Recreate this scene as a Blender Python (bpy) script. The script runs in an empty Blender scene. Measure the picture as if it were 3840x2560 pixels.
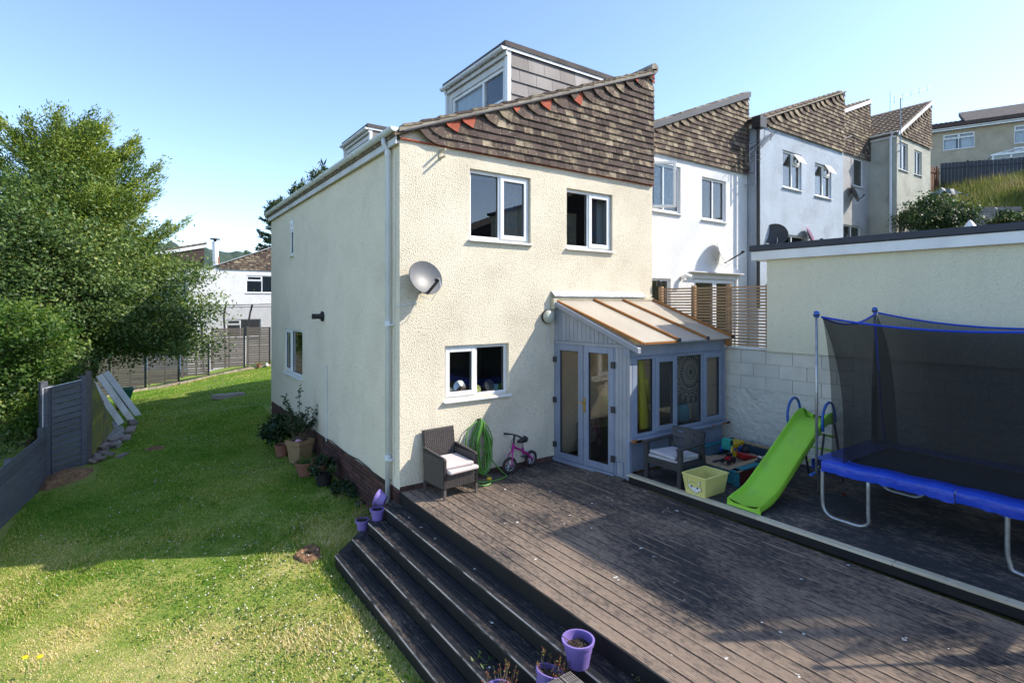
import bpy, math, random
import numpy as np
from mathutils import Vector, Matrix
rad = math.radians
random.seed(7)
rng = np.random.default_rng(11)
scene = bpy.context.scene
COL = scene.collection

# ------------------------------------------------------------------ camera
cd = bpy.data.cameras.new('camera'); cam = bpy.data.objects.new('camera', cd); COL.objects.link(cam)
cam.location = (-3.138, -7.301, 2.70)
cam.rotation_euler = (rad(90), 0, rad(-35))
cd.sensor_width = 36; cd.lens = 19.0; cd.shift_y = -0.0361
cd.clip_start = 0.05; cd.clip_end = 3000
scene.camera = cam
# ------------------------------------------------------------------ light
SUN_AZ, SUN_EL = rad(121.5), rad(39.5)         # azimuth clockwise from +Y
world = bpy.data.worlds.new("World"); scene.world = world; world.use_nodes = True
wn = world.node_tree; bg = wn.nodes['Background']
sky = wn.nodes.new('ShaderNodeTexSky'); sky.sky_type = 'NISHITA'; sky.sun_disc = False
sky.sun_elevation = SUN_EL; sky.sun_rotation = SUN_AZ
sky.air_density = 0.8; sky.dust_density = 0.5; sky.ozone_density = 1.6; sky.altitude = 50
wn.links.new(sky.outputs[0], bg.inputs[0]); bg.inputs[1].default_value = 0.15
sl = bpy.data.lights.new('sun', 'SUN'); sl.energy = 3.15; sl.angle = rad(0.53); sl.color = (1.0, .92, .79)
sun = bpy.data.objects.new('sun', sl); COL.objects.link(sun)
sd = Vector((math.sin(SUN_AZ)*math.cos(SUN_EL), math.cos(SUN_AZ)*math.cos(SUN_EL), math.sin(SUN_EL)))
sun.rotation_euler = sd.to_track_quat('Z', 'Y').to_euler(); sun.location = sd*60
vs = scene.view_settings
vs.view_transform = 'Standard'; vs.look = 'None'; vs.gamma = 1; vs.use_curve_mapping = False
vs.exposure = 1.27

# ------------------------------------------------------------------ materials
def nd(nt, t, **kw):
    n = nt.nodes.new(t)
    for k, v in kw.items():
        if k in n.bl_rna.properties: setattr(n, k, v)
        else: n.inputs[k].default_value = v
    return n
def c4(c): return (c[0], c[1], c[2], 1)
def mixc(nt, fac, a, b, mode='MIX'):
    m = nt.nodes.new('ShaderNodeMix'); m.data_type = 'RGBA'; m.blend_type = mode; m.clamp_factor = True
    for s, v in ((m.inputs[0], fac), (m.inputs[6], a), (m.inputs[7], b)):
        if hasattr(v, 'is_linked'): nt.links.new(v, s)
        elif isinstance(v, (int, float)): s.default_value = v
        else: s.default_value = c4(v)
    return m.outputs[2]
def ramp(nt, src, lo, hi):
    m = nd(nt, 'ShaderNodeMapRange'); m.clamp = True
    nt.links.new(src, m.inputs[0]); m.inputs[1].default_value = lo; m.inputs[2].default_value = hi
    return m.outputs[0]
def noise(nt, scale, detail=3, stretch=(1, 1, 1), coord='pos', rough=.55, off=None):
    if coord == 'pos': src = nt.nodes.new('ShaderNodeNewGeometry').outputs['Position']
    else: src = nt.nodes.new('ShaderNodeTexCoord').outputs['Object']
    mp = nd(nt, 'ShaderNodeMapping'); nt.links.new(src, mp.inputs[0]); mp.inputs[3].default_value = stretch
    if off: mp.inputs[1].default_value = off
    n = nd(nt, 'ShaderNodeTexNoise'); n.inputs['Scale'].default_value = scale; n.inputs['Detail'].default_value = detail
    n.inputs['Roughness'].default_value = rough
    nt.links.new(mp.outputs[0], n.inputs['Vector'])
    return n.outputs[0]
def math_(nt, op, a, b=0.0):
    m = nd(nt, 'ShaderNodeMath', operation=op)
    for s, v in ((m.inputs[0], a), (m.inputs[1], b)):
        if hasattr(v, 'is_linked'): nt.links.new(v, s)
        else: s.default_value = v
    return m.outputs[0]
def bumpn(nt, h, strength, dist=.01):
    b = nd(nt, 'ShaderNodeBump'); b.inputs['Strength'].default_value = strength; b.inputs['Distance'].default_value = dist
    nt.links.new(h, b.inputs['Height']); return b.outputs[0]
def new_mat(name):
    m = bpy.data.materials.new(name); m.use_nodes = True
    return m, m.node_tree, m.node_tree.nodes['Principled BSDF']
def mat(name, c1, c2=None, scale=3, lo=.35, hi=.65, detail=4, stretch=(1, 1, 1), rough=.75, spec=.3, metal=0,
        bump=0, bscale=60, bdist=.01, rand=0, dirt=0, dirtc=(.06, .05, .04), dscale=1.2):
    m, nt, p = new_mat(name)
    out = None
    if c2 is None: c2 = tuple(x*.82 for x in c1)
    out = mixc(nt, ramp(nt, noise(nt, scale, detail, stretch), lo, hi), c1, c2)
    if dirt:
        out = mixc(nt, math_(nt, 'MULTIPLY', ramp(nt, noise(nt, dscale, 6, (1, 1, .35), rough=.65), .52, .78), dirt), out, dirtc)
    if rand:
        oi = nd(nt, 'ShaderNodeObjectInfo'); hv = nd(nt, 'ShaderNodeHueSaturation')
        nt.links.new(out, hv.inputs['Color'])
        nt.links.new(math_(nt, 'ADD', math_(nt, 'MULTIPLY', oi.outputs['Random'], 2*rand), 1-rand), hv.inputs['Value'])
        out = hv.outputs[0]
    nt.links.new(out, p.inputs['Base Color'])
    p.inputs['Roughness'].default_value = rough; p.inputs['Metallic'].default_value = metal
    p.inputs['Specular IOR Level'].default_value = spec
    if bump: nt.links.new(bumpn(nt, noise(nt, bscale, 3), bump, bdist), p.inputs['Normal'])
    return m
def render_mat(name, c1, c2, bump=.8, streak=.35, grain=88, sc=(.30, .27, .20)):
    """spar dashed wall: knobbly bump, faint dirt runs"""
    m, nt, p = new_mat(name)
    base = mixc(nt, ramp(nt, noise(nt, 1.1, 5, rough=.65), .35, .7), c1, c2)
    vp = nd(nt, 'ShaderNodeTexVoronoi'); vp.feature = 'F1'; vp.inputs['Scale'].default_value = grain; vp.inputs['Randomness'].default_value = 1
    nt.links.new(nt.nodes.new('ShaderNodeNewGeometry').outputs['Position'], vp.inputs['Vector'])
    gn = math_(nt, 'ADD', math_(nt, 'MULTIPLY', math_(nt, 'SUBTRACT', .75, vp.outputs['Distance']), .8), math_(nt, 'MULTIPLY', noise(nt, grain*.45, 3, rough=.6), .45))
    base = mixc(nt, math_(nt, 'MULTIPLY', ramp(nt, gn, .38, .22), .62), base, tuple(x*.62 for x in c1))
    run = ramp(nt, noise(nt, 3.2, 6, (1, 1, .09), rough=.7), .55, .85)
    big = ramp(nt, noise(nt, .55, 3), .4, .65)
    base = mixc(nt, math_(nt, 'MULTIPLY', math_(nt, 'MULTIPLY', run, big), streak), base, sc)
    nt.links.new(base, p.inputs['Base Color'])
    p.inputs['Roughness'].default_value = .9; p.inputs['Specular IOR Level'].default_value = .15
    bp = nd(nt, 'ShaderNodeBump'); bp.inputs['Distance'].default_value = .035; nt.links.new(gn, bp.inputs['Height'])
    nt.links.new(math_(nt, 'MULTIPLY', ramp(nt, noise(nt, 1.5, 4, rough=.6, off=(7, 3, 1)), .05, .70), bump*1.35), bp.inputs['Strength'])     # rubbed and patched areas are smoother
    nt.links.new(bp.outputs[0], p.inputs['Normal'])
    return m
def tile_mat(name, base, patch, pf, spots=.6):
    m, nt, p = new_mat(name)
    oi = nd(nt, 'ShaderNodeObjectInfo')
    a = mixc(nt, ramp(nt, noise(nt, 9, 5, rough=.7), .62-pf*.4, .74-pf*.3), base, patch)
    sp = ramp(nt, noise(nt, 42, 2), .66, .72)
    a = mixc(nt, math_(nt, 'MULTIPLY', sp, spots), a, (.55, .53, .47))
    hv = nd(nt, 'ShaderNodeHueSaturation'); nt.links.new(a, hv.inputs['Color'])
    nt.links.new(math_(nt, 'ADD', math_(nt, 'MULTIPLY', oi.outputs['Random'], .5), .75), hv.inputs['Value'])
    nt.links.new(hv.outputs[0], p.inputs['Base Color']); p.inputs['Roughness'].default_value = .9
    p.inputs['Specular IOR Level'].default_value = .15
    nt.links.new(bumpn(nt, noise(nt, 90, 3), .4, .006), p.inputs['Normal'])
    return m
def deck_mat(name, bias, worn=(.265, .20, .15), stain=(.032, .031, .035), bleach=.5, edge=True):
    """dark stain worn through to brown timber along the grain (boards run along Y)"""
    m, nt, p = new_mat(name)
    grain = noise(nt, 1.0, 5, (95, 2.6, 40), rough=.65)
    patch = noise(nt, .75, 5, (1.15, .8, 1), rough=.62, off=(3.1, 1.7, 0))
    fine = noise(nt, 20, 6, (1.5, .6, 1), rough=.72)
    oi = nd(nt, 'ShaderNodeObjectInfo')
    w = math_(nt, 'ADD', math_(nt, 'MULTIPLY', math_(nt, 'SUBTRACT', patch, .5), 3.0), math_(nt, 'MULTIPLY', math_(nt, 'SUBTRACT', fine, .5), 3.2))
    w = math_(nt, 'ADD', w, math_(nt, 'MULTIPLY', math_(nt, 'SUBTRACT', grain, .5), 1.6))
    w = math_(nt, 'ADD', w, math_(nt, 'MULTIPLY', oi.outputs['Random'], .16))
    if edge:   # sunlit brown painted in by the steps and near end, over real wear
        sx = nd(nt, 'ShaderNodeSeparateXYZ'); nt.links.new(nt.nodes.new('ShaderNodeNewGeometry').outputs['Position'], sx.inputs[0])
        w = math_(nt, 'ADD', w, math_(nt, 'MULTIPLY', ramp(nt, sx.outputs[0], 1.5, .2), .42))
        w = math_(nt, 'ADD', w, math_(nt, 'MULTIPLY', ramp(nt, sx.outputs[1], -4.2, -5.4), .30))
    fac = ramp(nt, w, bias-.35, bias+.62)
    col = mixc(nt, fac, stain, worn)
    grey = ramp(nt, noise(nt, 11, 6, (2, .4, 1), off=(9, 4, 2), rough=.7), .56, .70)
    col = mixc(nt, math_(nt, 'MULTIPLY', math_(nt, 'MULTIPLY', grey, fac), bleach), col, (.40, .33, .26))
    nt.links.new(col, p.inputs['Base Color'])
    p.inputs['Specular IOR Level'].default_value = .25
    nt.links.new(math_(nt, 'ADD', math_(nt, 'MULTIPLY', fac, .25), .58), p.inputs['Roughness'])
    nt.links.new(bumpn(nt, grain, .35, .006), p.inputs['Normal'])
    return m
def wood_mat(name, c1, c2, axis=1, rough=.8, rand=.12):
    st = [38, 38, 38]; st[axis] = 1.6
    return mat(name, c1, c2, scale=1, stretch=tuple(st), rough=rough, rand=rand, spec=.2, bump=.15, bscale=50, bdist=.003, dirt=.3, dscale=2.2)
def glass_mat(name, tint=(.90, .93, .93), refl=1.3, rough=0.0):
    m = bpy.data.materials.new(name); m.use_nodes = True; nt = m.node_tree; nt.nodes.clear()
    o = nd(nt, 'ShaderNodeOutputMaterial'); mx = nd(nt, 'ShaderNodeMixShader')
    t = nd(nt, 'ShaderNodeBsdfTransparent'); t.inputs[0].default_value = c4(tint)
    g = nd(nt, 'ShaderNodeBsdfGlossy'); g.inputs['Roughness'].default_value = rough
    ge = nt.nodes.new('ShaderNodeNewGeometry'); dp_ = nd(nt, 'ShaderNodeVectorMath', operation='DOT_PRODUCT')
    nt.links.new(ge.outputs['Incoming'], dp_.inputs[0]); nt.links.new(ge.outputs['Normal'], dp_.inputs[1])
    om = math_(nt, 'SUBTRACT', 1.0, math_(nt, 'ABSOLUTE', dp_.outputs['Value']))      # Schlick, the same from both sides of the thin pane
    f = math_(nt, 'ADD', math_(nt, 'MULTIPLY', math_(nt, 'POWER', om, 5.0), .94), .05)
    nt.links.new(math_(nt, 'MINIMUM', math_(nt, 'MULTIPLY', f, refl), .95), mx.inputs[0])
    nt.links.new(t.outputs[0], mx.inputs[1]); nt.links.new(g.outputs[0], mx.inputs[2]); nt.links.new(mx.outputs[0], o.inputs[0])
    return m
def veil_mat(name, col, opacity, rough=.8):
    """fine woven mesh: part of the light passes between the threads"""
    m = bpy.data.materials.new(name); m.use_nodes = True; nt = m.node_tree; nt.nodes.clear()
    o = nd(nt, 'ShaderNodeOutputMaterial'); mx = nd(nt, 'ShaderNodeMixShader')
    t = nd(nt, 'ShaderNodeBsdfTransparent'); d = nd(nt, 'ShaderNodeBsdfDiffuse'); d.inputs[0].default_value = c4(col)
    w = noise(nt, 160, 2, (1, 1, 1)); big = noise(nt, 2.2, 3, (1.5, 1.5, .3))
    f = math_(nt, 'ADD', math_(nt, 'MULTIPLY', ramp(nt, w, .35, .65), .22), opacity-.17)
    f = math_(nt, 'ADD', f, math_(nt, 'MULTIPLY', big, .12))
    nt.links.new(f, mx.inputs[0]); nt.links.new(t.outputs[0], mx.inputs[1]); nt.links.new(d.outputs[0], mx.inputs[2]); nt.links.new(mx.outputs[0], o.inputs[0])
    return m
def leaf_mat(name, stops, transl=.35, rough=.5):
    m = bpy.data.materials.new(name); m.use_nodes = True; nt = m.node_tree; nt.nodes.clear()
    o = nd(nt, 'ShaderNodeOutputMaterial')
    at = nd(nt, 'ShaderNodeAttribute'); at.attribute_name = 'var'
    r = nd(nt, 'ShaderNodeValToRGB'); nt.links.new(at.outputs['Fac'], r.inputs[0])
    el = r.color_ramp.elements; el[0].position = stops[0][0]; el[0].color = c4(stops[0][1]); el[1].position = stops[-1][0]; el[1].color = c4(stops[-1][1])
    for p_, c_ in stops[1:-1]:
        e = el.new(p_); e.color = c4(c_)
    pb = nd(nt, 'ShaderNodeBsdfPrincipled'); pb.inputs['Roughness'].default_value = rough; pb.inputs['Specular IOR Level'].default_value = .35
    tr = nd(nt, 'ShaderNodeBsdfTranslucent'); hv = nd(nt, 'ShaderNodeHueSaturation'); hv.inputs['Saturation'].default_value = 1.1; hv.inputs['Value'].default_value = 1.35
    nt.links.new(r.outputs[0], pb.inputs['Base Color']); nt.links.new(r.outputs[0], hv.inputs['Color']); nt.links.new(hv.outputs[0], tr.inputs[0])
    mx = nd(nt, 'ShaderNodeMixShader'); mx.inputs[0].default_value = transl
    nt.links.new(pb.outputs[0], mx.inputs[1]); nt.links.new(tr.outputs[0], mx.inputs[2]); nt.links.new(mx.outputs[0], o.inputs[0])
    return m

M = {}
M['cream'] = render_mat('cream_render', (.83, .75, .595), (.77, .69, .545), bump=.62, streak=.36)
M['cream_s'] = render_mat('cream_render_flank', (.85, .76, .60), (.82, .73, .575), bump=.42, streak=.14)
M['white_r'] = render_mat('white_render', (.80, .80, .80), (.74, .74, .75), bump=.5, streak=.15)
M['blue_r'] = render_mat('pale_blue_render', (.50, .57, .66), (.44, .51, .60), bump=.7, streak=.25)
M['grey_r'] = render_mat('grey_render', (.50, .49, .48), (.44, .43, .42), bump=.7, streak=.4)
M['green_r'] = render_mat('pale_green_render', (.52, .52, .46), (.46, .47, .40), bump=.7, streak=.5)
M['tan_r'] = render_mat('tan_render', (.52, .45, .34), (.47, .41, .31), bump=.7, streak=.3)
M['slab_r'] = render_mat('smooth_cream_render', (.74, .71, .55), (.70, .67, .52), bump=.12, streak=.22, grain=120)
M['upvc'] = mat('white_plastic', (.78, .79, .80), (.70, .71, .72), rough=.35, spec=.5, dirt=.12)
M['pipe'] = mat('white_pipe', (.70, .73, .77), (.62, .65, .69), rough=.4, spec=.5, dirt=.25)
M['fascia'] = mat('grey_white_board', (.62, .62, .63), (.55, .55, .55), rough=.5, dirt=.4)
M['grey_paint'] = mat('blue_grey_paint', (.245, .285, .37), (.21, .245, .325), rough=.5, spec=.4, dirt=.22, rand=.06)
M['grey_pale'] = mat('grey_paint', (.30, .32, .36), (.26, .28, .32), rough=.5, spec=.4, dirt=.2, rand=.07)  # lighter grey for the cladding boards, posts and trim
M['glass'] = glass_mat('window_glass')
M['glass_d'] = glass_mat('door_glass', (.82, .82, .80), 1.1)
M['poly'] = None
M['dark'] = mat('dark_interior', (.035, .035, .037), (.02, .02, .022), rough=.9)
M['room'] = mat('room_interior', (.10, .095, .09), (.07, .065, .06), rough=.9)
M['curtain'] = mat('curtain_cloth', (.42, .44, .46), (.32, .34, .37), scale=2, stretch=(14, 14, 1), rough=.9)
M['curtain_b'] = mat('patterned_blue_curtain', (.05, .09, .16), (.16, .11, .08), scale=9, rough=.9)
M['lace'] = mat('lace_curtain', (.66, .68, .72), (.5, .52, .56), scale=3, stretch=(12, 12, 1), rough=.9)
M['tile_d'] = tile_mat('brown_tile', (.085, .062, .054), (.20, .155, .11), .10)
M['tile_m'] = tile_mat('weathered_tile', (.105, .078, .064), (.25, .20, .135), .35)
M['tile_l'] = tile_mat('lichen_tile', (.14, .108, .08), (.30, .245, .175), .55, .5)
M['tile_r'] = tile_mat('red_tile', (.33, .088, .055), (.40, .15, .10), .15, .2)
M['mortar'] = mat('mortar', (.34, .30, .25), (.22, .19, .15), scale=7, rough=.95, bump=.6, bscale=40)
M['slate'] = mat('grey_slate', (.145, .13, .13), (.20, .18, .18), scale=2.5, stretch=(1, 1, .4), rough=.6, rand=.22, dirt=.45, dirtc=(.42, .40, .39), dscale=2.4)
M['felt'] = mat('roof_felt', (.12, .105, .10), (.08, .07, .07), rough=.95, bump=.4, bscale=30)
M['brick'] = mat('plinth_brick', (.115, .055, .042), (.075, .042, .038), scale=6, rough=.9, rand=.35, bump=.5, bscale=60, dirt=.3)
M['mort_d'] = mat('brown_mortar', (.20, .125, .095), (.15, .095, .075), rough=.95, bump=.3)
M['deck'] = deck_mat('worn_deck_board', 0.17)
M['deck2'] = deck_mat('stained_deck_board', 0.42, worn=(.26, .205, .165), stain=(.034, .034, .038), edge=False)
M['tread'] = deck_mat('dark_step_board', 0.48, worn=(.19, .145, .115), stain=(.022, .023, .027), bleach=.7, edge=False)
M['riser'] = mat('black_riser_board', (.014, .014, .017), (.022, .020, .020), scale=2, rough=.6, spec=.25)
M['tread_g'] = wood_mat('weathered_tread', (.26, .235, .205), (.12, .10, .085), axis=0)
M['plank'] = wood_mat('pale_edging_board', (.62, .56, .42), (.50, .44, .32))
M['steel'] = mat('galvanised_steel', (.42, .44, .46), (.30, .32, .34), scale=12, rough=.42, metal=.8)
M['black'] = mat('black_plastic', (.016, .016, .018), (.024, .024, .026), rough=.45, spec=.4)
M['char'] = mat('charcoal_plastic', (.030, .030, .033), (.042, .042, .045), rough=.5, spec=.4)
M['brass'] = mat('brass', (.62, .42, .13), (.5, .33, .1), rough=.3, metal=.9)
M['oak'] = wood_mat('orange_wood_trim', (.36, .155, .045), (.26, .105, .03), rough=.45)
M['lead'] = mat('lead_flashing', (.30, .31, .33), (.50, .51, .52), scale=8, rough=.6, rand=.1)
M['soil'] = mat('soil', (.06, .042, .030), (.028, .020, .015), scale=14, rough=1, bump=1, bscale=40, bdist=.03)
M['purple'] = mat('purple_plastic', (.23, .165, .47), (.19, .135, .40), rough=.4, spec=.5)
M['terra'] = mat('terracotta', (.30, .135, .085), (.24, .105, .07), rough=.85, dirt=.3, bump=.2)
M['tanpot'] = mat('tan_clay', (.36, .235, .125), (.28, .18, .095), rough=.85, dirt=.3)
M['bark'] = mat('bark', (.10, .075, .055), (.05, .038, .03), scale=9, stretch=(1, 1, .3), rough=.95, bump=.8, bscale=25, bdist=.03)
M['twig'] = mat('twig', (.15, .12, .085), (.09, .07, .05), rough=.9)
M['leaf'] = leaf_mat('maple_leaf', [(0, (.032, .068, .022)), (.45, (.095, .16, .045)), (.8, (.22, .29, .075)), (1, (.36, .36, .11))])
M['leaf2'] = leaf_mat('bright_leaf', [(0, (.028, .065, .016)), (.5, (.085, .165, .030)), (1, (.27, .33, .07))], .45)
M['conif'] = leaf_mat('conifer_needle', [(0, (.032, .070, .016)), (.5, (.115, .185, .028)), (1, (.32, .37, .06))], .3)
M['dleaf'] = leaf_mat('dark_shrub_leaf', [(0, (.012, .028, .012)), (.6, (.028, .058, .020)), (1, (.06, .11, .03))], .2, .35)
M['hleaf'] = leaf_mat('hedge_leaf', [(0, (.015, .035, .014)), (.6, (.05, .09, .025)), (1, (.20, .20, .09))], .3)
M['dryleaf'] = leaf_mat('dry_grass_blade', [(0, (.06, .09, .02)), (.45, (.16, .19, .04)), (.75, (.30, .27, .10)), (1, (.36, .28, .17))], .3)
M['succ'] = leaf_mat('sedum_leaf', [(0, (.30, .04, .03)), (.45, (.22, .09, .04)), (1, (.20, .24, .05))], .3)
M['hose'] = mat('green_hose', (.12, .30, .055), (.09, .24, .045), rough=.35, spec=.5)
M['cush'] = mat('pale_cushion', (.56, .50, .49), (.49, .43, .43), scale=4, rough=.95, bump=.25, bscale=30)
M['cush_g'] = mat('grey_cushion', (.42, .42, .45), (.35, .35, .38), scale=4, rough=.95, bump=.25, bscale=30)
M['tub'] = mat('yellow_plastic', (.70, .64, .22), (.66, .60, .20), rough=.4, spec=.4)
M['slide'] = mat('lime_plastic', (.30, .62, .05), (.27, .57, .045), scale=1.5, rough=.42, spec=.4, dirt=.45, dirtc=(.22, .33, .10), dscale=3.5)
M['bluep'] = mat('blue_plastic', (.02, .10, .42), (.015, .08, .35), rough=.35, spec=.5)
M['pad'] = mat('blue_vinyl', (.010, .060, .50), (.008, .045, .42), scale=5, rough=.38, spec=.5, bump=.5, bscale=14, bdist=.02)
M['jump'] = mat('jump_mat', (.012, .012, .016), (.02, .02, .024), rough=.8)
M['net'] = veil_mat('safety_net', (.028, .028, .028), .66)
M['sand'] = mat('sand', (.46, .34, .235), (.36, .26, .175), scale=9, rough=1, bump=.8, bscale=30, bdist=.03)
M['teal'] = wood_mat('worn_teal_paint', (.035, .20, .24), (.02, .14, .18), axis=0)
M['sbwood'] = wood_mat('bare_rim_wood', (.44, .33, .20), (.30, .20, .12), axis=0)
M['maroon'] = wood_mat('maroon_paint', (.13, .022, .022), (.09, .018, .018))
M['liner'] = mat('blue_liner', (.04, .085, .12), (.025, .055, .08), rough=.5, bump=.6, bscale=12, bdist=.03)
M['red'] = mat('red_plastic', (.50, .02, .025), (.42, .015, .02), rough=.35, spec=.5)
M['yel'] = mat('bright_yellow_plastic', (.72, .47, .02), (.62, .40, .015), rough=.4)
M['turq'] = mat('turquoise_plastic', (.05, .42, .32), (.04, .36, .28), rough=.4)
M['pink'] = mat('magenta_paint', (.42, .012, .22), (.34, .01, .18), rough=.3, spec=.6)
M['rub'] = mat('tyre_rubber', (.045, .036, .032), (.03, .026, .024), rough=.85)
M['fence'] = mat('grey_fence_paint', (.115, .122, .142), (.085, .092, .112), scale=1.2, stretch=(3, 3, 30), rough=.8, rand=.12, dirt=.35, dirtc=(.14, .14, .10))
M['fence_b'] = mat('brown_grey_fence_paint', (.13, .115, .108), (.10, .09, .085), scale=1.5, stretch=(3, 3, 20), rough=.85, rand=.10)
M['moss'] = mat('mossy_board', (.22, .215, .035), (.13, .12, .07), scale=3, rough=.95, rand=.15, bump=.5)
M['slat'] = wood_mat('cedar_slat', (.42, .28, .165), (.30, .19, .11))
M['block'] = mat('painted_block', (.68, .66, .58), (.62, .60, .53), scale=3, rough=.9, rand=.05, bump=.5, bscale=90, dirt=.2)
M['joint'] = mat('block_joint', (.60, .58, .51), (.54, .52, .45), scale=6, rough=.95, bump=.5)
M['block_r'] = mat('painted_rough_wall', (.66, .64, .57), (.60, .58, .51), scale=2, rough=.9, bump=1, bscale=9, bdist=.05, dirt=.3)
M['edge_d'] = mat('dark_roof_trim', (.045, .050, .065), (.038, .042, .055), rough=.5)
M['conc'] = mat('concrete', (.33, .29, .27), (.24, .21, .19), scale=5, rough=.95, bump=.4, dirt=.3)
M['pale_stone'] = mat('pale_kerb', (.50, .43, .34), (.38, .28, .21), scale=4, rough=.95, rand=.2, bump=.4)
M['pav'] = mat('broken_paver', (.28, .225, .20), (.20, .16, .15), scale=6, rough=.95, rand=.3, bump=.4)
M['gravel'] = mat('white_gravel', (.42, .41, .39), (.16, .15, .13), scale=18, rough=1, bump=1, bscale=30, bdist=.03)
M['earth'] = mat('dry_earth', (.30, .17, .09), (.14, .075, .045), scale=12, rough=1, bump=1, bscale=25, bdist=.03)
M['whiteboard'] = mat('white_painted_plank', (.74, .74, .75), (.58, .56, .54), scale=3, rough=.6, dirt=.3, rand=.1)
M['greentub'] = mat('green_tub', (.03, .20, .12), (.025, .16, .10), rough=.4)
M['dish'] = mat('grey_dish', (.10, .105, .115), (.075, .08, .09), rough=.45, spec=.5)
M['lamp'] = mat('lamp_glass', (.46, .47, .38), (.42, .43, .35), rough=.3, spec=.5)
M['yellowcloth'] = mat('yellow_cloth', (.66, .60, .04), (.50, .46, .05), scale=5, stretch=(1, 1, .3), rough=.9)
M['pinkst'] = mat('pink_stone', (.62, .33, .44), (.5, .27, .36), rough=.7)
M['copper'] = mat('copper', (.55, .25, .16), (.45, .2, .12), rough=.35, metal=.6)
M['ceram'] = mat('speckled_ceramic', (.55, .54, .50), (.2, .2, .19), scale=40, rough=.3)
M['bluecup'] = mat('blue_enamel', (.16, .30, .40), (.14, .26, .35), rough=.35)
M['white'] = mat('white_paint', (.80, .80, .80), (.72, .72, .72), rough=.5)
M['plastwh'] = mat('droppings_white', (.72, .72, .70), (.6, .6, .58), rough=.8)
M['aerial'] = mat('aerial_metal', (.30, .31, .33), (.2, .2, .22), rough=.4, metal=.7)
M['silver'] = mat('silver_metal', (.55, .56, .58), (.45, .46, .48), rough=.3, metal=.8)
M['flower'] = mat('dandelion_yellow', (.78, .58, .01), (.7, .5, .01), rough=.8)
M['clover'] = mat('clover_white', (.70, .68, .60), (.6, .56, .46), rough=.9)
M['brownf'] = wood_mat('red_brown_fence', (.16, .075, .05), (.10, .05, .035), axis=2)
M['wicker'] = mat('brown_wicker', (.125, .105, .098), (.08, .067, .062), scale=30, rough=.5, spec=.45)
M['tapestry'] = mat('dark_wall_cloth', (.075, .075, .08), (.055, .055, .06), rough=.95)
M['tapline'] = mat('cream_print', (.66, .60, .50), (.55, .50, .42), rough=.95)
M['bluebag'] = mat('pale_blue_bag', (.06, .26, .36), (.05, .2, .3), rough=.6)
M['wood_in'] = mat('floorboard', (.16, .13, .11), (.08, .07, .06), scale=3, rough=.8)
# polycarbonate roof sheet: milky, lets light through
_m, _nt, _p = new_mat('milky_roof_sheet')
_b = mixc(_nt, ramp(_nt, noise(_nt, 2.2, 5, (1.5, .5, 1)), .35, .7), (.80, .75, .66), (.70, .64, .55))
_nt.links.new(_b, _p.inputs['Base Color']); _p.inputs['Roughness'].default_value = .28; _p.inputs['Specular IOR Level'].default_value = .5
_t = nd(_nt, 'ShaderNodeBsdfTranslucent'); _t.inputs[0].default_value = (.62, .56, .46, 1); _x = nd(_nt, 'ShaderNodeMixShader'); _x.inputs[0].default_value = .42
_o = _nt.nodes['Material Output']; _nt.links.new(_p.outputs[0], _x.inputs[1]); _nt.links.new(_t.outputs[0], _x.inputs[2])
_y = nd(_nt, 'ShaderNodeMixShader'); _y.inputs[0].default_value = .16; _q = nd(_nt, 'ShaderNodeBsdfTransparent'); _q.inputs[0].default_value = (1, .95, .86, 1)
_nt.links.new(_x.outputs[0], _y.inputs[1]); _nt.links.new(_q.outputs[0], _y.inputs[2]); _nt.links.new(_y.outputs[0], _o.inputs[0])
M['poly'] = _m

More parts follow.
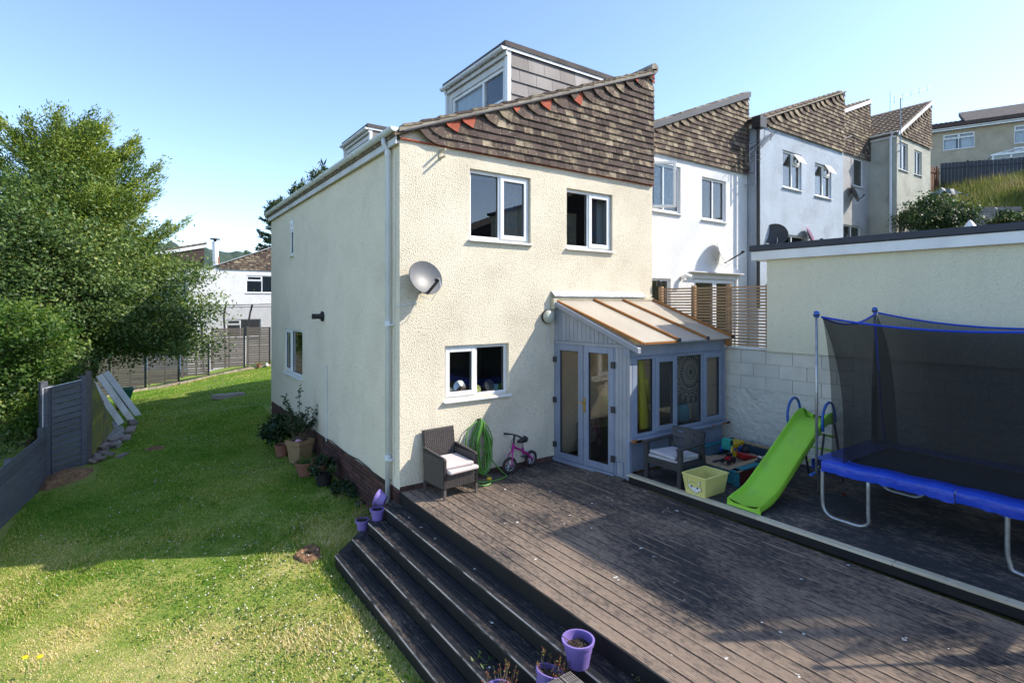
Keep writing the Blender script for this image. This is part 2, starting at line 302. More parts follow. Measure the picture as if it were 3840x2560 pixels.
# ------------------------------------------------------------------ mesh helpers
class Frame:
    """facade frame: a along the facade, d into the building, z up"""
    def __init__(s, o, ang=0):
        s.o = Vector((o[0], o[1], 0)); s.ang = rad(ang)
        s.u = Vector((math.cos(s.ang), math.sin(s.ang), 0)); s.w = Vector((-math.sin(s.ang), math.cos(s.ang), 0))
    def pt(s, a, d, z): return s.o + s.u*a + s.w*d + Vector((0, 0, z))
ID = Frame((0, 0), 0)
BOXF = [(0, 3, 2, 1), (4, 5, 6, 7), (0, 1, 5, 4), (1, 2, 6, 5), (2, 3, 7, 6), (3, 0, 4, 7)]
def link(o): COL.objects.link(o); return o
def wloc(p):
    v = Vector((0, 0, 0))
    while p is not None: v = v + p.location; p = p.parent
    return v
class MB:
    def __init__(s, fr=None): s.v = []; s.f = []; s.fr = fr
    def add(s, vs_, fs):
        n = len(s.v)
        for p in vs_:
            s.v.append(tuple(s.fr.pt(*p)) if s.fr else tuple(p))
        for f in fs: s.f.append(tuple(i+n for i in f))
        return s
    def box(s, x0, x1, y0, y1, z0, z1):
        return s.add([(x0, y0, z0), (x1, y0, z0), (x1, y1, z0), (x0, y1, z0), (x0, y0, z1), (x1, y0, z1), (x1, y1, z1), (x0, y1, z1)], BOXF)
    def room(s, x0, x1, y0, y1, z0, z1):      # open towards -y
        return s.add([(x0, y0, z0), (x1, y0, z0), (x1, y1, z0), (x0, y1, z0), (x0, y0, z1), (x1, y0, z1), (x1, y1, z1), (x0, y1, z1)],
                     [(0, 1, 2, 3), (4, 7, 6, 5), (1, 5, 6, 2), (2, 6, 7, 3), (3, 7, 4, 0)])
    def quad(s, a, b, c, d): return s.add([a, b, c, d], [(0, 1, 2, 3)])
    def poly(s, pts): return s.add(pts, [tuple(range(len(pts)))])
    def prism(s, pts, ext):
        n = len(pts); e = Vector(ext)
        vs_ = [Vector(p) for p in pts] + [Vector(p)+e for p in pts]
        fs = [tuple(range(n-1, -1, -1)), tuple(range(n, 2*n))] + [(i, (i+1) % n, n+(i+1) % n, n+i) for i in range(n)]
        return s.add(vs_, fs)
    def bar(s, p, q, w, h, up=(0, 0, 1)):
        p = Vector(p); q = Vector(q); t = (q-p).normalized(); b = t.cross(Vector(up))
        if b.length < 1e-5: b = t.cross(Vector((1, 0, 0)))
        b.normalize(); n = b.cross(t).normalized()
        vs_ = []
        for c in (p, q):
            for i, j in ((-1, -1), (1, -1), (1, 1), (-1, 1)): vs_.append(c+b*(i*w/2)+n*(j*h/2))
        return s.add(vs_, [(0, 3, 2, 1), (4, 5, 6, 7), (0, 1, 5, 4), (1, 2, 6, 5), (2, 3, 7, 6), (3, 0, 4, 7)])
    def tube(s, pts, r, seg=8, closed=False):
        pts = [Vector(p) for p in pts]; n = len(pts); rs = r if isinstance(r, (list, tuple)) else [r]*n
        vs_ = []; prev = None
        for i, p in enumerate(pts):
            if closed: t = pts[(i+1) % n]-pts[i-1]
            else: t = pts[min(i+1, n-1)]-pts[max(i-1, 0)]
            t = t.normalized() if t.length > 1e-9 else Vector((0, 0, 1))
            if prev is None: prev = t.cross(Vector((0, 0, 1))) if abs(t.z) < .9 else t.cross(Vector((1, 0, 0)))
            b = (prev-t*prev.dot(t)); b = b.normalized() if b.length > 1e-6 else t.orthogonal().normalized(); prev = b; c = t.cross(b)
            for k in range(seg):
                a = 2*math.pi*k/seg; vs_.append(p+(b*math.cos(a)+c*math.sin(a))*rs[i])
        fs = []
        for i in range(n if closed else n-1):
            j = (i+1) % n
            for k in range(seg): fs.append((i*seg+k, i*seg+(k+1) % seg, j*seg+(k+1) % seg, j*seg+k))
        if not closed: fs += [tuple(range(seg-1, -1, -1)), tuple(range((n-1)*seg, n*seg))]
        return s.add(vs_, fs)
    def lathe(s, prof, c=(0, 0, 0), seg=20, M_=None, cap=True):
        vs_ = []
        for r, z in prof:
            for k in range(seg):
                a = 2*math.pi*k/seg; p = Vector((r*math.cos(a), r*math.sin(a), z))
                if M_ is not None: p = M_ @ p
                vs_.append(p+Vector(c))
        fs = [(i*seg+k, i*seg+(k+1) % seg, (i+1)*seg+(k+1) % seg, (i+1)*seg+k) for i in range(len(prof)-1) for k in range(seg)]
        if cap:
            if prof[0][0] > 1e-6: fs.append(tuple(range(seg-1, -1, -1)))
            if prof[-1][0] > 1e-6: fs.append(tuple(range((len(prof)-1)*seg, len(prof)*seg)))
        return s.add(vs_, fs)
    def build(s, name, m, parent=None, local=False, smooth=False, bevel=0, kind=None, seg=1):
        off = Vector((0, 0, 0)) if (parent is None or local) else wloc(parent)
        me = bpy.data.meshes.new(name)
        me.from_pydata([(x-off.x, y-off.y, z-off.z) for x, y, z in s.v], [], s.f)
        if smooth:
            for p in me.polygons: p.use_smooth = True
        me.materials.append(M[m] if isinstance(m, str) else m)
        me.update()
        o = link(bpy.data.objects.new(name, me)); o.parent = parent
        if bevel:
            b = o.modifiers.new('bevel', 'BEVEL'); b.width = bevel; b.segments = seg; b.limit_method = 'ANGLE'; b.angle_limit = rad(40)
        if smooth == 'auto':
            w = o.modifiers.new('es', 'EDGE_SPLIT'); w.split_angle = rad(40)
        if kind: o['kind'] = kind
        return o
def inst(name, me, parent, loc, rot=0, m=None, scale=None):
    o = link(bpy.data.objects.new(name, me)); o.parent = parent; o.location = Vector(loc)-wloc(parent)
    if rot: o.rotation_euler = rot if isinstance(rot, tuple) else (0, 0, rot)
    if scale: o.scale = scale
    return o
def mesh_of(mb, name, m):
    me = bpy.data.meshes.new(name); me.from_pydata(mb.v, [], mb.f); me.materials.append(M[m] if isinstance(m, str) else m); me.update(); return me
def thing(name, label, cat, loc=(0, 0, 0), rotz=0, group=None):
    o = link(bpy.data.objects.new(name, None)); o.empty_display_size = .1
    o.location = loc; o.rotation_euler = (0, 0, rotz)
    return tag(o, label, cat, group)
def tag(o, label, cat, group=None):
    o['label'] = label; o['category'] = cat
    if group: o['group'] = group
    return o
def copy_tree(o, parent=None):
    c = o.copy(); COL.objects.link(c); c.parent = parent
    for ch in list(o.children): copy_tree(ch, c)
    return c
def fast_mesh(name, V, F, m, parent=None, var=None, kind=None, local=False):
    """V (n,3) floats, F (k,s) ints with constant s"""
    V = np.asarray(V, dtype=np.float32)
    if parent is not None and not local: V = V-np.array(wloc(parent), dtype=np.float32)
    F = np.asarray(F, dtype=np.int32); k, s_ = F.shape
    me = bpy.data.meshes.new(name)
    me.vertices.add(len(V)); me.vertices.foreach_set('co', V.ravel())
    me.loops.add(k*s_); me.loops.foreach_set('vertex_index', F.ravel())
    me.polygons.add(k); me.polygons.foreach_set('loop_start', np.arange(0, k*s_, s_, dtype=np.int32))
    me.polygons.foreach_set('loop_total', np.full(k, s_, dtype=np.int32))
    if var is not None:
        at = me.attributes.new('var', 'FLOAT', 'POINT'); at.data.foreach_set('value', np.asarray(var, dtype=np.float32))
    me.update(calc_edges=True); me.materials.append(M[m] if isinstance(m, str) else m)
    o = link(bpy.data.objects.new(name, me)); o.parent = parent
    if kind: o['kind'] = kind
    return o
def unit(a): return a/np.maximum(np.linalg.norm(a, axis=1, keepdims=True), 1e-9)
def leaves(name, P, L, W, m, parent, var, up=.5, out=None, outw=.5, kind=None, axis=None):
    """one small diamond per leaf"""
    n = len(P); nn = rng.normal(size=(n, 3)); nn[:, 2] += up
    if out is not None: nn += out*outw
    nn = unit(nn)
    t = axis if axis is not None else rng.normal(size=(n, 3))
    t = unit(t-nn*np.sum(t*nn, 1, keepdims=True)); b = np.cross(nn, t)
    L = L*rng.uniform(.7, 1.3, (n, 1)); W = W*rng.uniform(.7, 1.3, (n, 1))
    V = np.stack([P-t*L/2, P+b*W/2+t*L*.05, P+t*L/2, P-b*W/2+t*L*.05], 1).reshape(-1, 3)
    F = np.arange(4*n).reshape(n, 4)
    return fast_mesh(name, V, F, m, parent, np.repeat(np.clip(var, 0, 1), 4), kind)
def wall_holes(mb, a0, a1, z0, z1, holes, rd=.10):
    """wall skin at d=0 with reveals rd deep round each hole"""
    A = sorted({a0, a1, *[h[0] for h in holes], *[h[1] for h in holes]}); Z = sorted({z0, z1, *[h[2] for h in holes], *[h[3] for h in holes]})
    for i in range(len(A)-1):
        for j in range(len(Z)-1):
            ca, cz = (A[i]+A[i+1])/2, (Z[j]+Z[j+1])/2
            if any(h[0] < ca < h[1] and h[2] < cz < h[3] for h in holes): continue
            mb.quad((A[i], 0, Z[j]), (A[i+1], 0, Z[j]), (A[i+1], 0, Z[j+1]), (A[i], 0, Z[j+1]))
    for p0, p1, q0, q1 in [h[:4] for h in holes]:
        mb.quad((p0, 0, q0), (p0, 0, q1), (p0, rd, q1), (p0, rd, q0)); mb.quad((p1, 0, q1), (p1, 0, q0), (p1, rd, q0), (p1, rd, q1))
        mb.quad((p0, 0, q1), (p1, 0, q1), (p1, rd, q1), (p0, rd, q1)); mb.quad((p1, 0, q0), (p0, 0, q0), (p0, rd, q0), (p1, rd, q0))
def frame_boxes(mb, a0, a1, z0, z1, t, d0, d1):
    mb.box(a0, a0+t, d0, d1, z0, z1); mb.box(a1-t, a1, d0, d1, z0, z1); mb.box(a0+t, a1-t, d0, d1, z0, z0+t); mb.box(a0+t, a1-t, d0, d1, z1-t, z1)
def window(parent, fr, a0, a1, z0, z1, lights, rd=.06, fm='upvc', sill=True, room=True, curtain=None, depth=1.0, fw=.055, gm='glass', label=None):
    """lights: list of (fraction0, fraction1, kind) kind 'fixed' or 'sash' ; 'fan' splits off a top light"""
    mb = MB(fr); frame_boxes(mb, a0, a1, z0, z1, fw, rd, rd+.07)
    W = a1-a0
    for l in lights[1:]: mb.box(a0+W*l[0]-fw/2, a0+W*l[0]+fw/2, rd, rd+.07, z0+fw, z1-fw)
    w = mb.build('window', fm, parent, bevel=.006)
    if label: w['label'] = label
    for i, l in enumerate(lights):
        p0 = a0+W*l[0]+(fw if i == 0 else fw/2); p1 = a0+W*l[1]-(fw if i == len(lights)-1 else fw/2)
        parts = [(z0+fw, z1-fw, l[2])]
        if l[2] == 'fan':
            zc = z1-fw-(z1-z0)*.26; parts = [(z0+fw, zc-.03, 'fixed'), (zc+.03, z1-fw, 'sash')]
            MB(fr).box(p0, p1, rd, rd+.07, zc-.03, zc+.03).build('transom', fm, w)
        for q0, q1, k in parts:
            if k == 'sash':
                s = MB(fr); t = .052; frame_boxes(s, p0-.02, p1+.02, q0-.02, q1+.02, t+.02, rd-.018, rd+.05)
                s.build('sash', fm, w, bevel=.006)
                MB(fr).box(p0+t, p1-t, rd+.012, rd+.022, q0+t, q1-t).build('pane', gm, w)
                g = MB(fr); frame_boxes(g, p0+t, p1-t, q0+t, q1-t, .009, rd+.002, rd+.02); g.build('gasket', 'black', w)
            else:
                MB(fr).box(p0, p1, rd+.03, rd+.04, q0, q1).build('pane', gm, w)
                g = MB(fr); frame_boxes(g, p0, p1, q0, q1, .009, rd+.022, rd+.04); g.build('gasket', 'black', w)
    if sill: MB(fr).add([(a0-.03, -.055, z0-.04), (a1+.03, -.055, z0-.04), (a1+.03, rd+.03, z0-.03), (a0-.03, rd+.03, z0-.03),
                         (a0-.03, -.055, z0-.022), (a1+.03, -.055, z0-.022), (a1+.03, rd+.03, z0-.002), (a0-.03, rd+.03, z0-.002)], BOXF).build('sill', fm, w)
    if room: MB(fr).room(a0-.12, a1+.12, rd+.071, rd+depth, z0-.12, z1+.12).build('room_recess', 'dark', w)
    if curtain:
        for c0, c1, cm in curtain:
            n = 14; vs_ = []
            for i in range(n+1):
                a = a0+W*(c0+(c1-c0)*i/n); d = rd+.16+.025*math.sin(i*2.1)
                vs_ += [(a, d, z0+.02), (a, d, z1+.02)]
            MB(fr).add(vs_, [(2*i, 2*i+2, 2*i+3, 2*i+1) for i in range(n)]).build('curtain', cm, w)
    return w
def clip(poly, fn):
    out = []
    for i in range(len(poly)):
        p, q = poly[i], poly[(i+1) % len(poly)]; fp, fq = fn(p), fn(q)
        if fp >= 0: out.append(p)
        if (fp >= 0) != (fq >= 0):
            t = fp/(fp-fq); out.append((p[0]+(q[0]-p[0])*t, p[1]+(q[1]-p[1])*t))
    return out
def tile_gable(parent, fr, a0, a1, z0, zl, zr, tw=.18, g=.118, red=.0, pal=(.52, .36, .12)):
    """tile hanging on a triangular gable; courses swept up at the raking verge. Whole tiles are instances."""
    slope = (zr-zl)/(a1-a0); verge = lambda a: zl+slope*(a-a0)-.02
    th, H = .018, g*2.0
    def tilepoly(org, ang, w, h):      # bottom-right corner at org, leaning left by ang
        ca, sa = math.cos(ang), math.sin(ang); pts = []
        for x, y in ((-w, 0), (0, 0), (0, h), (-w, h)): pts.append((org[0]+x*ca+y*sa, org[1]-x*sa+y*ca))
        return pts
    whole = {}
    for mk in ('tile_d', 'tile_m', 'tile_l', 'tile_r'):
        m_ = MB(); w = tw-.004
        m_.add([(-w, -.066, 0), (0, -.066, 0), (0, -.016, H), (-w, -.016, H), (-w, -.066+th, 0), (0, -.066+th, 0), (0, -.016+th, H), (-w, -.016+th, H)],
               [(0, 1, 2, 3), (0, 4, 5, 1), (1, 5, 6, 2), (0, 3, 7, 4), (3, 2, 6, 7)])
        whole[mk] = mesh_of(m_, 'tile', mk)
    todo = []; nc = int((zr-z0)/g)
    def pick(special):
        r = random.random()
        if red and special and random.random() < red: return 'tile_r'
        return 'tile_d' if r < pal[0] else 'tile_m' if r < pal[0]+pal[1] else 'tile_l'
    for k in range(nc):
        z = z0+k*g; av = a0+max(0, (z-zl)/slope)
        xb = av+.70
        if z <= zl-.02: xb = a0+.50
        x = a1+(.09 if k % 2 else 0)
        first = True
        while x-tw > xb-.09:
            w = tw
            if x > a1: todo.append((z, x, 'clipR', pick(0), 0)); x -= tw; continue
            full = z+H < verge(x-tw)
            todo.append((z, x, 'whole' if full else 'clip', pick(0), 0)); x -= tw
        # swept end
        p = (x, z); mk = pick(1)
        for ang, w in ((rad(20), tw*.95), (rad(42), tw*1.1), (rad(46), tw*1.2)):
            todo.append((p[1], p[0], 'sweep', mk if random.random() < .6 else pick(1), ang)); p = (p[0]-w*math.cos(ang), p[1]+w*math.sin(ang))
            if p[1] > verge(p[0]): break
    todo.sort(key=lambda t: t[1] if t[2] != 'sweep' else -1)
    rest = {}
    cnt = 0
    for z, x, kind, mk, ang in todo:
        cnt += 1
        if kind == 'whole' and cnt <= 300:
            o = link(bpy.data.objects.new('tile', whole[mk])); o.parent = parent
            o.location = fr.pt(x+random.uniform(-.002, .002), -random.uniform(0, .004), z+random.uniform(-.003, .003))-wloc(parent); o.rotation_euler = (0, random.uniform(-.008, .008), fr.ang)
            continue
        w = tw if kind != 'sweep' else tw*1.16; h = H if kind != 'sweep' else H*1.75
        org = (x, z); poly = tilepoly(org, ang, w-.004, h)
        pc = clip(poly, lambda p: verge(p[0])-p[1]); pc = clip(pc, lambda p: a1+.005-p[0]) if pc else pc; pc = clip(pc, lambda p: p[0]-a0) if pc else pc
        if len(pc) < 3: continue
        ax = (math.sin(ang), math.cos(ang)); pr_ = []
        for q in pc:
            t = ((q[0]-org[0])*ax[0]+(q[1]-org[1])*ax[1])/H
            pr_.append((q[0], -.066+.050*min(max(t, 0), 1.0)-(.006+.010*ang if kind == 'sweep' else 0), q[1]))
        mb = MB(fr) if cnt <= 300 else rest.setdefault(mk, MB(fr))
        mb.prism(pr_, (0, th, 0))
        if cnt <= 300: mb.build('tile', mk, parent)
    for mk, mb in rest.items(): mb.build('tile_field', mk, parent, kind='stuff')
def gutter(parent, p, q, r=.06, m='pipe', brackets=6, outv=(-1, 0, 0), capend=True):
    p = Vector(p); q = Vector(q); o = Vector(outv); t = (q-p).normalized(); n = 9; vs_ = []
    for c in (p, q):
        for k in range(n):
            a = math.pi*k/(n-1); vs_.append(c+o*(math.cos(a)*r)-Vector((0, 0, 1))*(math.sin(a)*r))
        for k in range(n-1, -1, -1):
            a = math.pi*k/(n-1); vs_.append(c+o*(math.cos(a)*(r-.006))-Vector((0, 0, 1))*(math.sin(a)*(r-.006)))
    N = 2*n
    fs = [(i, (i+1) % N, N+(i+1) % N, N+i) for i in range(N)] + [tuple(range(N)), tuple(range(2*N-1, N-1, -1))]
    mb = MB().add(vs_, fs)
    g = mb.build('gutter', m, parent)
    for c, s in ((p, -1), (q, 1)):
        cap = MB(); cap.prism([c+o*(math.cos(math.pi*k/8)*(r+.003))-Vector((0, 0, 1))*(math.sin(math.pi*k/8)*(r+.003)) for k in range(9)], t*(s*.01))
        cap.build('end_cap', m, g)
    for i in range(brackets):
        c = p+(q-p)*((i+.5)/brackets)
        MB().tube([c+o*(math.cos(math.pi*k/8)*(r+.006))-Vector((0, 0, 1))*(math.sin(math.pi*k/8)*(r+.006)) for k in range(9)], .012, 4).build('bracket', m, g)
    return g
# SCENE PARTS
# ------------------------------------------------------------------ ground
CP = np.array([(-4.9, 4.7, -.88), (-4.58, 6.9, -.84), (-3.9, 7.3, -.66), (-3.6, 10, -.42), (-3.4, 13, -.48), (-3.7, 21.8, -1.2), (-1.3, 21.3, -.87), (1.4, 21.3, -.36), (2.6, 21.2, -.27),
    (0, 8.8, -.37), (0, 2.2, -.58), (-.95, -.5, -.83), (-1, -2.7, -.83), (-4.2, -.5, -1.0), (-.7, 11.7, -.22), (0, 5, -.47), (-2.2, 6, -.62), (-2.5, 1, -.90), (0, 0, -.72), (-1.2, -5, -.85),
    (-6, -5, -1.05), (-9, 5, -1.3), (-9, 20, -1.9), (6, 25, .1), (4, 12, -.1), (2.5, 16, -.2), (-12, -8, -1.2), (-2.2, 10, -.33), (-1, 16, -.42)])
def _tps(r): return np.where(r > 1e-9, r*r*np.log(np.maximum(r, 1e-9)), 0)
def fit(cp):
    n = len(cp); K = _tps(np.linalg.norm(cp[:, None, :2]-cp[None, :, :2], axis=2))+np.eye(n)*.6
    Pm = np.c_[np.ones(n), cp[:, :2]]; A = np.block([[K, Pm], [Pm.T, np.zeros((3, 3))]])
    return np.linalg.solve(A, np.r_[cp[:, 2], 0, 0, 0])
WT = fit(CP)
def ground_z(x, y):
    x = np.atleast_1d(np.asarray(x, float)); y = np.atleast_1d(np.asarray(y, float))
    r = np.sqrt((x[:, None]-CP[None, :, 0])**2+(y[:, None]-CP[None, :, 1])**2)
    return _tps(r) @ WT[:len(CP)] + WT[-3]+WT[-2]*x+WT[-1]*y
def gz(x, y): return float(ground_z(x, y)[0])
# lawn material: mown grass with sun dried and clover rich patches
m, nt, p = new_mat('lawn_turf')
dry = ramp(nt, noise(nt, .8, 6, rough=.7), .44, .64); fi = noise(nt, 22, 4, rough=.7)
a_ = mixc(nt, ramp(nt, fi, .35, .65), (.12, .20, .032), (.22, .28, .05)); b_ = mixc(nt, ramp(nt, fi, .35, .65), (.56, .46, .21), (.36, .36, .10))
sx = nd(nt, 'ShaderNodeSeparateXYZ'); nt.links.new(nt.nodes.new('ShaderNodeNewGeometry').outputs['Position'], sx.inputs[0])
near = ramp(nt, sx.outputs[1], 5.5, .5)      # dry tone also brightens the sunlit open end; the shaded end is painted greener
c_ = mixc(nt, math_(nt, 'MULTIPLY', dry, math_(nt, 'ADD', math_(nt, 'MULTIPLY', near, .75), .25)), a_, b_)
c_ = mixc(nt, math_(nt, 'MULTIPLY', ramp(nt, noise(nt, 1.7, 5, off=(5, 2, 0)), .70, .76), .8), c_, (.22, .12, .08))
nt.links.new(c_, p.inputs['Base Color']); p.inputs['Roughness'].default_value = 1; p.inputs['Specular IOR Level'].default_value = .1
nt.links.new(bumpn(nt, fi, 1, .03), p.inputs['Normal']); M['lawn'] = m
xs = np.linspace(-7, 4.2, 75); ys = np.linspace(-8, 24, 190)
gx, gy = np.meshgrid(xs, ys); zz = ground_z(gx.ravel(), gy.ravel())+.02*np.sin(gx.ravel()*2.1+gy.ravel()*1.3)
idx = np.arange(gx.size).reshape(gx.shape)
F = np.stack([idx[:-1, :-1], idx[:-1, 1:], idx[1:, 1:], idx[1:, :-1]], -1).reshape(-1, 4)
cx_ = (gx[:-1, :-1]+gx[1:, 1:]).ravel()/2; cy_ = (gy[:-1, :-1]+gy[1:, 1:]).ravel()/2
keep = ~((cx_ > .1) & (cy_ < 8.7)); F = F[keep]
lawn = fast_mesh('lawn', np.c_[gx.ravel(), gy.ravel(), zz], F, 'lawn', kind='structure')
for q in lawn.data.polygons: q.use_smooth = True
# far terrain: rises to the right up the hill, falls to the left
def terr(x, y):
    x = np.asarray(x, float); y = np.asarray(y, float)
    z = np.interp(x, [-400, -60, -8, 4, 5.9, 6.4, 11, 16, 22, 27, 30, 37, 46, 70, 200, 900], [-30, -14, -2.4, -1.3, -1.2, .1, .9, 2.9, 4.4, 4.8, 6.6, 9.55, 11.6, 14, 20, 24])
    far = np.clip((y-34)/60, 0, 1); z = z-far*(np.clip(x, -60, 60)*.10+8)*np.clip(1-(x/80), 0, 1.4)
    return z
xs = np.r_[np.linspace(-900, -60, 22), np.linspace(-55, 5.8, 40), np.linspace(6.4, 60, 60), np.linspace(65, 900, 22)]; ys = np.r_[np.linspace(-900, -50, 18), np.linspace(-45, 60, 70), np.linspace(65, 900, 22)]
gx, gy = np.meshgrid(xs, ys); idx = np.arange(gx.size).reshape(gx.shape)
F = np.stack([idx[:-1, :-1], idx[:-1, 1:], idx[1:, 1:], idx[1:, :-1]], -1).reshape(-1, 4)
M['meadow'] = mat('rough_grass_ground', (.06, .085, .025), (.13, .12, .05), scale=1.4, rough=1, bump=1, bscale=8, bdist=.05)
fast_mesh('ground', np.c_[gx.ravel(), gy.ravel(), terr(gx.ravel(), gy.ravel())], F, 'meadow', kind='structure')
# wooded hill far off on the left
hs = []
M['wood'] = mat('far_woodland', (.055, .085, .062), (.030, .052, .045), scale=.11, detail=6, rough=1)
M['field'] = mat('far_field', (.15, .19, .08), (.10, .145, .06), scale=.02, rough=1)
def ridge(name, m, A, B, h0, amp, th, sc):
    n = 160; t = np.linspace(0, 1, n); A = np.array(A, float); B = np.array(B, float); P = A+(B-A)*t[:, None]; nrm = np.array([-(B-A)[1], (B-A)[0]])/np.linalg.norm(B-A)
    R = []
    for j in range(14):
        s = j/13; z = h0*np.sin(min(s*1.15, 1)*math.pi/2)*(.86+.14*np.sin(t*5+1))+(amp*(np.sin(t*sc+j*2.3)+.6*np.sin(t*sc*2.7+j*5.1)+.8*rng.normal(size=n)) if 2 < j < 13 else 0)
        R.append(np.c_[P+nrm*(s*th), z-12])
    V = np.concatenate(R); ix = np.arange(14*n).reshape(14, n)
    F = np.stack([ix[:-1, :-1], ix[:-1, 1:], ix[1:, 1:], ix[1:, :-1]], -1).reshape(-1, 4)
    fast_mesh(name, V, F, m, kind='structure')
ridge('hill', 'wood', (-330, 330), (330, 430), 77, 1.9, 120, 60)
ridge('hill_field', 'field', (-200, 230), (200, 300), 46, .3, 60, 9)

# ------------------------------------------------------------------ the house
H = thing('house', 'cream spar dashed end house with a tile hung gable and grey dormers', 'house', (0, 0, 0))
FR = Frame((0, 0), 0); SL = Frame((0, 8.87), -90)     # front facade, left flank (a = 8.87 - y)
HW, HD = 5.42, 8.87
w1, w2, w3 = (1.17, 2.36, 3.73, 4.83), (3.16, 4.30, 3.71, 4.77), (.73, 1.91, 1.245, 2.07)
mb = MB(FR); wall_holes(mb, 0, HW, .07, 5.12, [w1, w2, w3], .12); mb.build('wall', 'cream', H)
s1, s2 = (2.26, 2.56, 3.89, 4.76), (1.66, 3.40, 1.02, 2.11)   # flank openings
mb = MB(SL); wall_holes(mb, 0, HD, .03, 5.2, [s1, s2], .12); mb.build('wall', 'cream_s', H)
mb = MB(FR)
mb.prism([(0, .03, 5.1), (HW, .03, 5.1), (HW, .03, 7.33), (0, .03, 5.2)], (0, .05, 0))
mb.quad((HW, 0, -1), (HW, HD, -1), (HW, HD, 7.33), (HW, 0, 7.33)); mb.poly([(0, HD, -1), (HW, HD, -1), (HW, HD, 7.33), (0, HD, 5.2)])
mb.quad((0, .14, -1), (HW, .14, -1), (HW, .14, 1.0), (0, .14, 1.0))
mb.build('wall', 'cream', H)
MB(FR).box(.2, 5.2, .16, 4, 2.62, 2.66).build('floor_slab', 'dark', H)
# roof
rz = lambda x: 5.24+(7.40-5.24)/HW*x
mb = MB(); mb.prism([(-.10, -.07, rz(-.10)-.02), (HW+.03, -.07, rz(HW+.03)-.02), (HW+.03, -.07, rz(HW+.03)-.10), (-.10, -.07, rz(-.10)-.10)], (0, HD+.12, 0)); mb.build('roof', 'tile_m', H)
vt = MB()
for k in range(19):
    x0 = .02+k*.285; x1 = x0+.30; dz = .034
    o_ = MB().prism([(x0, -.10, rz(x0)+dz), (x1, -.10, rz(x1)+.004), (x1, -.10, rz(x1)-.028), (x0, -.10, rz(x0)-.006)], (0, .45, 0)).build('verge_tile', random.choice(['tile_m', 'tile_l', 'tile_d']), H)
MB().prism([(-.04, -.09, rz(-.04)-.005), (HW+.02, -.09, rz(HW+.02)-.005), (HW+.02, -.09, rz(HW+.02)-.062), (-.04, -.09, rz(-.04)-.062)], (0, .06, 0)).build('verge_bedding', 'mortar', H)
MB().prism([(0.02, -.105, rz(.02)-.062), (HW+.02, -.105, rz(HW+.02)-.062), (HW+.02, -.105, rz(HW+.02)-.085), (.02, -.105, rz(.02)-.085)], (0, .09, 0)).build('undercloak', 'edge_d', H)
MB().tube([(HW-.02, -.10, 7.42), (HW-.02, HD, 7.42)], .10, 8).build('ridge', 'mortar', H)
MB(FR).box(.0, HW, -.03, .03, 5.075, 5.1).build('tilting_fillet', 'tile_r', H)
tile_gable(H, FR, 0, HW, 5.085, 5.21, 7.36, red=.34)
# eaves
MB().box(-.075, -.05, -.02, HD+.03, 5.0, 5.20).build('fascia', 'fascia', H); MB().box(-.05, -.004, .005, HD, 5.02, 5.05).build('soffit', 'fascia', H)
gutter(H, (-.125, -.10, 5.21), (-.125, HD+.05, 5.21), .062, 'pipe', 9)
dp = MB().tube([(-.12, .30, 5.14), (-.12, .30, 5.06), (-.06, .30, 4.98), (-.06, .30, -.22)], .036, 10).build('downpipe', 'pipe', H, smooth=True)
for z in (4.93, 2.42, .44): MB().lathe([(.044, -.04), (.044, .04)], (-.06, .30, z), 12).build('pipe_collar', 'pipe', dp); 
for z in (2.40, .42): MB().box(-.075, -.005, .2, .4, z-.012, z+.012).build('pipe_clip', 'pipe', dp)
# plinth bricks: every brick of the near flank is its own piece
mb = MB(); mb.box(.012, .10, .02, HD, -1.0, .06); mb.box(.02, HW, .014, .10, -1.0, .08); mb.build('plinth', 'mort_d', H)
bm_ = mesh_of(MB().box(-.003, .05, .004, .219, .004, .069), 'brick', 'brick'); nb = 0; rest = MB()
bl = []
for k in range(12):
    z = .0-.075*(k+1)+.035
    for j in range(42):
        y = .012+j*.2235-(.11 if k % 2 else 0)
        if y < .0: y = .004
        if y+.22 > HD: continue
        if z+.075 < gz(-.02, y+.11)-.02: continue
        bl.append((y, z))
bl.sort()
for y, z in bl:
    if nb < 285: inst('brick', bm_, H, (random.uniform(-.003, .003), y, z)); nb += 1
    else: rest.box(-.003, .05, y+.004, y+.219, z+.004, z+.069)
rest.build('brick_field', 'brick', H, kind='stuff')
bf = mesh_of(MB().box(.004, .219, -.002, .05, .004, .069), 'brick', 'brick')
for j in range(13):
    inst('brick', bf, H, (.01+j*.2235, .002, .004))
# windows
window(H, FR, *w1, [(0, .5, 'fixed'), (.5, 1, 'sash')], curtain=[(.56, .97, 'curtain_b')], label='larger first floor window with a blue patterned curtain')
window(H, FR, *w2, [(0, .5, 'fixed'), (.5, 1, 'sash')], curtain=[(.55, .8, 'curtain_b'), (.8, .98, 'curtain')], label='smaller first floor window near the next house')
window(H, FR, *w3, [(0, .49, 'sash'), (.49, 1, 'fixed')], label='ground floor kitchen window with things on the inside sill')
window(H, SL, *s1, [(0, 1, 'fan')], rd=.004, label='narrow upper window in the shaded flank')
window(H, SL, *s2, [(0, .36, 'sash'), (.36, 1, 'fixed')], rd=.03, label='ground floor window in the shaded flank')
